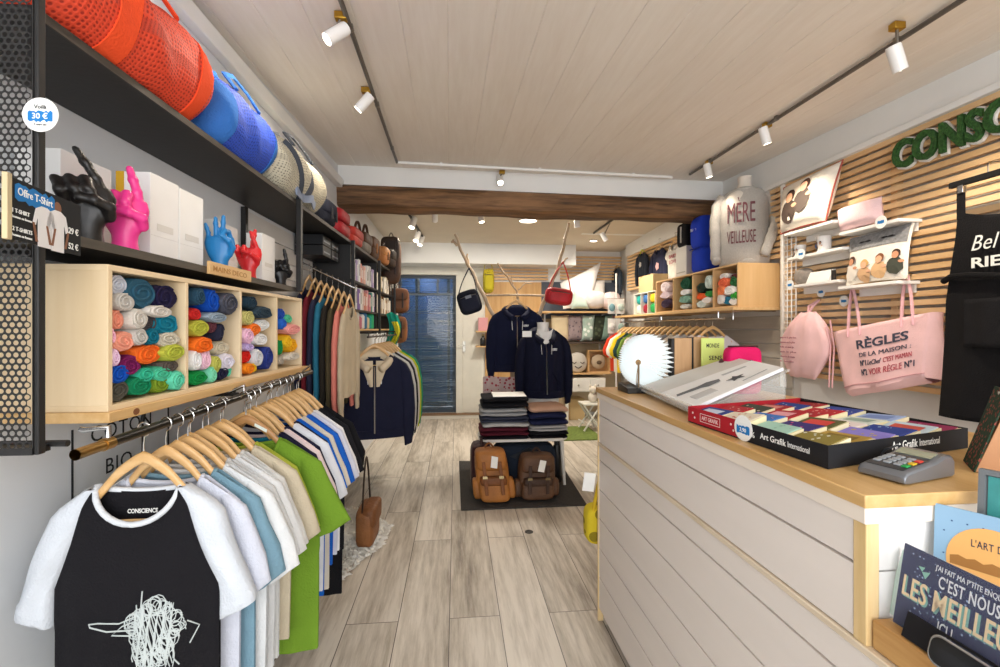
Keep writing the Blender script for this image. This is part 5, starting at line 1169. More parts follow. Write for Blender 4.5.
cushion_q(cq([(583, 309, .2), (606, 309, .2), (605, 280, .32), (584, 280, .32)], 6.62), 'cushion', 'pale grey square cushion standing behind the fluffy ones', cloth('#cfcac6'), .07, g5)
def fluffy(px, py, rpx, rpy, Y, col, label, cat='cushion'):
    a = AY(px-rpx, py, Y); b = AY(px+rpx, py, Y); rn_ = random.Random(int(px)); r_ = (b.x-a.x)/2; rz = rpy*(Y/F)
    mb = MB(); cz = max(AY(px, py, Y).z, sa.z+rz*.95); mb.ell(((a.x+b.x)/2, Y, cz), (r_, .12, rz), 28, 16, None, .8)
    for v in mb.v: v += Vector((rn_.uniform(-1, 1), rn_.uniform(-1, 1), rn_.uniform(-1, 1)))*.008
    solo(mb, 'cushion', label, cat, cloth(col, 1.0), ((a.x+b.x)/2, Y, cz-rz), RF, g5, smooth=180)
fluffy(595, 300, 11, 9, 6.72, '#e5e1df', 'fluffy white cushion in the middle of the pine shelf')
fluffy(611, 301, 9, 9, 6.68, '#ecd9d9', 'fluffy pale pink cushion at the right of the pine shelf')
cushion_q(cq([(571, 309, 0), (589, 309, 0), (586, 300, .05), (574, 290, .05)], 6.62), 'cushion', 'mint green triangular cushion at the front of the pine shelf', cloth('#c3d6cb'), .06, g5)
for k, (pxs, c_, lab) in enumerate([(((551, 569)), '#c9b797', 'oatmeal cushion, first on the dark shelf'), ((567, 583), '#8f7f80', 'speckled mauve cushion, second on the dark shelf'), ((580, 593), '#a9bdb0', 'mint leaf cushion, third on the dark shelf'), ((591, 603), '#343a2e', 'dark green cushion, fourth on the dark shelf'), ((599, 608), '#7e968a', 'sage green cushion leaning, fifth on the dark shelf'), ((606, 614), '#a0747a', 'dusty rose cushion leaning, last on the dark shelf')]):
    m_ = cloth(c_) if k in (0, 4, 5) else patterned(c_, ['', '#5d5259', '#dfe6de', '#4b5340'][k], [0, 30, 16, 14][k], 'cushion_pattern_%d' % k); ln = [0, 0, 2, 3, 5, 6][k]
    cushion_q(cq([(pxs[0], 341, 0), (pxs[1], 341, 0), (pxs[1]+ln, 315, .06), (pxs[0]+ln, 315, .06)], 6.62), 'cushion', lab, m_, .055, g5)
# round face cushion and wooden frame, drawers, stool below
a = AY(578, 357, 6.62); t = thing('round_cushion', 'round cream cushion with a sleeping face on the pale shelf', 'cushion', (a.x, 6.66, s3.z))
r_ = 10.5*6.62/F; mb = MB(); mb.ell((a.x, 6.66, s3.z+r_), (r_, .06, r_), 28, 12); part(mb, 'cover', cloth('#d5cfc2'), t, smooth=180)
mb = MB()
for s_ in (-1, 1): mb.tube([(a.x+s_*.06-.03+.06*i/6, 6.6, s3.z+r_+.01-.02*sin(PI*i/6)) for i in range(7)], .006, 6)
mb.tube([(a.x-.05+.1*i/6, 6.6, s3.z+r_-.05-.03*sin(PI*i/6)) for i in range(7)], .007, 6); part(mb, 'stitched_face', cloth('#4a3f3a'), t)
a, b = AY(588, 350, 6.62), AY(610, 373, 6.62)
t = thing('wooden_box', 'shallow wooden box frame holding a round beige plush face', 'box', ((a.x+b.x)/2, 6.66, s3.z))
mb = MB()
h_ = a.z-s3.z
mb.box(a.x, b.x, 6.6, 6.72, s3.z, s3.z+.02); mb.box(a.x, b.x, 6.6, 6.72, s3.z+h_-.02, s3.z+h_); mb.box(a.x, a.x+.02, 6.6, 6.72, s3.z+.02, s3.z+h_-.02); mb.box(b.x-.02, b.x, 6.6, 6.72, s3.z+.02, s3.z+h_-.02); mb.box(a.x, b.x, 6.71, 6.72, s3.z, s3.z+h_)
part(mb, 'frame', pine_x, t)
mb = MB(); mb.ell(((a.x+b.x)/2, 6.66, s3.z+h_*.48), (.11, .05, .11), 22, 12); part(mb, 'plush_face', cloth('#c6b195'), t, smooth=180)
mb = MB(); mb.ell(((a.x+b.x)/2, 6.615, s3.z+h_*.45), (.04, .02, .03), 14, 8); part(mb, 'muzzle', cloth('#6d5a48'), t, smooth=180)
a, b = AY(566, 378.5, 6.5), AY(606, 392, 6.5)
t = thing('drawer_unit', 'white two drawer unit under the pale shelf at the rear right', 'drawers', (a.x, 6.5, b.z))
mb = MB(); mb.box(a.x, b.x, 6.52, SY1, b.z, a.z); part(mb, 'carcass', joinery, t, bevel=.003)
for x0, x1 in ((a.x+.01, a.x+(b.x-a.x)*.6), (a.x+(b.x-a.x)*.62, b.x-.01)):
    mb = MB(); mb.box(x0, x1, 6.5, 6.52, b.z+.015, a.z-.02); d_ = part(mb, 'drawer', plastic('#e6e3db', .5), t, bevel=.003)
    mb = MB(); mb.ell(((x0+x1)/2, 6.49, (a.z+b.z)/2), .014, 10, 6); part(mb, 'knob', metalm('#9a9488'), d_)
for sx in (a.x+.03, b.x-.03): mb = MB(); mb.box(sx-.02, sx+.02, 6.55, 6.6, .001, b.z); part(mb, 'leg', joinery, t)
a, b = AY(568, 396, 6.75), AY(583, 417, 6.75); mb = MB(); mb.box(a.x, b.x, 6.65, 6.95, .001, a.z*.9); solo(mb, 'carton', 'beige carton on the floor under the drawer unit', 'box', paper('#c7ad7e'), ((a.x+b.x)/2, 6.8, 0), bevel=.004)
a, b = AZ(560, 441, .002), AZ(606, 441, .002); mb = MB(); mb.box(a.x, b.x, a.y, a.y+.75, .001, .014); solo(mb, 'grass_mat', 'green artificial grass mat on the floor at the rear right', 'mat', mat('#6d7f3a', .95, 0, .35, 40, .5, 120, 'grass'), ((a.x+b.x)/2, a.y+.3, 0))
# white folding stool with crossed legs
a, b = AY(584, 404, 5.85), AY(601, 440, 5.85); zb2 = .015
t = thing('folding_stool', 'small white folding stool with crossed legs on the grass mat', 'stool', ((a.x+b.x)/2, 5.9, zb2))
for y in (5.85, 6.1):
    for p_, q_ in (((a.x, zb2), (b.x, a.z-.02)), ((b.x, zb2), (a.x, a.z-.02))): mb = MB(); mb.tube([(p_[0], y, p_[1]), (q_[0], y, q_[1])], .013, 8); part(mb, 'leg', joinery, t)
mb = MB(); mb.box(a.x-.01, b.x+.01, 5.83, 6.12, a.z-.02, a.z); part(mb, 'seat', joinery, t, bevel=.003)
for x in (a.x, b.x): mb = MB(); mb.tube([(x, 5.85, .12), (x, 6.1, .12)], .009, 8); part(mb, 'rung', joinery, t)
a = AY(593, 402, 5.95); t = thing('plush_toy', 'small cream plush animal sitting on the white folding stool', 'toy', (a.x, 5.97, AY(590, 404, 5.85).z)); z0 = AY(590, 404, 5.85).z
mb = MB(); mb.ell((a.x, 5.97, z0+.07), (.06, .055, .07), 16, 10); part(mb, 'body', cloth('#d8cfc0'), t, smooth=180)
mb = MB(); mb.ell((a.x, 5.95, z0+.17), (.05, .05, .05), 16, 10); mb.ell((a.x-.035, 5.95, z0+.22), (.018, .012, .022), 10, 6); mb.ell((a.x+.035, 5.95, z0+.22), (.018, .012, .022), 10, 6); part(mb, 'head', cloth('#d8cfc0'), t, smooth=180)
# little ledge with a pink box and dark bottle on the ply wall
a, b = AY(476, 331, 6.85), AY(490, 331, 6.85); mb = MB(); mb.box(a.x, b.x, 6.8, YB-.03, a.z-.02, a.z); solo(mb, 'wall_shelf', 'tiny wooden ledge on the ply wall beside the rear door', 'shelf', pine_x, (a.x, 6.85, a.z-.02), bevel=.002)
c = AY(483, 322, 6.88); mb = MB(); mb.box(c.x-.07, c.x+.07, 6.85, 6.95, a.z+.001, a.z+.2); solo(mb, 'gift_box', 'pink box on the tiny ledge left of the hanging hoodie', 'box', paper('#d79aa0'), (c.x, 6.9, a.z), bevel=.004)
b2 = AY(476, 346, 6.85); mb = MB(); mb.box(a.x, b.x, 6.82, YB-.03, b2.z-.02, b2.z); solo(mb, 'wall_shelf', 'lower tiny ledge with a dark bottle beside the rear door', 'shelf', pine_x, (a.x, 6.85, b2.z-.02), bevel=.002)
c = AY(483, 340, 6.9); t = thing('bottle', 'small dark bottle on the lower tiny ledge by the rear door', 'bottle', (c.x, 6.9, b2.z)); mb = MB(); mb.lathe([(.04, b2.z), (.045, b2.z+.01), (.045, b2.z+.1), (.02, b2.z+.13), (.018, b2.z+.15)], (c.x, 6.9, 0), 16); part(mb, 'body', plastic('#1e1e20', .2), t)
mb = MB(); mb.lathe([(.022, b2.z+.15), (.022, b2.z+.175), (.001, b2.z+.176)], (c.x, 6.9, 0), 14); part(mb, 'cap', metalm('#a99a70'), t)
# ============================================================= RIGHT WALL, FAR BAY
RXF, RXB = 2.21, 2.562
RCY = [AX(p_, 300, RXF).y for p_ in (738, 713, 692.5, 673, 656)]
RZ0, RZ1 = AX(738, 307, RXF).z, AX(738, 262.5, RXF).z
birch = wood('#deb884', '#cda26a', 'z', 3, .5, 5, .05, 'beech_ply'); birch_y = wood('#deb884', '#cda26a', 'y', 3, .5, 5, .05, 'beech_ply_y')
t = thing('cubby_box', 'honey coloured wooden cubby box under the grey sweatshirt on the right', 'storage box', (RXF, RCY[0], RZ0))
mb = MB(); mb.box(RXF, RXB, RCY[0], RCY[-1], RZ0, RZ0+.014); part(mb, 'bottom_panel', birch_y, t, bevel=.001)
mb = MB(); mb.box(RXF, RXB, RCY[0], RCY[-1], RZ1-.014, RZ1); part(mb, 'top_panel', birch_y, t, bevel=.001)
mb = MB(); mb.box(RXB-.008, RXB, RCY[0], RCY[-1], RZ0+.014, RZ1-.014); part(mb, 'back_panel', birch_y, t)
for i, y in enumerate(RCY):
    w0 = 0 if i == 0 else (.014 if i == 4 else .007); mb = MB(); mb.box(RXF, RXB-.008, y-w0, y-w0+.014, RZ0+.014, RZ1-.014); part(mb, 'upright_panel', birch, t, bevel=.001)
rr = [(738, [(590,12,24,22,'#e8734f','coral'),(640,8,18,26,'#2f6b3f','dark green'),(582,50,18,24,'#ef8b5a','apricot'),(622,50,32,22,'#f0efec','white'),(650,74,16,22,'#3fa83f','leaf green'),(605,98,22,20,'#2d86ad','blue'),(642,102,20,18,'#f2f1ee','off white'),(578,92,14,26,'#e6e2df','pale grey'),(592,-18,22,14,'#e4e2e0','cream'),(645,-18,18,12,'#5d2f35','dark red')]),
      (713, [(520,10,16,30,'#c9d6cf','mint grey'),(480,38,22,22,'#26392f','black green'),(482,78,24,16,'#e7632f','orange'),(518,66,16,14,'#3f9a4f','green'),(508,96,22,14,'#efeae6','white'),(480,116,24,16,'#cfd8d2','pale mint')]),
      (692.5, [(405,16,24,26,'#20503a','bottle green'),(402,58,22,14,'#e9e6e4','white'),(405,92,24,18,'#7fa796','sea green'),(405,126,22,12,'#cfcfc9','grey')]),
      (673, [(310,30,22,24,'#e4d4d4','pale pink'),(312,72,24,16,'#d3bfc4','rose grey'),(312,112,24,20,'#3a2c3f','dark plum')])]
for ci, (_, items) in enumerate(rr):
    for k, (x, y, rx, ry, c_, cn) in enumerate(items):
        roll(600+x/4.765, 280+y/4.765, rx/4.765, ry/4.765, c_, '%s rolled babygrow in the %s cell of the right wooden cubby' % (cn, cell_name[ci]), 'rolled babygrows in the right cubby', RXF+.012, RXB-.02, RF, 400+ci*30+k, (RCY[ci]+.014, RCY[ci+1]-.008, RZ0+.014, RZ1-.014))
t = thing('wall_shelf', 'long pine shelf on the right carrying the wooden cubby, rail of hangers below', 'shelf', (2.16, RCY[0], RZ0-.024))
mb = MB(); mb.box(2.16, RXB, RCY[0]-.02, 6.1, RZ0-.024, RZ0); part(mb, 'board', wood('#dcb987', '#c79c64', 'y', 5), t, bevel=.002)
for y in (RCY[0]+.05, 4.8, 6.0):
    mb = MB(); mb.tube([(RXB, y, RZ0-.03), (2.2, y, RZ0-.034), (2.2, y, RZ0-.1)], .006, 8); part(mb, 'bracket', chrome, t)
# grey slat board behind the rail
mb = MB()
for k in range(9): mb.box(WR-.012, WR, 3.3, 6.6, RZ0-.06-.115*(k+1), RZ0-.066-.115*k)
struct(mb, 'wall_slatboard', wood('#b9b1a5', '#a39a8d', 'y', 5, .6, 6, .1, 'grey_board'), bevel=.002)
uy = AX(783, 300, 2.5).y; mb = MB(); mb.box(2.5, 2.53, uy, uy+.03, .9, slat_top); struct(mb, 'trim_upright', mat('#ece9e3', .5, key='white_upright'), bevel=.002)
# small far cubby and carton
fy0, fy1 = AX(656, 300, 2.25).y, AX(634, 300, 2.25).y; fz0 = RZ0; fz1 = AX(656, 290, 2.25).z
t = thing('cubby_box', 'small white three cell cubby of folded babywear past the wooden cubby', 'storage box', (2.25, fy0+.02, fz0))
mb = MB(); fy0 += .02
mb.box(2.25, 2.5, fy0, fy1, fz0, fz0+.01); mb.box(2.25, 2.5, fy0, fy1, fz1-.01, fz1); mb.box(2.49, 2.5, fy0, fy1, fz0+.01, fz1-.01); part(mb, 'shell', joinery, t)
for i in range(4): y = fy0+(fy1-fy0-.01)*i/3; mb = MB(); mb.box(2.25, 2.49, y, y+.01, fz0+.01, fz1-.01); part(mb, 'upright_panel', joinery, t)
for i, cs in enumerate([[('#2f9a52','green'),('#f0c22c','yellow')], [('#8c2233','crimson'),('#3f6ea8','blue')], [('#e9e4d8','cream'),('#2fa39b','turquoise')]]):
    y0_ = fy0+(fy1-fy0-.01)*i/3+.02; y1_ = fy0+(fy1-fy0-.01)*(i+1)/3-.01; hz = (fz1-fz0-.03)/2
    for k, (c_, n_) in enumerate(cs): mb = MB(); soft(mb, 2.26, 2.47, y0_, y1_, fz0+.011+k*hz, fz0+.009+(k+1)*hz, .5); solo(mb, 'folded_babygrow', '%s folded babygrow in the small white cubby' % n_, 'folded clothes', cloth(c_), (2.3, (y0_+y1_)/2, fz0+.01), RF, 'folded babygrows', smooth=180)
a, b = AX(637, 278, 2.27), AX(653, 295, 2.27)
mb = MB(); mb.box(2.27, 2.5, b.y, a.y-.05, fz1, a.z); solo(mb, 'carton', 'plain beige carton on top of the small white cubby', 'box', paper('#c9b083'), (2.3, b.y, fz1), bevel=.003)
# packaged toys on a wire stand
wire = metalm('#d8d8d4', .35)
t = thing('wire_stand', 'white wire stand of packaged baby toys at the far right', 'display stand', (2.3, 6.45, .001))
mb = MB(); mb.tube([(2.32, 6.5, .01), (2.32, 6.5, 2.15)], .012, 8); part(mb, 'pole', lamp_white, t)
mb = MB(); mb.lathe([(.2, .001), (.2, .012), (.02, .03)], (2.32, 6.5, 0), 20); part(mb, 'base', lamp_white, t)
for z in (1.78, 1.5, 1.22): mb = MB(); mb.tube([(2.16, 6.42, z), (2.42, 6.42, z)], .005, 6); mb.tube([(2.32, 6.42, z), (2.32, 6.5, z)], .005, 6); part(mb, 'hook_bar', chrome, t)
for k, (x, z, c_, n_) in enumerate([(2.22, 1.78, '#7fa7b0', 'aqua printed'), (2.355, 1.78, '#c4d4cc', 'pale green'), (2.22, 1.5, '#e4e2dd', 'white'), (2.355, 1.5, '#9fb6ae', 'sage'), (2.22, 1.22, '#e9e7e4', 'plain white'), (2.355, 1.22, '#b9a9a2', 'beige')]):
    t_ = thing('toy_pack', '%s packaged baby toy hanging on the white wire stand' % n_, 'toy', (x, 6.41, z-.22), RF, 'packaged baby toys')
    mb = MB(); mb.box(x-.055, x+.055, 6.408, 6.416, z-.22, z-.008); part(mb, 'card', paper('#eeece8'), t_, bevel=.003)
    mb = MB(); mb.ell((x, 6.39, z-.13), (.045, .03, .055), 16, 10); part(mb, 'toy', cloth(c_), t_, smooth=180)
# rail of small shirts
rl0, rl1 = 2.24, RZ0-.085
t = thing('clothes_rail', 'chrome rail under the long pine shelf on the right', 'clothes rail', (rl0, 3.7, rl1))
mb = MB(); mb.tube([(rl0, 3.66, rl1), (rl0, 6.1, rl1)], .0095, 12); part(mb, 'pipe', chrome, t)
for y in (3.75, 4.85, 6.0): mb = MB(); mb.tube([(rl0, y, rl1), (rl0, y, RZ0-.026)], .006, 8); part(mb, 'support', chrome, t)
rs = [('#dcd3d6','pale pink grey'),('#d9cfc0','oatmeal'),('#a9a6a4','mid grey'),('#e6e4df','white'),('#cdbfae','sand'),('#8f8f94','slate grey'),('#e2d9cf','ecru'),('#b7a79b','taupe'),('#efe9e2','ivory'),('#d8b23a','mustard'),('#3b3a3e','charcoal'),('#c9c4bd','stone'),('#6f8a3a','moss'),('#2f4a44','dark green'),('#efc92d','bright yellow'),('#efe9e1','cream'),('#d8452a','orange red')]
for k, (c_, n_) in enumerate(rs):
    y = 3.84 + .132*k
    o, _, _, _ = garment(c_, False, .5, 120+k, None, '%s child t-shirt on the right rail' % n_, 't-shirt', 'children t-shirts on the right rail', .016, .2, None, k > 12, .3); put(o, (rl0, y, rl1+.0125), RF, R(-4)); o.scale = (.95, 1, 1.0)
    h_ = make_hanger('light wooden hanger carrying the %s child t-shirt' % n_, 'wooden hangers on the right rail', half=.2, bar=False); put(h_, (rl0, y, rl1+.0125), RF, R(-4)); h_.scale = (1.05, 1.3, 1.05)
# baby clothes pinned to the slats, facing the shop
def baby(px, py_top, col, label, s, long=False, motif=None, name='babygrow', hcol=None, X=2.475, length=.5, txt=None):
    a = AX(px, py_top, X); o, fp_, z_, hm = garment(col, long, length, int(px), None, label, 'baby clothes', 'baby clothes on the slats', .02, .2, None, True, .31, name)
    def on(x, z, l=.004): u = max(0, min(1, (x/.2+1)/2)); zz = z_(x, True); return (x, fp_(u, max(0, min(1, (z-zz)/(hm-zz))))[1]-l, z)
    if motif:
        mb = MB(); mb.prism([(.05*cos(q*PI/5)*(1+.3*(q % 2)), .05*sin(q*PI/5)*(1+.3*(q % 2))) for q in range(10)], lambda u, v, w: (.02+u, on(.02, -.4)[1]-w, -.42+v), 0, .004); part(mb, 'motif', cloth(motif), o)
    if txt:
        mb = MB()
        for i, l_ in enumerate(txt): mb.text(l_, .05, lambda u, v, w: (u, on(0, -.35-.08*i)[1]-.004-w, -.35-.08*i+v), .02, .002, width=.22, align='CENTER')
        part(mb, 'print', cloth('#b06a72', 0), o, smooth=0)
    put(o, a, RF, R(-90)); o.scale = (s, 1, s)
    h_ = make_hanger('hanger of the ' + label.split(',')[0].split(' on ')[0], 'baby clothes hangers', mat(hcol, .4, key='hanger_paint') if hcol else hang_wood, bar=False); put(h_, a, RF, R(-90)); h_.scale = (s, 1, s)
    mb = MB(); mb.tube([(0, 0, .004), (0, .04, .006), (0, .1, .006)], .004, 6); part(mb, 'peg', chrome, h_)
baby(675, 233, '#cfcac1', 'pale grey baby t-shirt with rose lettering, on the slats', .8, txt=['BABY', 'LOVE'], name='baby_tshirt')
baby(659, 239, '#272a40', 'navy babygrow with a rose motif, on the slats', .8, True, '#c9a0a2', length=.66)
baby(642, 246, '#2e333d', 'slate babygrow on a yellow hanger, on the slats', .6, True, '#d8d4cc', hcol='#c9d02f')
baby(617, 262, '#39424d', 'small dark babygrow farthest along the slats', .58, True)
# dark box and blue bodywarmer on top of the cubby
yb0 = AX(692, 240, 2.36).y; zt = AX(690, 222, 2.36).z
zw = AX(690, 246, 2.36).z
t = thing('carton', 'pale grey box under the small black bag, behind the bodywarmer', 'box', (2.38, yb0+.1, RZ1)); mb = MB(); mb.box(2.3, 2.48, yb0, yb0+.22, RZ1+.001, zw); part(mb, 'carton', paper('#d9d5cd'), t, bevel=.003)
mb = MB(); mb.box(2.297, 2.3, yb0+.02, yb0+.2, RZ1+.05, RZ1+.06); part(mb, 'printed_line', paper('#a9a49b'), t)
mb = MB(); soft(mb, 2.29, 2.48, yb0, yb0+.2, zw+.001, zt, .3); t = thing('tote_bag', 'small black bag with a pale stripe beside the blue bodywarmer', 'bag', (2.38, yb0+.1, zw)); part(mb, 'body', cloth('#1c1b1d'), t, smooth=180)
mb = MB(); mb.box(2.285, 2.293, yb0+.08, yb0+.1, zw+.04, zt-.04); part(mb, 'stripe', cloth('#b9b4ae'), t)
a, b = AX(695, 268, 2.3), AX(718, 217, 2.3); y0_, y1_ = b.y-.02, a.y; zt = AX(706, 214, 2.3).z
y0_ = max(y0_, 4.02)
t = thing('bodywarmer', 'royal blue padded bodywarmer on top of the cubby, beside the grey sweatshirt', 'jacket', (2.36, (y0_+y1_)/2, RZ1))
zm = RZ1+(zt-RZ1)*.42
mb = MB(); soft(mb, 2.24, 2.48, y0_+.01, y1_-.01, RZ1+.001, zm+.02, .38, 28, 14); part(mb, 'lower_panel', cloth('#1f3bb0'), t, smooth=180)
mb = MB(); soft(mb, 2.23, 2.48, y0_, y1_, zm-.005, zt, .45, 28, 14); part(mb, 'upper_panel', cloth('#2440bd'), t, smooth=180)
mb = MB(); mb.tube([(2.232, y0_+.03+(y1_-y0_-.06)*i/10, zm+.004) for i in range(11)], .006, 6); part(mb, 'seam', cloth('#152a86'), t)
mb = MB(); mb.text('Maison', .03, lambda u, v, w: (2.232-w, (y0_+y1_)/2+.07-u, zt-.14+v), .01, .002, width=.1); part(mb, 'small_lettering', cloth('#d8dcf0', 0), t, smooth=0)

# ------------------------------------------------------------- grey sweatshirt on a bust
SYM = 3.64; n0 = AY(742, 178, SYM); n0.x += .022
SWR = Matrix.Rotation(R(-36), 3, 'Z')
def swr(mb):
    o_ = Vector((n0.x, SYM, 0))
    for i_, v_ in enumerate(mb.v): mb.v[i_] = o_ + SWR @ Vector(((v_.x-o_.x)*.9, v_.y-o_.y, v_.z))
    return mb
t = thing('mannequin', 'cream bust wearing the grey sweatshirt on top of the wooden cubby', 'mannequin', (n0.x, SYM, RZ1)); Hm = n0.z-RZ1-.004
mb = MB(); mb.loft(torso_rows((n0.x, SYM), n0.z, Hm, .95)); part(mb, 'bust', plastic('#e2d9cc', .4), t, smooth=80)
mb = MB(); mb.lathe([(.054, n0.z-.002), (.055, n0.z+.006), (.001, n0.z+.008)], (n0.x, SYM, 0), 24); part(mb, 'neck_cap', plastic('#e2d9cc', .4), t)
t = thing('sweatshirt', 'pale grey sweatshirt with lettering worn by the bust on the right', 'sweatshirt', (n0.x, SYM, RZ1))
gm = mat('#b5b0a9', .95, 0, .12, 140, .25, 160, 'melange', .2)
zs = n0.z-.095; H_ = zs-RZ1-.006
def trow(f_, a_, b_, z=None): return [Vector((n0.x + a_*cos(q)*(1), SYM + b_*math.copysign(abs(sin(q))**.85, sin(q)) + .006*sin(q*5+f_*9)*(1-f_), (RZ1+.006+H_*f_) if z is None else z)) for q in [2*PI*k/40 for k in range(40)]]
mb = MB(); mb.loft([trow(0, .2, .115), trow(.04, .215, .13), trow(.1, .225, .135), trow(.3, .215, .13), trow(.55, .21, .135), (trow(.72, .215, .13)), trow(.84, .215, .11), trow(.92, .2, .085), trow(.97, .15, .075), trow(1.0, .085, .07), trow(1.012, .07, .065)]); part(swr(mb), 'torso', gm, t, smooth=90)
mb = MB(); mb.tube([(n0.x+.075*cos(2*PI*k/24), SYM+.07*sin(2*PI*k/24)-.004, zs+.004-.012*max(0, -sin(2*PI*k/24))) for k in range(24)], .011, 8, closed=True); part(swr(mb), 'collar', gm, t, smooth=90)
mb = MB(); mb.loft([trow(0, .2, .118, RZ1+.004), trow(0, .213, .13, RZ1+.012), trow(0, .213, .13, RZ1+.05), trow(0, .2, .12, RZ1+.056)]); part(swr(mb), 'waistband', gm, t, smooth=60)
for sg, pth in ((-1, [(-.17, .0, zs-.06), (-.225, -.01, zs-.13), (-.245, -.03, zs-.28), (-.24, -.06, zs-.42), (-.235, -.1, RZ1+.07), (-.22, -.12, RZ1+.03)]), (1, [(.17, 0, zs-.06), (.225, -.01, zs-.13), (.25, -.03, zs-.25), (.245, -.08, zs-.36), (.21, -.13, zs-.45), (.16, -.15, RZ1+.06)])):
    P = [Vector((n0.x+a_, SYM+b_, z_)) for a_, b_, z_ in pth]; q = []
    for i in range(len(P)-1):
        for k in range(4): q.append(P[i].lerp(P[i+1], k/4))
    q.append(P[-1]); mb = MB(); mb.tube(q, [.06-.022*i/(len(q)-1)+.003*sin(i*2.1) for i in range(len(q))], 14); part(swr(mb), 'sleeve', gm, t, smooth=90)
def on_sw(u, v, w): 
    x = u; y = .134*(max(0, 1-(x/.22)**2))**.42
    return Vector((n0.x+u, SYM-y-.006-w, v))
mb = MB()
for txt, pyb, hpx, wd in (('MÈRE', 221, 22, .225), ('VEILLEUSE', 242, 14, .235)):
    zb3 = AY(740, pyb, SYM-.13).z; hh = hpx*(SYM-.13)/F; mb.text(txt, hh, lambda u, v, w: on_sw(u-.02, zb3+v, w), .0, .003, width=wd, align='CENTER')
part(swr(mb), 'lettering', mat('#74434a', .8, 0, .2, 20, 0, 80, 'mixed_ink'), t, 'rose brown hand drawn capitals', smooth=0)

# ============================================================= RIGHT WALL, NEAR BAY
XW = SX                                                     # face of the slats
white_sh = plastic('#f0eeea', .45)
def wshelf(px0, py0, px1, py1, depth, label, th=.018):
    a, b = AX(px0, py0, XW-depth), AX(px1, py1, XW-depth); z = (a.z+b.z)/2; y0_, y1_ = min(a.y, b.y), max(a.y, b.y)
    t_ = thing('wall_shelf', label, 'shelf', (XW, (y0_+y1_)/2, z-th), RF, 'small white shelves on the slats')
    mb = MB(); mb.box(XW-depth, XW, y0_, y1_, z-th, z); part(mb, 'board', white_sh, t_, bevel=.002)
    mb = MB(); mb.box(XW-.014, XW-.001, y0_+.02, y1_-.02, z-th-.045, z-th); part(mb, 'back_lip', white_sh, t_)
    return y0_, y1_, z
sA = wshelf(784, 232, 833, 222, .17, 'small white shelf under the large photo cushion')
sB = wshelf(839, 231, 899, 220, .14, 'white shelf under the small pink cushion')
sC = wshelf(787, 257, 842, 248, .12, 'white shelf with two small photo mugs')
sD = wshelf(788, 286, 838, 279, .12, 'white shelf with a grey stone and a white box')
sE = wshelf(838, 287, 897, 280, .14, 'lowest white shelf, carrying the mustache photo pouch')
def tagdisc(px, py, label, X=XW-.012):
    c = AX(px, py, X); t_ = thing('price_tag', label, 'price tag', c, RF, 'round white price tags on the right')
    f = lambda u, v, w: (c.x-w, c.y-u, c.z+v); r_ = .036
    mb = MB(); disc(mb, c, r_, f, 0, .0016); part(mb, 'disc', white_p, t_)
    mb = MB(); brush(mb, f, .04, .016, .0017, .0024, int(px)); part(mb, 'brush_stroke', blue_p, t_)
    mb = MB(); mb.tube([(c.x+.0005, c.y, c.z), (XW+.001, c.y, c.z+.004)], .003, 6); part(mb, 'pin', chrome, t_)
tagdisc(881, 222, 'round price tag clipped under the small pink cushion', XW-.147); tagdisc(801, 254, 'round price tag in front of the photo mugs', XW-.127)
tagdisc(821, 292, 'round price tag above the pink drawstring bag'); tagdisc(844, 301, 'round price tag beside the tote bag handle'); tagdisc(790, 285, 'round price tag on the edge of the grey stone shelf', XW-.127)
# photo cushion
def X_(px, py, X): return AX(px, py, X)
c = [AX(781, 231, 2.385), AX(826, 220, 2.385), AX(843, 160, 2.47), AX(784, 188, 2.47)]
c = [Vector((c[0].x, c[0].y, sA[2]+.015)), Vector((c[1].x, c[1].y, sA[2]+.015)), c[2], c[3]]
t, S, nm = cushion_q(c, 'cushion', 'large cream cushion printed with two people, on a white shelf', cloth('#efe7d9'), .07, None, None, 'cushion', RF, cloth('#a8584c'), 20)
sg = 1 if nm.x < 0 else -1
def on_c(u, v, l=.004): return S(sg)(u, v) + Vector((-1, 0, .1))*l
def blob(mb, fn, u0, v0, ru, rv, l=.004, n=14, jag=0, seed=0):
    rn_ = random.Random(seed); ctr = fn(u0, v0, l); P = [fn(u0+ru*cos(2*PI*k/n)*(1+rn_.uniform(-jag, jag)), v0+rv*sin(2*PI*k/n)*(1+rn_.uniform(-jag, jag)), l) for k in range(n)]
    mb.add([ctr]+P, [(0, k+1, (k+1) % n+1) for k in range(n)])
def portrait(fn, t_, people, bg=None):
    if bg: mb = MB(); blob(mb, fn, *bg[:4], .003, 20, .04, 3); part(mb, 'printed_ground', paper(bg[4]), t_, smooth=0)
    for i, (u, v, s, shirt_c, skin, hair) in enumerate(people):
        mb = MB(); blob(mb, fn, u, v-.17*s, .12*s, .17*s, .006, 14, .1, i); part(mb, 'printed_clothes', paper(shirt_c), t_, smooth=0)
        mb = MB(); blob(mb, fn, u+.01*s, v+.06*s, .068*s, .085*s, .0075, 14, .08, i+5); part(mb, 'printed_hair', paper(hair), t_, smooth=0)
        mb = MB(); blob(mb, fn, u, v+.03*s, .052*s, .07*s, .009, 14, .03, i+9); blob(mb, fn, u+.09*s, v-.1*s, .04*s, .03*s, .009, 10, .1, i+2); part(mb, 'printed_skin', paper(skin), t_, smooth=0)
portrait(on_c, t, [(.34, .54, 1.35, '#4a3d36', '#cf9f80', '#3a261c'), (.6, .66, 1.3, '#574c46', '#dcaa8e', '#4a3024')], (.5, .52, .36, .26, '#ddd0bd'))
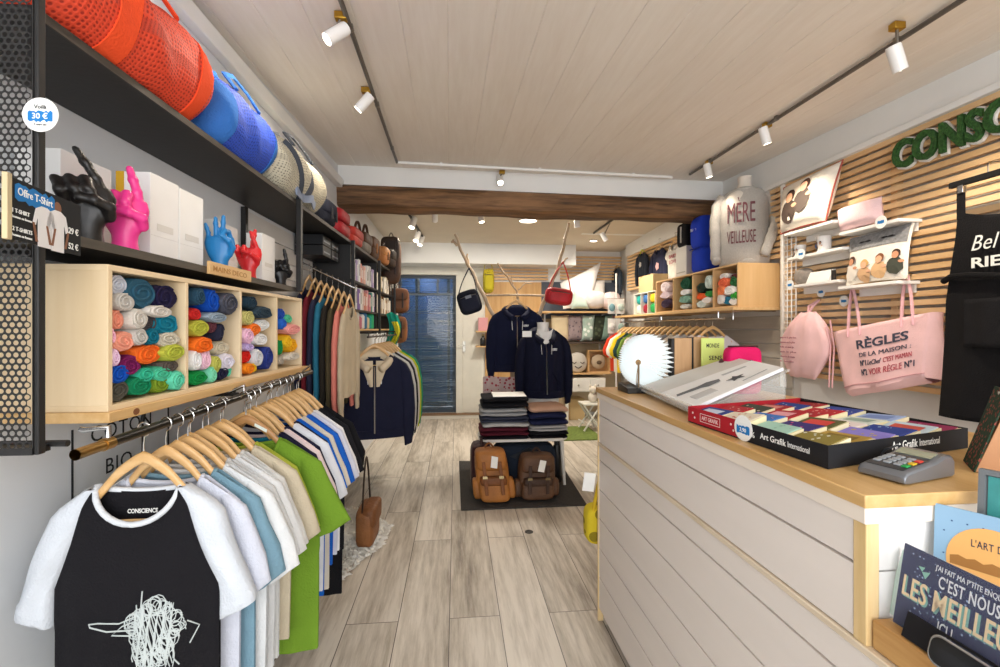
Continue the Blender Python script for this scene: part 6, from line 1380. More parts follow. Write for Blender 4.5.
# pink cushion
c = [AX(840, 231, 2.41), AX(884, 220, 2.41), AX(882, 196, 2.45), AX(838, 210, 2.45)]
c[0].z = c[1].z = sB[2]+.012
cushion_q(c, 'cushion', 'small plain pink cushion lying on a white shelf', cloth('#f0cfd2'), .05, None, None, 'cushion')
# mugs
def mug(px, py, z, r_, h, label, colh):
    p_ = AX(px, py, XW-.06); t_ = thing('mug', label, 'mug', (XW-.06, p_.y, z), RF, 'photo mugs')
    mb = MB(); mb.lathe([(r_*.92, z+.0005), (r_, z+.004), (r_, z+h), (r_*.92, z+h), (r_*.9, z+.01), (.001, z+.008)], (XW-.06, p_.y, 0), 24); part(mb, 'cup', plastic('#f3f1ee', .2), t_)
    mb = MB(); mb.tube([(XW-.06+.0, p_.y+r_*.95+.03*sin(PI*i/8), z+h*.2+h*.6*i/8) for i in range(9)], .005, 8); part(mb, 'handle', plastic(colh, .2), t_)
    f = lambda u, v, l: Vector((XW-.06-(r_+l*.25)*cos((u-.5)*2.2), p_.y-(r_+l*.25)*sin((u-.5)*2.2), z+h*v))
    portrait(f, t_, [(.35, .5, 1.2, '#35302d', '#c9977a', '#2c1e18'), (.65, .52, 1.15, '#d9d4cc', '#d3a184', '#4b2f22')])
mug(800, 243, sC[2], .038, .085, 'white photo mug, left one on its shelf', '#f3f1ee'); mug(824, 241, sC[2], .042, .105, 'white photo mug with a blue handle, right one on its shelf', '#2f6fb5')
# grey stone and box
p_ = AX(804, 270, XW-.06); mb = MB(); mb.ell((XW-.06, p_.y, sD[2]+.058), (.035, .085, .06), 24, 14, None, .85); t = thing('engraved_stone', 'rounded grey stone plaque behind a white box on a white shelf', 'ornament', (XW-.06, p_.y, sD[2])); part(mb, 'stone', mat('#8d847c', .8, 0, .2, 30, .3, 60, 'stone'), t, smooth=180)
a, b = AX(808, 278, XW-.1), AX(831, 264, XW-.1); mb = MB(); rt = rotm(0, 0, 0); t = thing('gift_box', 'white flat box leaning on the grey stone plaque', 'box', (XW-.1, (a.y+b.y)/2, sD[2]))
mb.hexa([(XW-.118, b.y, sD[2]), (XW-.1, b.y, sD[2]), (XW-.1, a.y, sD[2]), (XW-.118, a.y, sD[2])], [(XW-.085, b.y, sD[2]+.075), (XW-.066, b.y, sD[2]+.075), (XW-.066, a.y, sD[2]+.075), (XW-.085, a.y, sD[2]+.075)]); part(mb, 'carton', paper('#e9e7e3'), t, bevel=.002)
mb = MB(); mb.box(XW-.1, XW-.066, b.y-.004, b.y-.001, sD[2], sD[2]+.07); part(mb, 'dark_edge', paper('#3a3633'), t)
# mustache pouch with family photo
c = [AX(846, 283, 2.41), AX(908, 277, 2.41), AX(915, 221, 2.48), AX(850, 238, 2.48)]; c[0].z = c[1].z = sE[2]+.004
t, S2, nm2 = cushion_q(c, 'photo_pouch', 'grey felt pouch with mustaches and a photo of four people', cloth('#eee6da'), .03, None, None, 'pouch', RF, None, 20)
sg2 = 1 if nm2.x < 0 else -1
f2 = lambda u, v, l=.004: S2(sg2)(u, v) + Vector((-1, 0, .1))*l
mb = MB(); mb.grid(lambda u, v: f2(.02+.96*u, .66+.32*v, .004), 14, 5); part(mb, 'felt_flap', mat('#8b8b8c', .95, 0, .25, 60, .4, 150, 'felt'), t)
for u0 in (.36, .72):
    mb = MB(); mu = [(-.11, .79), (-.07, .815), (-.02, .81), (0, .8), (.02, .81), (.07, .815), (.11, .79), (.06, .775), (0, .785), (-.06, .775)]
    mb.add([f2(u0, .79, .008)]+[f2(u0+a_, b_, .008) for a_, b_ in mu], [(0, k+1, (k+1) % 10+1) for k in range(10)]); part(mb, 'mustache', cloth('#2c2a2b', 0), t, smooth=0)
portrait(f2, t, [(.14, .4, 1.0, '#dcd6cc', '#c9906e', '#4b2f22'), (.38, .3, .95, '#c9a27a', '#d9a786', '#c9a063'), (.62, .36, 1.0, '#cfa87c', '#d9a584', '#7a4b2c'), (.86, .4, .95, '#3f4238', '#c48c6a', '#3a261c')])
# drawstring bag
by0, by1 = AX(781, 350, 2.44).y, AX(829, 350, 2.44).y; yc = (by0+by1)/2; zb4 = AX(806, 378, 2.44).z; zt4 = AX(815, 312, 2.44).z
pk = cloth('#edc3c4', .3)
t = thing('drawstring_bag', 'pink drawstring bag with lettering hanging on the slats', 'bag', (2.44, yc, zb4))
hw_ = (by0-by1)/2; mb = MB(); rings = []
for i in range(17):
    f_ = i/16; z = zb4+(zt4-zb4)*f_; w_ = hw_*(.55+.45*min(1, f_*2.6))*(1 if f_ < .55 else 1-.72*((f_-.55)/.45)**1.5); d_ = .062*(1-(2*f_-1)**4*.8)
    cy_ = yc - hw_*.25*(f_-.4)
    rings.append([Vector((2.45 + d_*math.copysign(abs(cos(q))**.8, cos(q))*(.9+.1*cos(q*9)), cy_ + w_*sin(q), z+.006*sin(q*4))) for q in [2*PI*k/36 for k in range(36)]])
mb.loft(rings); part(mb, 'body', pk, t, smooth=120)
hk = AX(818, 300, XW-.02)
for s_ in (-1, 1): mb = MB(); mb.tube([(2.45, yc-hw_*.15, zt4-.01), (2.46, yc-hw_*.2+s_*.02, (zt4+hk.z)/2), (XW-.012, hk.y, hk.z)], .008, 8); part(mb, 'neck_cord', cloth('#e3b2b6'), t)
for s_ in (0, 1): mb = MB(); mb.tube([(2.43, by1+.01-.03*s_, zt4-.1+.04*s_), (2.44, by1-.012-.03*s_, (zt4+zb4)/2), (2.44, by1+.0-.025*s_, zb4-.04)], .005, 6); part(mb, 'cord', cloth('#e3b2b6'), t)
mb = MB()
for i, l_ in enumerate(['papa est le plus fort', 'maman est la plus', 'belle et moi je', 'suis le plus', 'chouette de toute', 'la famille']):
    z = zb4+(zt4-zb4)*(.6-.075*i); mb.text(l_, .014, lambda u, v, w: (2.385-w+.02*abs(u-.1), yc+hw_*.72-u, z+v-.1*(u)*0), 0, .003, width=.16-.012*(i % 3))
part(mb, 'lettering', mat('#a9747b', .8, key='rose_ink'), t, smooth=0)
mb = MB(); mb.tube([(XW-.02, hk.y, hk.z), (XW+.004, hk.y, hk.z)], .006, 8); part(mb, 'peg', chrome, t)
# tote bag
TX = 2.43
q0, q1, q2, q3 = AX(846, 392, TX), AX(925, 378, TX), AX(931, 312, TX), AX(833, 332, TX)
t = thing('tote_bag', 'large pink tote bag with house rules lettering hanging on the slats', 'bag', (TX, (q0.y+q1.y)/2, min(q0.z, q1.z)))
dpt = .1
def tq(u, v, l=0.0):
    p_ = q0.lerp(q1, u).lerp(q3.lerp(q2, u), v); bulge = .03*(1-(2*u-1)**2)*(1-v*.7) + .006*sin(u*13+v*5)*(1-v)
    return p_ + Vector((-bulge-l, 0, .006*sin(u*9)*(1-v)))
mb = MB(); mb.grid(lambda u, v: tq(u, v), 24, 16, .0016, (1, 0, 0)); part(mb, 'front_panel', pk, t, smooth=90)
mb = MB(); mb.grid(lambda u, v: q0.lerp(q1, u).lerp(q3.lerp(q2, u), v)+Vector((.07-.0*v, -.02*(1-v), -.012*(1-v))), 16, 10, .0016, (1, 0, 0)); part(mb, 'back_panel', pk, t, smooth=90)
e1 = AX(947, 377, TX+.05)
mb = MB(); mb.grid(lambda u, v: tq(1, v).lerp(q1.lerp(q2, v)+Vector((.072, -.02*(1-v), -.012*(1-v))), u) + Vector((0, -.07*sin(PI*u)*(1-v*.85), 0)), 10, 12); part(mb, 'side_gusset', pk, t, smooth=120)
mb = MB(); mb.grid(lambda u, v: tq(0, v).lerp(q0.lerp(q3, v)+Vector((.072, -.02*(1-v), -.012*(1-v))), u) + Vector((0, .03*sin(PI*u)*(1-v*.85), 0)), 8, 12); part(mb, 'side_gusset', pk, t, smooth=120)
mb = MB(); mb.grid(lambda u, v: tq(u, 0).lerp(q0.lerp(q1, u)+Vector((.07, -.02, -.012)), v) + Vector((0, 0, -.02*sin(PI*v))), 16, 6); part(mb, 'base_panel', pk, t, smooth=120)
mb = MB(); mb.tube([tq(i/20, .07, .002) for i in range(21)], .003, 6); part(mb, 'base_seam', cloth('#d9a4a8'), t)
for us, off, tops in (((.2, .34), -.002, [(849, 293), (856, 292)]), ((.76, .86), .0, [(903, 279), (910, 280)])):
    up = AX((tops[0][0]+tops[1][0])/2, tops[0][1]-4, XW-.03); a_, b_ = tq(us[0], .97, .003), tq(us[1], .97, .003)
    for s_, e_ in ((-1, a_), (1, b_)):
        mb = MB(); mb.tube([e_ + Vector((0, 0, -.04)), e_, e_.lerp(up, .5)+Vector((0, -s_*.008, 0)), up+Vector((0, -s_*.006, 0))], .011, 6, sx=.22, up=(1, 0, 0)); part(mb, 'handle', cloth('#e6b6ba'), t)
    mb = MB(); mb.tube([up, (XW+.004, up.y, up.z+.004)], .007, 8); part(mb, 'peg', chrome, t)
ink2 = mat('#3f4152', .8, key='tote_ink'); ink3 = mat('#b04a56', .8, key='tote_rose')
def tline(mb, body, u0, u1, v, h, bold=.01, sh=0):
    def fn(a_, b_, w):
        return tq(u0+a_, v+b_-.0*a_, .002+w)
    mb.text(body, h, fn, bold, .002, shear=sh, width=u1-u0)
mb = MB(); tline(mb, 'RÈGLES', .28, .83, .64, .14, .03); tline(mb, 'DE LA MAISON :', .3, .86, .5, .07, .0); tline(mb, 'N°1', .3, .38, .355, .09, .02); tline(mb, 'LeChef', .4, .56, .36, .08, .0, .3); tline(mb, 'N°2', .3, .38, .2, .1, .02); tline(mb, 'N°1', .8, .9, .2, .1, .02); part(mb, 'dark_lettering', ink2, t, smooth=0)
mb = MB(); tline(mb, "C'EST MAMAN", .58, .87, .36, .08, -.005); tline(mb, 'VOIR RÈGLE', .41, .77, .2, .1, -.005); part(mb, 'rose_lettering', ink3, t, smooth=0)
# moss letters
s0_, s1_ = AX(893, 168, XW-.02), AX(1003, 118, XW-.02)
t = thing('moss_sign', 'green moss letters on white backing high on the slats', 'sign', (XW, (s0_.y+s1_.y)/2, s0_.z))
Lh = AX(893, 145, XW-.02).z - AX(893, 172, XW-.02).z; zb5 = AX(893, 171, XW-.02).z
sw_ = s0_.y - AX(1012, 114, XW-.02).y
fs = lambda u, v, w: (XW-.012-w, s0_.y-u, zb5+v)
mb = MB(); mb.text('CONSC', Lh*1.0, fs, .085, .016, 1.0, 0, width=sw_*1.03); part(mb, 'white_backing', plastic('#efece6', .5), t, smooth=0)
mb = MB(); mb.text('CONSC', Lh*.96, lambda u, v, w: fs(u+.01, v+.004, w+.018), .045, .022, 1.0, 0, width=sw_); part(mb, 'moss_letters', mat('#2f5a24', .95, 0, .5, 90, 1.0, 120, 'moss'), t, smooth=0)
# black clip bar and apron
b0_, b1_ = AX(950, 188, 2.38), AX(1030, 160, 2.38)
t = thing('clip_hanger', 'black padded bar hanger with clips holding the black apron', 'clothes hanger', b1_, RF)
mb = MB(); dv = (b1_-b0_); dv.z = 0; b1f = Vector((b1_.x, b1_.y, b0_.z+.0)); mb.box(2.37, 2.39, min(b0_.y, b1_.y), max(b0_.y, b1_.y), b0_.z-.006, b0_.z+.022); part(mb, 'bar', cloth('#141414'), t, bevel=.003)
hk = AX(988, 168, 2.38)
mb = MB(); mb.tube([(2.38, hk.y, b0_.z+.02), (2.38, hk.y, b0_.z+.05)] + [(2.38+.02*(1-cos(a_*PI/6))*3.2, hk.y, b0_.z+.05+.03*sin(a_*PI/6)) for a_ in range(1, 7)], .0025, 6); mb.tube([(2.38, hk.y, b0_.z+.06), (XW+.004, hk.y, b0_.z+.08)], .004, 6); part(mb, 'hook', chrome, t)
cy0 = AX(962, 196, 2.38).y
for y in (cy0, b1_.y+.08): mb = MB(); mb.box(2.368, 2.392, y-.012, y+.012, b0_.z-.04, b0_.z-.004); part(mb, 'clip', chrome, t, bevel=.002)
zat2 = lambda py, px=975: AX(px, py, 2.38).z
zb6 = zat2(418, 952); zstr = b0_.z-.025
yl = {z: y for z, y in []}
prof = [(196, 958, .0), (212, 958, 0), (240, 955, 0), (275, 949, 0), (300, 945, 0), (340, 943, 0), (418, 938, 0)]
left = [(AX(px, py, 2.38).z, AX(px, py, 2.38).y) for py, px, _ in prof]
yr = AX(1075, 300, 2.38).y
t = thing('apron', 'long black apron with white lettering hanging from the clip hanger', 'apron', (2.38, (left[3][1]+yr)/2, zb6))
def ly(z):
    for (z0_, y0_), (z1_, y1_) in zip(left, left[1:]):
        if z <= z0_ and z >= z1_: return y0_+(y1_-y0_)*(z0_-z)/max(1e-6, z0_-z1_)
    return left[0][1] if z > left[0][0] else left[-1][1]
ztop = left[1][0]
def ap(u, v):
    zz = ztop+(zb6-ztop)*v; dip = .05*(1-(2*u-1)**2)*(1-v)**6; y = ly(zz)+(yr-ly(zz))*u
    return Vector((2.38+.012*sin(u*11+v*3)*v, y, zz-dip))
mb = MB(); mb.grid(ap, 40, 40, .003, (1, 0, 0)); blk = cloth('#131214'); part(mb, 'body', blk, t, smooth=90)
for u in (.03, .97): p_ = ap(u, 0); mb = MB(); mb.box(2.378, 2.384, p_.y-.017, p_.y+.017, p_.z-.03, b0_.z-.01); part(mb, 'shoulder_strap', blk, t)
zp = zat2(300, 960); mb = MB(); mb.grid(lambda u, v: ap(.1+.8*u, 0)+Vector((-.02-.012*sin(PI*u)+.004*sin(u*17), 0, zp-ap(.1+.8*u, 0).z-.22*v)), 20, 10, .003, (1, 0, 0)); part(mb, 'pocket', cloth('#19181a'), t, smooth=90)
mb = MB(); mb.tube([ap(.0, .33)+Vector((-.01, .015, 0)), ap(.06, .31)+Vector((-.025, 0, .0)), ap(.25, .32)+Vector((-.03, 0, .01)), ap(.6, .33)+Vector((-.028, 0, 0)), ap(.95, .33)+Vector((-.02, 0, 0))], .014, 8); part(mb, 'waist_tie', cloth('#0f0e10'), t)
ta = AX(973, 246, 2.37); mb = MB()
zl1 = AX(973, 251, 2.37).z; zl2 = AX(973, 268, 2.37).z; hl = AX(973, 237, 2.37).z-zl1
mb.text('Bel', hl*1.1, lambda u, v, w: (2.362-w, ta.y-u, zl1+v), -.008, .002, 1.05, .35, width=ta.y-AX(1001, 246, 2.37).y)
part(mb, 'script_lettering', cloth('#e6e6e0', 0), t, smooth=0)
mb = MB(); mb.text('RIE', hl*.72, lambda u, v, w: (2.362-w, ta.y-u, zl2+v), .03, .002, 1.0, 0, width=ta.y-AX(1003, 260, 2.37).y); part(mb, 'block_lettering', cloth('#e6e6e0', 0), t, smooth=0)
# white wire grid panel
t = thing('wire_grid', 'white wire grid panel between the cubby and the small shelves', 'grid panel', (2.49, 3.45, 1.2)); gy0, gy1 = AX(796, 300, 2.49).y, AX(783, 300, 2.49).y; gz0, gz1 = AX(790, 345, 2.49).z, AX(790, 228, 2.49).z
for k in range(4): y = gy0+(gy1-gy0)*k/3; mb = MB(); mb.tube([(2.49, y, gz0), (2.49, y, gz1)], .004, 6); part(mb, 'upright_wire', lamp_white, t)
for k in range(22): z = gz0+(gz1-gz0)*k/21; mb = MB(); mb.tube([(2.492, gy0, z), (2.492, gy1, z)], .0025, 6); part(mb, 'cross_wire', lamp_white, t)
# ============================================================= COUNTER
KX, KY0, KY1, KD, KZ = .684, .692, 2.06, .68, 1.078
top_m = wood('#ddb77e', '#c19353', 'y', 5, .35, 6, .05, 'counter_top')
plank_w = mat('#e9e0d8', .5, 0, .05, 6, .08, 18, 'limed_plank', .5, 0, 0, 1, (1, .15, 1))
t = thing('shop_counter', 'whitewashed plank counter with honey wooden top', 'counter', (KX+.3, (KY0+KY1)/2, 0), CF)
mb = MB(); mb.box(KX-.012, KX+KD, KY0-.012, KY1+.012, KZ-.022, KZ); part(mb, 'worktop', top_m, t, bevel=.002)
mb = MB(); mb.box(KX-.008, KX+KD, KY0-.008, KY1+.008, KZ-.05, KZ-.022); part(mb, 'top_frame', mat('#efe3d4', .5, 0, .04, 6, key='frame_board'), t, bevel=.002)
def planks_y(mb, x, y0, y1, zs):
    for z1_, z0_ in zip(zs, zs[1:]):
        g = .003; vs = []
        for y in (y0, y1): vs += [(x, y, z1_-g), (x, y, z0_+g), (x+.012, y, z0_+g*.8), (x+.02, y, z0_+g*.8), (x+.02, y, z1_-g*.8), (x+.012, y, z1_-g*.8)]
        mb.add(vs, [(i, (i+1) % 6, 6+(i+1) % 6, 6+i) for i in range(6)]+[(5, 4, 3, 2, 1, 0), (6, 7, 8, 9, 10, 11)])
zu = [KZ-.05, .952, .825]
zl = [.812, .745, .61, .475, .34, .205, .06]
mb = MB(); planks_y(mb, KX, KY0+.022, KY1, zu); part(mb, 'upper_planks', plank_w, t, smooth=0)
mb = MB(); planks_y(mb, KX, .12, KY1, zl); part(mb, 'lower_planks', plank_w, t, smooth=0)
mb = MB(); mb.box(KX-.006, KX+.02, .12, KY1, .812, .825); part(mb, 'batten', wood('#e3d3bb', '#cbb491', 'y', 5), t, bevel=.002)
mb = MB(); mb.box(KX-.002, KX+.022, KY0-.004, KY0+.022, .825, KZ-.05); part(mb, 'corner_post', wood('#ecd3a4', '#d9b87f', 'z', 5), t, bevel=.002)
mb = MB(); mb.box(KX-.004, KX+.02, KY1, KY1+.014, .0, KZ-.05); part(mb, 'corner_post', wood('#ecd3a4', '#d9b87f', 'z', 5), t, bevel=.002)
mb = MB()
for z0_, z1_ in ((.825, .945), (.948, KZ-.052)): mb.box(KX+.022, KX+KD, KY0, KY0+.014, z0_, z1_)
part(mb, 'end_planks', mat('#e4e2e0', .5, 0, .03, 6, .06, 18, 'white_plank'), t, smooth=0)
mb = MB(); mb.box(KX+.02, KX+KD-.02, KY0+.016, KY1-.004, .02, KZ-.052); part(mb, 'carcass', plank_w, t)
mb = MB(); mb.box(KX+.02, KX+KD, .12, KY0+.016, .05, .812); part(mb, 'ledge_base', plank_w, t)
mb = MB(); mb.box(KX+.03, KX+KD, .14, KY1-.02, .001, .06); part(mb, 'plinth', mat('#2b2724', .8, key='plinth'), t)
mb = MB(); mb.box(KX+.02, KX+KD, KY1, KY1+.012, .06, KZ-.052); part(mb, 'end_planks', plank_w, t)
# ------------------------------------------------------------- pleated book lamp
lc = AY(645, 360.5, 1.9, CF); lr = 27*1.97/F; lw = mat('#dadfdf', .8, 0, 0, 5, 0, 80, 'lit_paper', .1, .4)
t = thing('book_lamp', 'round glowing white pleated paper lamp shaped like an open book', 'lamp', (lc.x, 1.9, KZ), CF)
mb = MB(); cxl = lc.x-.045; czl = lc.z-.005; N = 46; rin = .012
def lp(i, far, jag=0):
    th = PI*1.5-.10 - (2*PI-.20)*i/(2*N)
    ox, oz = lc.x-cxl, lc.z-czl; dx_, dz_ = cos(th), sin(th); b_ = dx_*ox+dz_*oz; c_ = ox*ox+oz*oz-lr*lr; rr_ = b_+math.sqrt(max(0, b_*b_-c_))
    r_ = rin + (rr_*(1.0 if i % 2 == 0 else .955)-rin)*far
    dpt_ = (.03*sin(PI*min(1, far*1.0)*.5) + (.03 if i % 2 else -.03)*far)
    return (cxl+dx_*r_, 1.9-.035+dpt_, czl+dz_*r_)
for j in range(6):
    for i in range(2*N):
        mb.add([lp(i, j/6), lp(i+1, j/6), lp(i+1, (j+1)/6), lp(i, (j+1)/6)], [(0, 1, 2, 3)])
part(mb, 'pleated_pages', lw, t, smooth=0)
mb = MB(); mb.lathe([(lr*.9, 0), (lr*.9, .008), (.001, .008)], (lc.x, 1.925, lc.z), 36, rotm(90, 0, 0)); part(mb, 'back_cover', paper('#b98f63'), t)
mb = MB(); mb.tube([(cxl, 1.862, czl), (cxl, 1.862, lc.z-lr*.98)], .004, 6); part(mb, 'spine', wood('#8a7356', '#6b563d', 'z', 8), t)
mb = MB(); mb.hexa([(lc.x-.1, 1.84, KZ+.001), (lc.x+.05, 1.84, KZ+.001), (lc.x+.05, 1.96, KZ+.001), (lc.x-.1, 1.96, KZ+.001)], [(lc.x-.1, 1.85, KZ+.022), (lc.x+.05, 1.85, KZ+.022), (lc.x+.05, 1.95, lc.z-lr+.02), (lc.x-.1, 1.95, lc.z-lr+.02)]); part(mb, 'stand', plastic('#1b1b1c', .3), t, bevel=.002)
# kraft boards, sign, pouch behind
for k, (p0_, p1_, Y_, lab) in enumerate([((673, 338), (690, 374), 1.98, 'kraft covered book with a black edge standing by the pleated lamp'), ((692, 337), (707, 371), 2.0, 'kraft covered book with a black edge, next to the green sign')]):
    a, b = AY(*p0_, Y_, CF), AY(*p1_, Y_, CF); t = thing('kraft_book', lab, 'book', (a.x, Y_, KZ), CF, 'kraft covered books on the counter')
    mb = MB(); mb.box(a.x, b.x, Y_-.016, Y_+.02, KZ+.001, a.z); part(mb, 'cover', wood('#c9a277', '#b68d60', 'z', 8), t, bevel=.002)
    mb = MB(); mb.box(a.x-.014, a.x-.001, Y_-.014, Y_+.02, KZ+.001, a.z-.002); part(mb, 'edge', plastic('#1d1c1c', .5), t)
a, b = AY(698, 338, 1.97, CF), AY(720, 363, 1.97, CF); a.x += .0
t = thing('paper_sign', 'yellow green paper sign with hand lettering behind the display stand', 'sign', (a.x, 1.97, KZ), CF)
xs0 = AY(707.5, 340, 1.94, CF).x; mb = MB(); mb.box(xs0-.03, b.x, 1.938, 1.942, KZ+.001, a.z); part(mb, 'card', paper('#cfe07e'), t)
mb = MB()
for i, l_ in enumerate(('MONDE', 'SENS')): mb.text(l_, .019, lambda u, v, w: ((xs0-.03+b.x)/2+u+.012*i, 1.9378-w, a.z-.042-.055*i+v), .01, .001, width=.06, align='CENTER')
part(mb, 'lettering', ink, t, smooth=0)
a, b = AY(727, 347, 1.78, CF), AY(760, 366, 1.78, CF)
t = thing('pouch', 'bright pink zipped pouch standing behind the display stand', 'pouch', ((a.x+b.x)/2, 1.78, KZ), CF)
mb = MB(); soft(mb, a.x, b.x, 1.76, 1.82, KZ+.001, a.z, .3); part(mb, 'body', cloth('#d81f62'), t, smooth=180)
mb = MB(); mb.tube([(a.x+.008+(b.x-a.x-.016)*i/8, 1.785, a.z+.002) for i in range(9)], .004, 6); part(mb, 'zip', plastic('#3a1020'), t)
mb = MB(); mb.obox(((a.x+b.x)/2-.012, 1.757, (KZ+a.z)/2+.026), (.075, .004, .022), rotm(0, -14, 0)); part(mb, 'printed_band', cloth('#221018', 0), t)
mb = MB(); mb.ell((a.x-.012, 1.8, (KZ+a.z)/2), (.012, .02, .05), 12, 8); part(mb, 'strap_loop', leather('#4a2a2a'), t)
# ------------------------------------------------------------- acrylic stand with catalogues
Q0, Q1 = AZ(637, 389, KZ+.012, CF), AZ(694, 415, KZ+.012, CF); Q2, Q3 = AX(790, 371, 1.15, CF), AX(734, 358, 1.2, CF)
if Q1.y < 1.3: Q1 = Vector((.745, 1.31, KZ+.012))
def qs(u, v, l=0): 
    p_ = Q0.lerp(Q1, u).lerp(Q3.lerp(Q2, u), v); n_ = (Q1-Q0).cross(Q3-Q0).normalized(); n_ = n_ if n_.z > 0 else -n_
    return p_ + n_*l
acry = glass_mat('#eef4f2', .28, .04)
t = thing('display_stand', 'sloping clear acrylic display stand on the counter', 'display stand', (Q0+Q1)/2, CF)
mb = MB(); mb.hexa([qs(0, 0), qs(1, 0), qs(1, 1), qs(0, 1)], [qs(0, 0, .005), qs(1, 0, .005), qs(1, 1, .005), qs(0, 1, .005)]); part(mb, 'sloping_sheet', acry, t)
mb = MB(); mb.hexa([qs(0, -.0), qs(1, -.0), qs(1, .012), qs(0, .012)], [qs(0, 0, .03), qs(1, 0, .03), qs(1, .012, .03), qs(0, .012, .03)]); part(mb, 'front_lip', acry, t)
for u in (.01, .99):
    a_, b_ = qs(u, .95), qs(u, .25); mb = MB(); mb.hexa([(b_.x, b_.y-.003, KZ+.001), (a_.x, a_.y-.003, KZ+.001), (a_.x, a_.y+.003, KZ+.001), (b_.x, b_.y+.003, KZ+.001)], [(b_.x, b_.y-.003, b_.z-.002), (a_.x, a_.y-.003, a_.z-.002), (a_.x, a_.y+.003, a_.z-.002), (b_.x, b_.y+.003, b_.z-.002)]); part(mb, 'side_support', acry, t)
def slab(u0, u1, v0, v1, l0, l1): m_ = MB(); m_.hexa([qs(u0, v0, l0), qs(u1, v0, l0), qs(u1, v1, l0), qs(u0, v1, l0)], [qs(u0, v0, l1), qs(u1, v0, l1), qs(u1, v1, l1), qs(u0, v1, l1)]); return m_
solo(slab(.03, .44, .03, .97, .006, .012), 'blank_panel', 'plain white panel on the far half of the display stand', 'panel', paper('#d6d4ce'), qs(.25, 0), CF, bevel=.001)
t = thing('catalogue', 'thick white product catalogue with grey pictures on the display stand', 'catalogue', qs(.7, 0), CF)
part(slab(.46, .97, .02, .96, .006, .015), 'pages', paper('#e9eaf2'), t)
part(slab(.46, .97, .02, .96, .0152, .017), 'cover', paper('#eeeeec'), t)
mb = MB(); ql = lambda u, v, l: qs(.46+.51*u, .02+.94*v, .0172+l*.05)
def qp(poly): mb.prism(poly, lambda u, v, w: ql(u, v, w), .0, .02)
qp([(.34, .08), (.42, .06), (.44, .3), (.5, .36), (.46, .5), (.36, .52), (.3, .4), (.34, .3)]); part(mb, 'printed_lamp', paper('#6d6f72'), t, smooth=0)
mb = MB(); qp([(.6+.12*cos(k*PI/5)*(1 if k % 2 else .45), .62+.1*sin(k*PI/5)*(1 if k % 2 else .45)) for k in range(10)]); part(mb, 'printed_star', paper('#4f5154'), t, smooth=0)
mb = MB(); qp([(.62, .12), (.82, .12), (.82, .34), (.62, .34)]); part(mb, 'printed_picture', paper('#c9c9c8'), t, smooth=0)
mb = MB(); qp([(.2, .6), (.26, .6), (.26, .86), (.2, .86)]); part(mb, 'printed_column', paper('#b5b5b4'), t, smooth=0)
mb = MB(); qp([(.78, .9), (.83, .6), (.85, .6), (.8, .9)]); part(mb, 'printed_rule', paper('#a5a5a5'), t, smooth=0)
# ------------------------------------------------------------- tray of small boxes
TF_ = Vector((.724, .812, KZ+.001)); e1 = Vector((-.075, .997, 0)).normalized(); e2 = Vector((cos(R(14)), sin(R(14)), 0)); S1, S2_, TH = .462, .458, .045
def tp_(a, b, z): return TF_ + e2*a + e1*b + Vector((0, 0, z))
t = thing('display_tray', 'low red and black cardboard tray packed with small decorated boxes', 'tray', TF_, CF)
def tbox(a0, a1, b0, b1, z0, z1): m_ = MB(); m_.hexa([tp_(a0, b0, z0), tp_(a1, b0, z0), tp_(a1, b1, z0), tp_(a0, b1, z0)], [tp_(a0, b0, z1), tp_(a1, b0, z1), tp_(a1, b1, z1), tp_(a0, b1, z1)]); return m_
redc, blkc = paper('#b01f2b'), paper('#1b1c20')
part(tbox(0, S2_, 0, S1, 0, .003), 'base', blkc, t)
part(tbox(0, .003, 0, S1*.52, .003, TH), 'black_side', blkc, t, 'black printed side'); part(tbox(0, .003, S1*.52, S1, .003, TH), 'red_side', redc, t, 'red printed side')
part(tbox(.003, S2_, 0, .003, .003, TH), 'front_side', blkc, t); part(tbox(S2_-.003, S2_, .003, S1, .003, TH), 'far_side', blkc, t); part(tbox(.003, S2_-.003, S1-.003, S1, .003, TH), 'end_side', redc, t)
mb = MB(); fl_ = lambda u, v, w: tp_(-w, S1*.44-u, v)
mb.text('Art Grafik', .014, lambda u, v, w: tp_(-w, S1*.385-u, .018+v), .012, .0008, width=.075); mb.text('International', .013, lambda u, v, w: tp_(-w, S1*.385-.08-u, .018+v), -.004, .0008, width=.055)
mb.text('Art Grafik', .017, lambda u, v, w: tp_(.19+u, -w, .02+v), .012, .0008, width=.085); mb.text('International', .016, lambda u, v, w: tp_(.282+u, -w, .02+v), -.004, .0008, width=.07)
mb.text('%', .014, lambda u, v, w: tp_(-w, S1*.45-u, .014+v), .01, .0008)
part(mb, 'lettering', white_p, t, smooth=0)
mb = MB(); mb.text('ART GRAFIK', .011, lambda u, v, w: tp_(-w, S1*.86-u, .018+v), .006, .0008, width=.07)
for b0_, b1_, z0_, z1_ in ((S1*.69, S1*.875, .012, .0135), (S1*.69, S1*.875, .0335, .035), (S1*.69, S1*.694, .0135, .0335), (S1*.871, S1*.875, .0135, .0335)): mb.add([tp_(-.0008, b0_, z0_), tp_(-.0008, b1_, z0_), tp_(-.0008, b1_, z1_), tp_(-.0008, b0_, z1_)], [(0, 1, 2, 3)])
for b0_, z0_ in ((.95, .03), (.93, .018), (.6, .03), (.58, .016)): mb.prism([(.003*cos(k*PI/4), .003*sin(k*PI/4)) for k in range(8)], lambda u, v, w: tp_(-w, S1*b0_+u, z0_+v), 0, .0008)
part(mb, 'red_side_print', paper('#f0dcd8'), t, smooth=0)
c = tp_(-.001, S1*.5, .03); tt = thing('price_sticker', 'round white price sticker with blue brush stroke on the cardboard tray', 'price tag', c, CF)
f = lambda u, v, w: c + e1*(-u) + Vector((0, 0, v)) + e2*(-w)
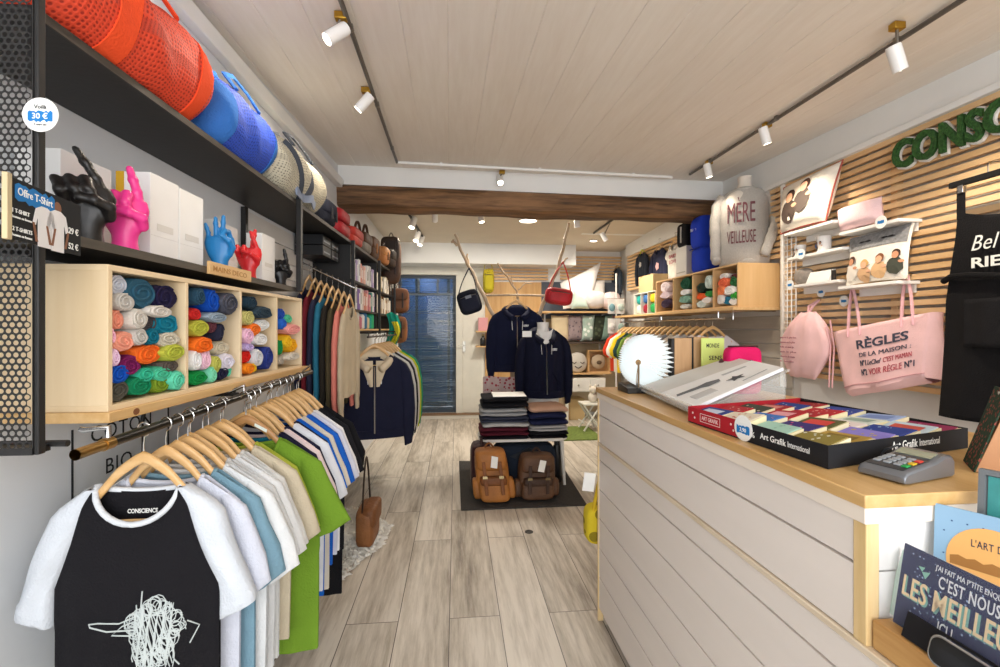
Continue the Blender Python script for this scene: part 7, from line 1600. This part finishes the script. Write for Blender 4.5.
mb = MB(); disc(mb, c, .031, f, .0008, .0016); part(mb, 'disc', white_p, tt)
mb = MB(); brush(mb, lambda u, v, w: f(u, v-.004, w), .044, .018, .0018, .0024, 6); part(mb, 'brush_stroke', blue_p, tt)
mb = MB(); mb.text('3,90', .0095, lambda u, v, w: f(u, v-.0085, w+.0026), .015, .0006, align='CENTER'); mb.text('la boîte', .006, lambda u, v, w: f(u, v+.012, w+.0016), 0, .0006, align='CENTER'); part(mb, 'lettering', white_p, tt, smooth=0)
boxes = [[('#8f7f3a','olive and white','#e3e6d6'),('#a8d0bf','mint green','#8fb7a6'),('#e4d9c4','cream floral','#c9705f'),('#2c3f86','navy blue','#c9d0e6')],
         [('#b08f3f','old gold','#7d6428'),('#3a2c78','violet with pink lettering','#d8568c'),('#3f78c4','blue and pink','#d67fae'),('#b3202c','red','#e4b9a9')],
         [('#8b7fce','lavender','#b9a86a'),('#5d5e30','olive and black','#d8473f'),('#b01f2c','red with pink dots','#e9a7b0'),('#3b4134','dark floral','#d9cfb4')],
         [('#2a4194','midnight blue','#9fc3e6'),('#efe2de','white with roses','#b8305c'),('#b21d2b','crimson with white stars','#f0e6e0'),('#a91f2a','deep red','#d98a80')],
         [('#c9dce6','pale blue speckled','#c9584a'),('#dfe6dc','pale mint floral','#9fb5a8'),('#c01f2e','scarlet','#e9b0a4'),('#23408f','royal blue','#cfd8ee')],
         [('#8f2352','magenta','#d96a9a'),('#a3b8e4','periwinkle','#7d94cc'),('#33489a','blue with white swirl','#eef0f6'),('#a5202a','brick red','#d9958a')]]
colw = ['first', 'second', 'third', 'fourth', 'fifth', 'sixth']
for ci, colm in enumerate(boxes):
    for ri, (c_, n_, c2_) in enumerate(colm):
        a0 = .01+ci*.0745; b0 = .01+ri*.1125; L_, W_, H_ = .106, .066, .024
        t_ = thing('match_box', '%s box in the tray, %s row from the counter edge' % (n_, colw[ci]), 'small box', tp_(a0, b0, .005), CF, 'small decorated boxes in the tray')
        rnb = random.Random(ci*9+ri); tl_ = .006+rnb.uniform(-.003, .006); ta_ = .004+rnb.uniform(0, .012); yw_ = rnb.uniform(-.05, .05)
        def bp(a, b, z): return tp_(a0+a+yw_*(b-L_/2), b0+b-yw_*(a-W_/2), .006+z+tl_*(1-b/L_)+ta_*(a/W_))
        mb = MB(); mb.hexa([bp(0, .004, 0), bp(W_, .004, 0), bp(W_, L_, 0), bp(0, L_, 0)], [bp(0, .004, H_), bp(W_, .004, H_), bp(W_, L_, H_), bp(0, L_, H_)]); part(mb, 'sleeve', paper(c_), t_, bevel=.001)
        mb = MB(); mb.hexa([bp(.002, -.003, .001), bp(W_-.002, -.003, .001), bp(W_-.002, .004, .002), bp(.002, .004, .002)], [bp(.002, -.003, H_-.001), bp(W_-.002, -.003, H_-.001), bp(W_-.002, .004, H_-.002), bp(.002, .004, H_-.002)]); part(mb, 'drawer_end', paper('#efe2b8'), t_, 'cream drawer end')
        mb = MB(); q_ = lambda a, b: bp(a, b, H_+.0006)
        if rnb.random() < .5:
            for k in range(7):
                ua, ub = rnb.uniform(.008, W_-.008), rnb.uniform(.012, L_-.008); rr_ = rnb.uniform(.002, .005); mb.add([q_(ua+rr_*cos(z*PI/3), ub+rr_*sin(z*PI/3)) for z in range(6)], [tuple(range(6))])
        else:
            mb.add([q_(W_*.25, .02), q_(W_*.75, .02), q_(W_*.75, L_-.016), q_(W_*.25, L_-.016)], [(0, 1, 2, 3)])
        part(mb, 'lid_print', paper(c2_), t_, smooth=0)
# ------------------------------------------------------------- card terminal
A = Vector((.779, .712, KZ)); ex = Vector((.133, .034, 0)).normalized(); ey = Vector((-ex.y, ex.x, 0)); TL, TW = .158, .076
def kp(x, y, z): return A + ex*x*.924 + ey*y + Vector((0, 0, z*.86))
t = thing('card_terminal', 'grey card payment terminal with keypad at the counter corner', 'card terminal', kp(TL/2, TW/2, 0), CF)
prof = [(0, .004), (.0, .016), (.008, .024), (.03, .0285), (.1, .037), (.125, .046), (.15, .046), (TL, .036), (TL, .006), (.15, .002), (.012, .002)]
grey_pl = mat('#7b7f85', .28, .5, .04, 6, 0, 80, 'terminal_grey'); dark_pl = plastic('#2e3136', .3)
mb = MB(); mb.loft([[kp(x, y, z*(1 if 0 < k < 5 else .9)) for x, z in prof] for k, y in enumerate((0, .004, .012, TW-.012, TW-.004, TW))]); part(mb, 'housing', grey_pl, t, bevel=.002)
def top_z(x): 
    pts_ = [(0, .016), (.008, .024), (.03, .0285), (.1, .037), (.125, .046), (.15, .046), (TL, .036)]
    for (x0, z0), (x1, z1) in zip(pts_, pts_[1:]):
        if x <= x1: return z0+(z1-z0)*(x-x0)/(x1-x0)
    return .036
mb = MB(); mb.grid(lambda u, v: kp(.014+.084*u, .01+.06*v, top_z(.014+.084*u)+.0006), 6, 2, .0006, (0, 0, 1)); part(mb, 'keypad_panel', dark_pl, t)
def key(x, y, w, h, m_, nm='key'): mb = MB(); z = top_z(x); mb.hexa([kp(x-w/2, y-h/2, z), kp(x+w/2, y-h/2, z+.001), kp(x+w/2, y+h/2, z+.001), kp(x-w/2, y+h/2, z)], [kp(x-w/2, y-h/2, z+.0035), kp(x+w/2, y-h/2, z+.0045), kp(x+w/2, y+h/2, z+.0045), kp(x-w/2, y+h/2, z+.0035)]); part(mb, nm, m_, t, bevel=.0008)
kg = plastic('#9ea3a8', .4)
for i in range(4):
    for j in range(3): key(.036+i*.0145, .058-j*.0165+.004, .009, .011, kg)
for i, c_ in enumerate(('#1f9a4a', '#d8b32a', '#c83a2e')): key(.036+i*.02, .0165, .013, .009, plastic(c_, .4))
mb = MB(); mb.grid(lambda u, v: kp(.104+.024*u, .012+.056*v, top_z(.104+.024*u)+.001), 4, 2, .0008, (0, 0, 1)); part(mb, 'screen', mat('#9a9d86', .15, 0, .03, 6, 0, 80, 'lcd'), t)
mb = MB(); mb.tube([kp(TL, TW*.8, .012), kp(TL+.015, TW+.0, .02), kp(TL+.012, TW+.02, .04), kp(TL-.01, TW+.03, .03), kp(TL-.03, TW+.04, .004)], .0025, 6); part(mb, 'cable', dark_pl, t)
# ------------------------------------------------------------- gable carton at the right edge
B = AZ(975, 472, KZ+.001, CF); B1_ = AZ(965, 461, KZ+.001, CF)
g2 = (B1_-B).normalized(); g1 = Vector((g2.y, -g2.x, 0)); gd = (B1_-B).length; gw, gh = .105, AX(990, 389, B.x+.04, CF).z-KZ
def gp_(x, y, z): return B + g1*x + g2*y + Vector((0, 0, z))
t = thing('gable_carton', 'tent shaped kraft carton with dark green patterned slopes at the right edge', 'box', gp_(gw/2, gd/2, 0), CF)
tri = [(0, 0), (gw, 0), (gw*.55, gh-.012), (gw*.45, gh-.012)]
mb = MB(); mb.loft([[gp_(x, y, z) for x, z in tri] for y in (0, gd)]); part(mb, 'carton', paper('#c08d66'), t, bevel=.001)
green_pat = patterned('#2b4030', '#8f4a40', 110, 'green_print')
for sg in (0, 1):
    P_ = [(0 if not sg else gw, 0), ((.43 if not sg else .57)*gw, gh)]; off = -.0025 if not sg else .0025
    mb = MB(); mb.hexa([gp_(P_[0][0], -.003, 0), gp_(P_[0][0]+off, -.003, 0), gp_(P_[0][0]+off, gd+.003, 0), gp_(P_[0][0], gd+.003, 0)], [gp_(P_[1][0], -.003, gh), gp_(P_[1][0]+off, -.003, gh), gp_(P_[1][0]+off, gd+.003, gh), gp_(P_[1][0], gd+.003, gh)]); part(mb, 'green_slope', green_pat, t, 'dark green patterned slope')
mb = MB(); e_ = gp_(.405*gw, gd*.5, gh*.94); mb.tube([e_+g1*.001, e_-g1*.004], .0035, 10); part(mb, 'eyelet', metalm('#d8d2c4'), t)
# ------------------------------------------------------------- cards standing on the ledge at the near end
t = thing('card_rail', 'solid wooden block on the counter ledge holding cards', 'card holder', (KX+.05, .5, .826), CF)
mb = MB(); mb.box(KX+.004, KX+.1, .14, KY0-.008, .826, .874); part(mb, 'block', wood('#d6ab6e', '#b5844a', 'y', 6), t, bevel=.003)
def card_plane(tl, tr, zb, lean): 
    """tl, tr: top corners; returns fn(u along top, v up in metres from the bottom edge, w out towards the shop)."""
    d_ = (tr-tl); d_.z = 0; L_ = d_.length; d_.normalize(); nrm_ = Vector((-d_.y, d_.x, 0)); nrm_ = nrm_ if nrm_.x < 0 else -nrm_
    h_ = tl.z-zb; upv = (Vector((0, 0, h_)) - nrm_*lean).normalized(); n2_ = d_.cross(upv); n2_ = n2_ if n2_.x < 0 else -n2_
    b_ = tl - upv*((Vector((0, 0, h_)) - nrm_*lean).length)
    return (lambda u, v, w: b_ + d_*u + upv*v + n2_*w), L_, (Vector((0, 0, h_))-nrm_*lean).length
# blue "best" card
tl = AX(905, 543, .735, CF); tr = Vector((.735, tl.y-.19, tl.z)); fn, L_, Hc = card_plane(tl, tr, .876, .022)
t = thing('greeting_card', 'dark blue starry card with retro capitals on the counter ledge', 'card', fn(.1, 0, 0), CF, 'cards on the counter ledge')
mb = MB(); mb.prism([(0, 0), (L_, 0), (L_, Hc), (0, Hc)], fn, -.003, 0); part(mb, 'card', mat('#10184a', .8, 0, .03, 8, 0, 80, 'card_navy', .1), t)
mb = MB(); rn = random.Random(8)
for k in range(130): u, v = rn.uniform(.01, L_-.01), rn.uniform(.01, Hc-.006); r_ = rn.uniform(.0007, .0016); mb.add([fn(u+r_*cos(q*PI/3), v+r_*sin(q*PI/3), .0003) for q in range(6)], [tuple(range(6))])
part(mb, 'star_print', paper('#8fa3c9'), t, smooth=0)
mb = MB(); zc_ = .115
mb.text("J'AI FAIT MA P'TITE ENQUÊTE :", .008, lambda u, v, w: fn(.05+u, Hc-.017+v, .0004+w), .0, .0004, width=.1); mb.text("C'EST NOUS", .018, lambda u, v, w: fn(.057+u, Hc-.04+v, .0004+w), .012, .0004, 1.1, width=.078); mb.text('ICI !', .017, lambda u, v, w: fn(.064+u, Hc-.103+v, .0004+w), .012, .0004, width=.02); part(mb, 'white_lettering', paper('#d9dbe0'), t, smooth=0)
mb = MB(); mb.text('LES MEILLEURS', .032, lambda u, v, w: fn(.0095+u, Hc-.0785+v, .0006+w), .03, .0006, 1.02, width=.174); part(mb, 'shadow_lettering', paper('#6fa39a'), t, smooth=0)
mb = MB(); mb.text('LES MEILLEURS', .032, lambda u, v, w: fn(.008+u, Hc-.077+v, .0014+w), .012, .0006, 1.02, width=.172); part(mb, 'cream_lettering', paper('#e2c9a0'), t, smooth=0)
mb = MB()
for u, v in ((.032, Hc-.03), (.034, Hc-.115)): mb.add([fn(u, v, .0005), fn(u+.012, v+.004, .0005), fn(u+.006, v-.009, .0005)], [(0, 1, 2)]); mb.add([fn(u, v, .0005), fn(u-.006, v+.006, .0005), fn(u+.004, v+.008, .0005)], [(0, 1, 2)])
part(mb, 'doodle_print', paper('#7fb5a4'), t, smooth=0)
mb = MB(); mb.prism([(-.002, -.0), (L_+.002, 0), (L_+.002, Hc+.003), (-.002, Hc+.003)], fn, .0022, .003); part(mb, 'clear_sleeve', mat('#dfe6ee', .25, 0, 0, 5, 0, 80, 'clear_film', .15, 0, 0, .05), t)
# mint sheet behind
tl = AX(903, 548, .748, CF); tr = Vector((.748, tl.y-.3, tl.z)); fn, L_, Hc = card_plane(tl, tr, .876, .02)
mb = MB(); mb.prism([(-.012, 0), (L_, 0), (L_, Hc-.002), (0, Hc-.002)], fn, -.002, 0); solo(mb, 'greeting_card', 'pale mint sheet just behind the dark blue starry card', 'card', paper('#cfe4d8'), fn(.1, 0, 0), CF, 'cards on the counter ledge')
# light blue card with an orange disc
tl = AX(935, 503, .80, CF); d_ = Vector((.034, -.07, 0)).normalized(); tr = tl + d_*.24; fn, L_, Hc = card_plane(tl, tr, .83, .02)
t = thing('greeting_card', 'light blue dotted card with a large orange disc at the counter end', 'card', fn(.1, 0, 0), CF, 'cards on the counter ledge')
mb = MB(); mb.prism([(0, 0), (L_, 0), (L_, Hc), (0, Hc)], fn, -.003, 0); part(mb, 'card', paper('#8fb3d0'), t)
mb = MB()
for i in range(12):
    for j in range(13): u, v = .012+i*.018+(.009 if j % 2 else 0), .012+j*.018; (v < Hc-.005) and mb.add([fn(u+.0014*cos(q*PI/3), v+.0014*sin(q*PI/3), .0003) for q in range(6)], [tuple(range(6))])
part(mb, 'dot_print', paper('#3d5a86'), t, smooth=0)
mb = MB(); uc, vc = .068, Hc-.078; mb.add([fn(uc+.053*cos(q*PI/20), vc+.058*sin(q*PI/20), .0006) for q in range(40)], [tuple(range(40))]); part(mb, 'orange_disc', paper('#eab06a'), t, smooth=0)
mb = MB(); mb.text("L'ART DE", .0115, lambda u, v, w: fn(.044+u, Hc-.053+v, .0008+w), .008, .0004, 1.1, width=.04); part(mb, 'lettering', paper('#3a3a4a'), t, smooth=0)
mb = MB(); rn = random.Random(4); mb.add([fn(.02+.0095*k, Hc-.076+.004*(k % 2)+rn.uniform(0, .003), .0009) for k in range(11)]+[fn(.115-.0095*k, Hc-.088, .0009) for k in range(11)], [tuple(range(22))]); part(mb, 'skyline_print', paper('#a8733c'), t, smooth=0)
# teal picture in a grey frame
tl = AX(980.5, 468, .86, CF); d_ = Vector((.03, -.075, 0)).normalized(); tr = tl + d_*.24; fn, L_, Hc = card_plane(tl, tr, .9, .02)
t = thing('picture_frame', 'teal picture in a grey frame at the right end of the counter', 'picture', fn(.1, 0, 0), CF)
mb = MB(); mb.prism([(0, 0), (L_, 0), (L_, Hc), (0, Hc)], fn, -.006, 0); part(mb, 'backing', mat('#6b6f72', .5, key='frame_grey'), t)
for a0, a1, b0, b1 in ((0, L_, Hc-.008, Hc), (0, L_, 0, .008), (0, .008, .008, Hc-.008), (L_-.008, L_, .008, Hc-.008)): mb = MB(); mb.prism([(a0, b0), (a1, b0), (a1, b1), (a0, b1)], fn, 0, .008); part(mb, 'frame_bar', mat('#6b6f72', .5, key='frame_grey'), t)
mb = MB(); mb.prism([(.01, .01), (L_-.01, .01), (L_-.01, Hc-.01), (.01, Hc-.01)], fn, .0, .002); part(mb, 'picture_print', mat('#3c8f8c', .4, 0, .25, 14, key='teal_print'), t)
# black card and dark rounded tablet at the front
tl = AX(908, 611, .706, CF); tr = Vector((.706, tl.y-.3, tl.z)); fn, L_, Hc = card_plane(tl, tr, .876, .012)
Hc2 = Hc
t = thing('black_card', 'plain black card standing at the front of the wooden block', 'card', fn(.1, 0, 0), CF, 'cards on the counter ledge')
mb = MB(); mb.prism([(0, 0), (L_, 0), (L_, Hc), (0, Hc)], fn, -.004, 0); part(mb, 'card', paper('#17161a'), t)
TZb = .80
tl = AX(932, 630, .69, CF); tr = Vector((.69, tl.y-.26, tl.z)); fn, L_, Hc = card_plane(tl, tr, .876, .012)
t = thing('tablet', 'black tablet with a silver rounded rim leaning before the black card', 'tablet', fn(.1, 0, 0), CF)
def rpoly(w_, h_, r_, o=0): return [(w_/2+x, h_/2+y) for x, y in rrect(w_/2-o, h_/2-o, r_)]
mb = MB(); mb.prism(rpoly(L_, Hc, .014), fn, -.008, .0); part(mb, 'rim', metalm('#c9cbd0', .25), t, bevel=.001)
mb = MB(); mb.prism(rpoly(L_, Hc, .012, .003), fn, .0, .001); part(mb, 'glass_face', plastic('#101012', .12), t)
mb = MB(); mb.prism(rpoly(L_, Hc, .004, .014), fn, .001, .0014); part(mb, 'screen', plastic('#1b1c20', .1), t)
# ------------------------------------------------------------- yellow bag hung at the far end of the counter
c0_ = AY(592, 520, 2.16, CF); tp2 = AY(599, 452, 2.16, CF)
t = thing('tote_bag', 'yellow printed bag hanging at the far end of the counter', 'bag', (c0_.x, 2.16, .45), CF)
zt_y, zb_y = AY(592, 503, 2.16, CF).z, AY(592, 541, 2.16, CF).z; xl_ = AY(584, 520, 2.16, CF).x
mb = MB(); soft(mb, xl_, xl_+.24, 2.1, 2.2, zb_y, zt_y, .4, 24, 14); part(mb, 'body', patterned('#d6bf2f', '#8d7d22', 14, 'yellow_print'), t, smooth=180)
for s_ in (0, 1): mb = MB(); mb.tube([(xl_+.03+.13*s_, 2.12, zt_y-.03), (xl_+.055+.08*s_, 2.1, (zt_y+tp2.z)/2), (tp2.x+.03, 2.1, tp2.z)], .008, 6, sx=1.6); part(mb, 'strap', cloth('#d8b62c'), t)
mb = MB(); mb.tube([(tp2.x+.03, 2.09, tp2.z), (tp2.x+.03, KY1+.012, tp2.z+.004)], .006, 8); part(mb, 'hook', chrome, t)
mb = MB(); q = AY(589, 482, 2.08, CF); mb.obox(q, (.055, .003, .085), rotm(0, 8, 0)); part(mb, 'swing_tag', white_p, t, 'white swing tag')
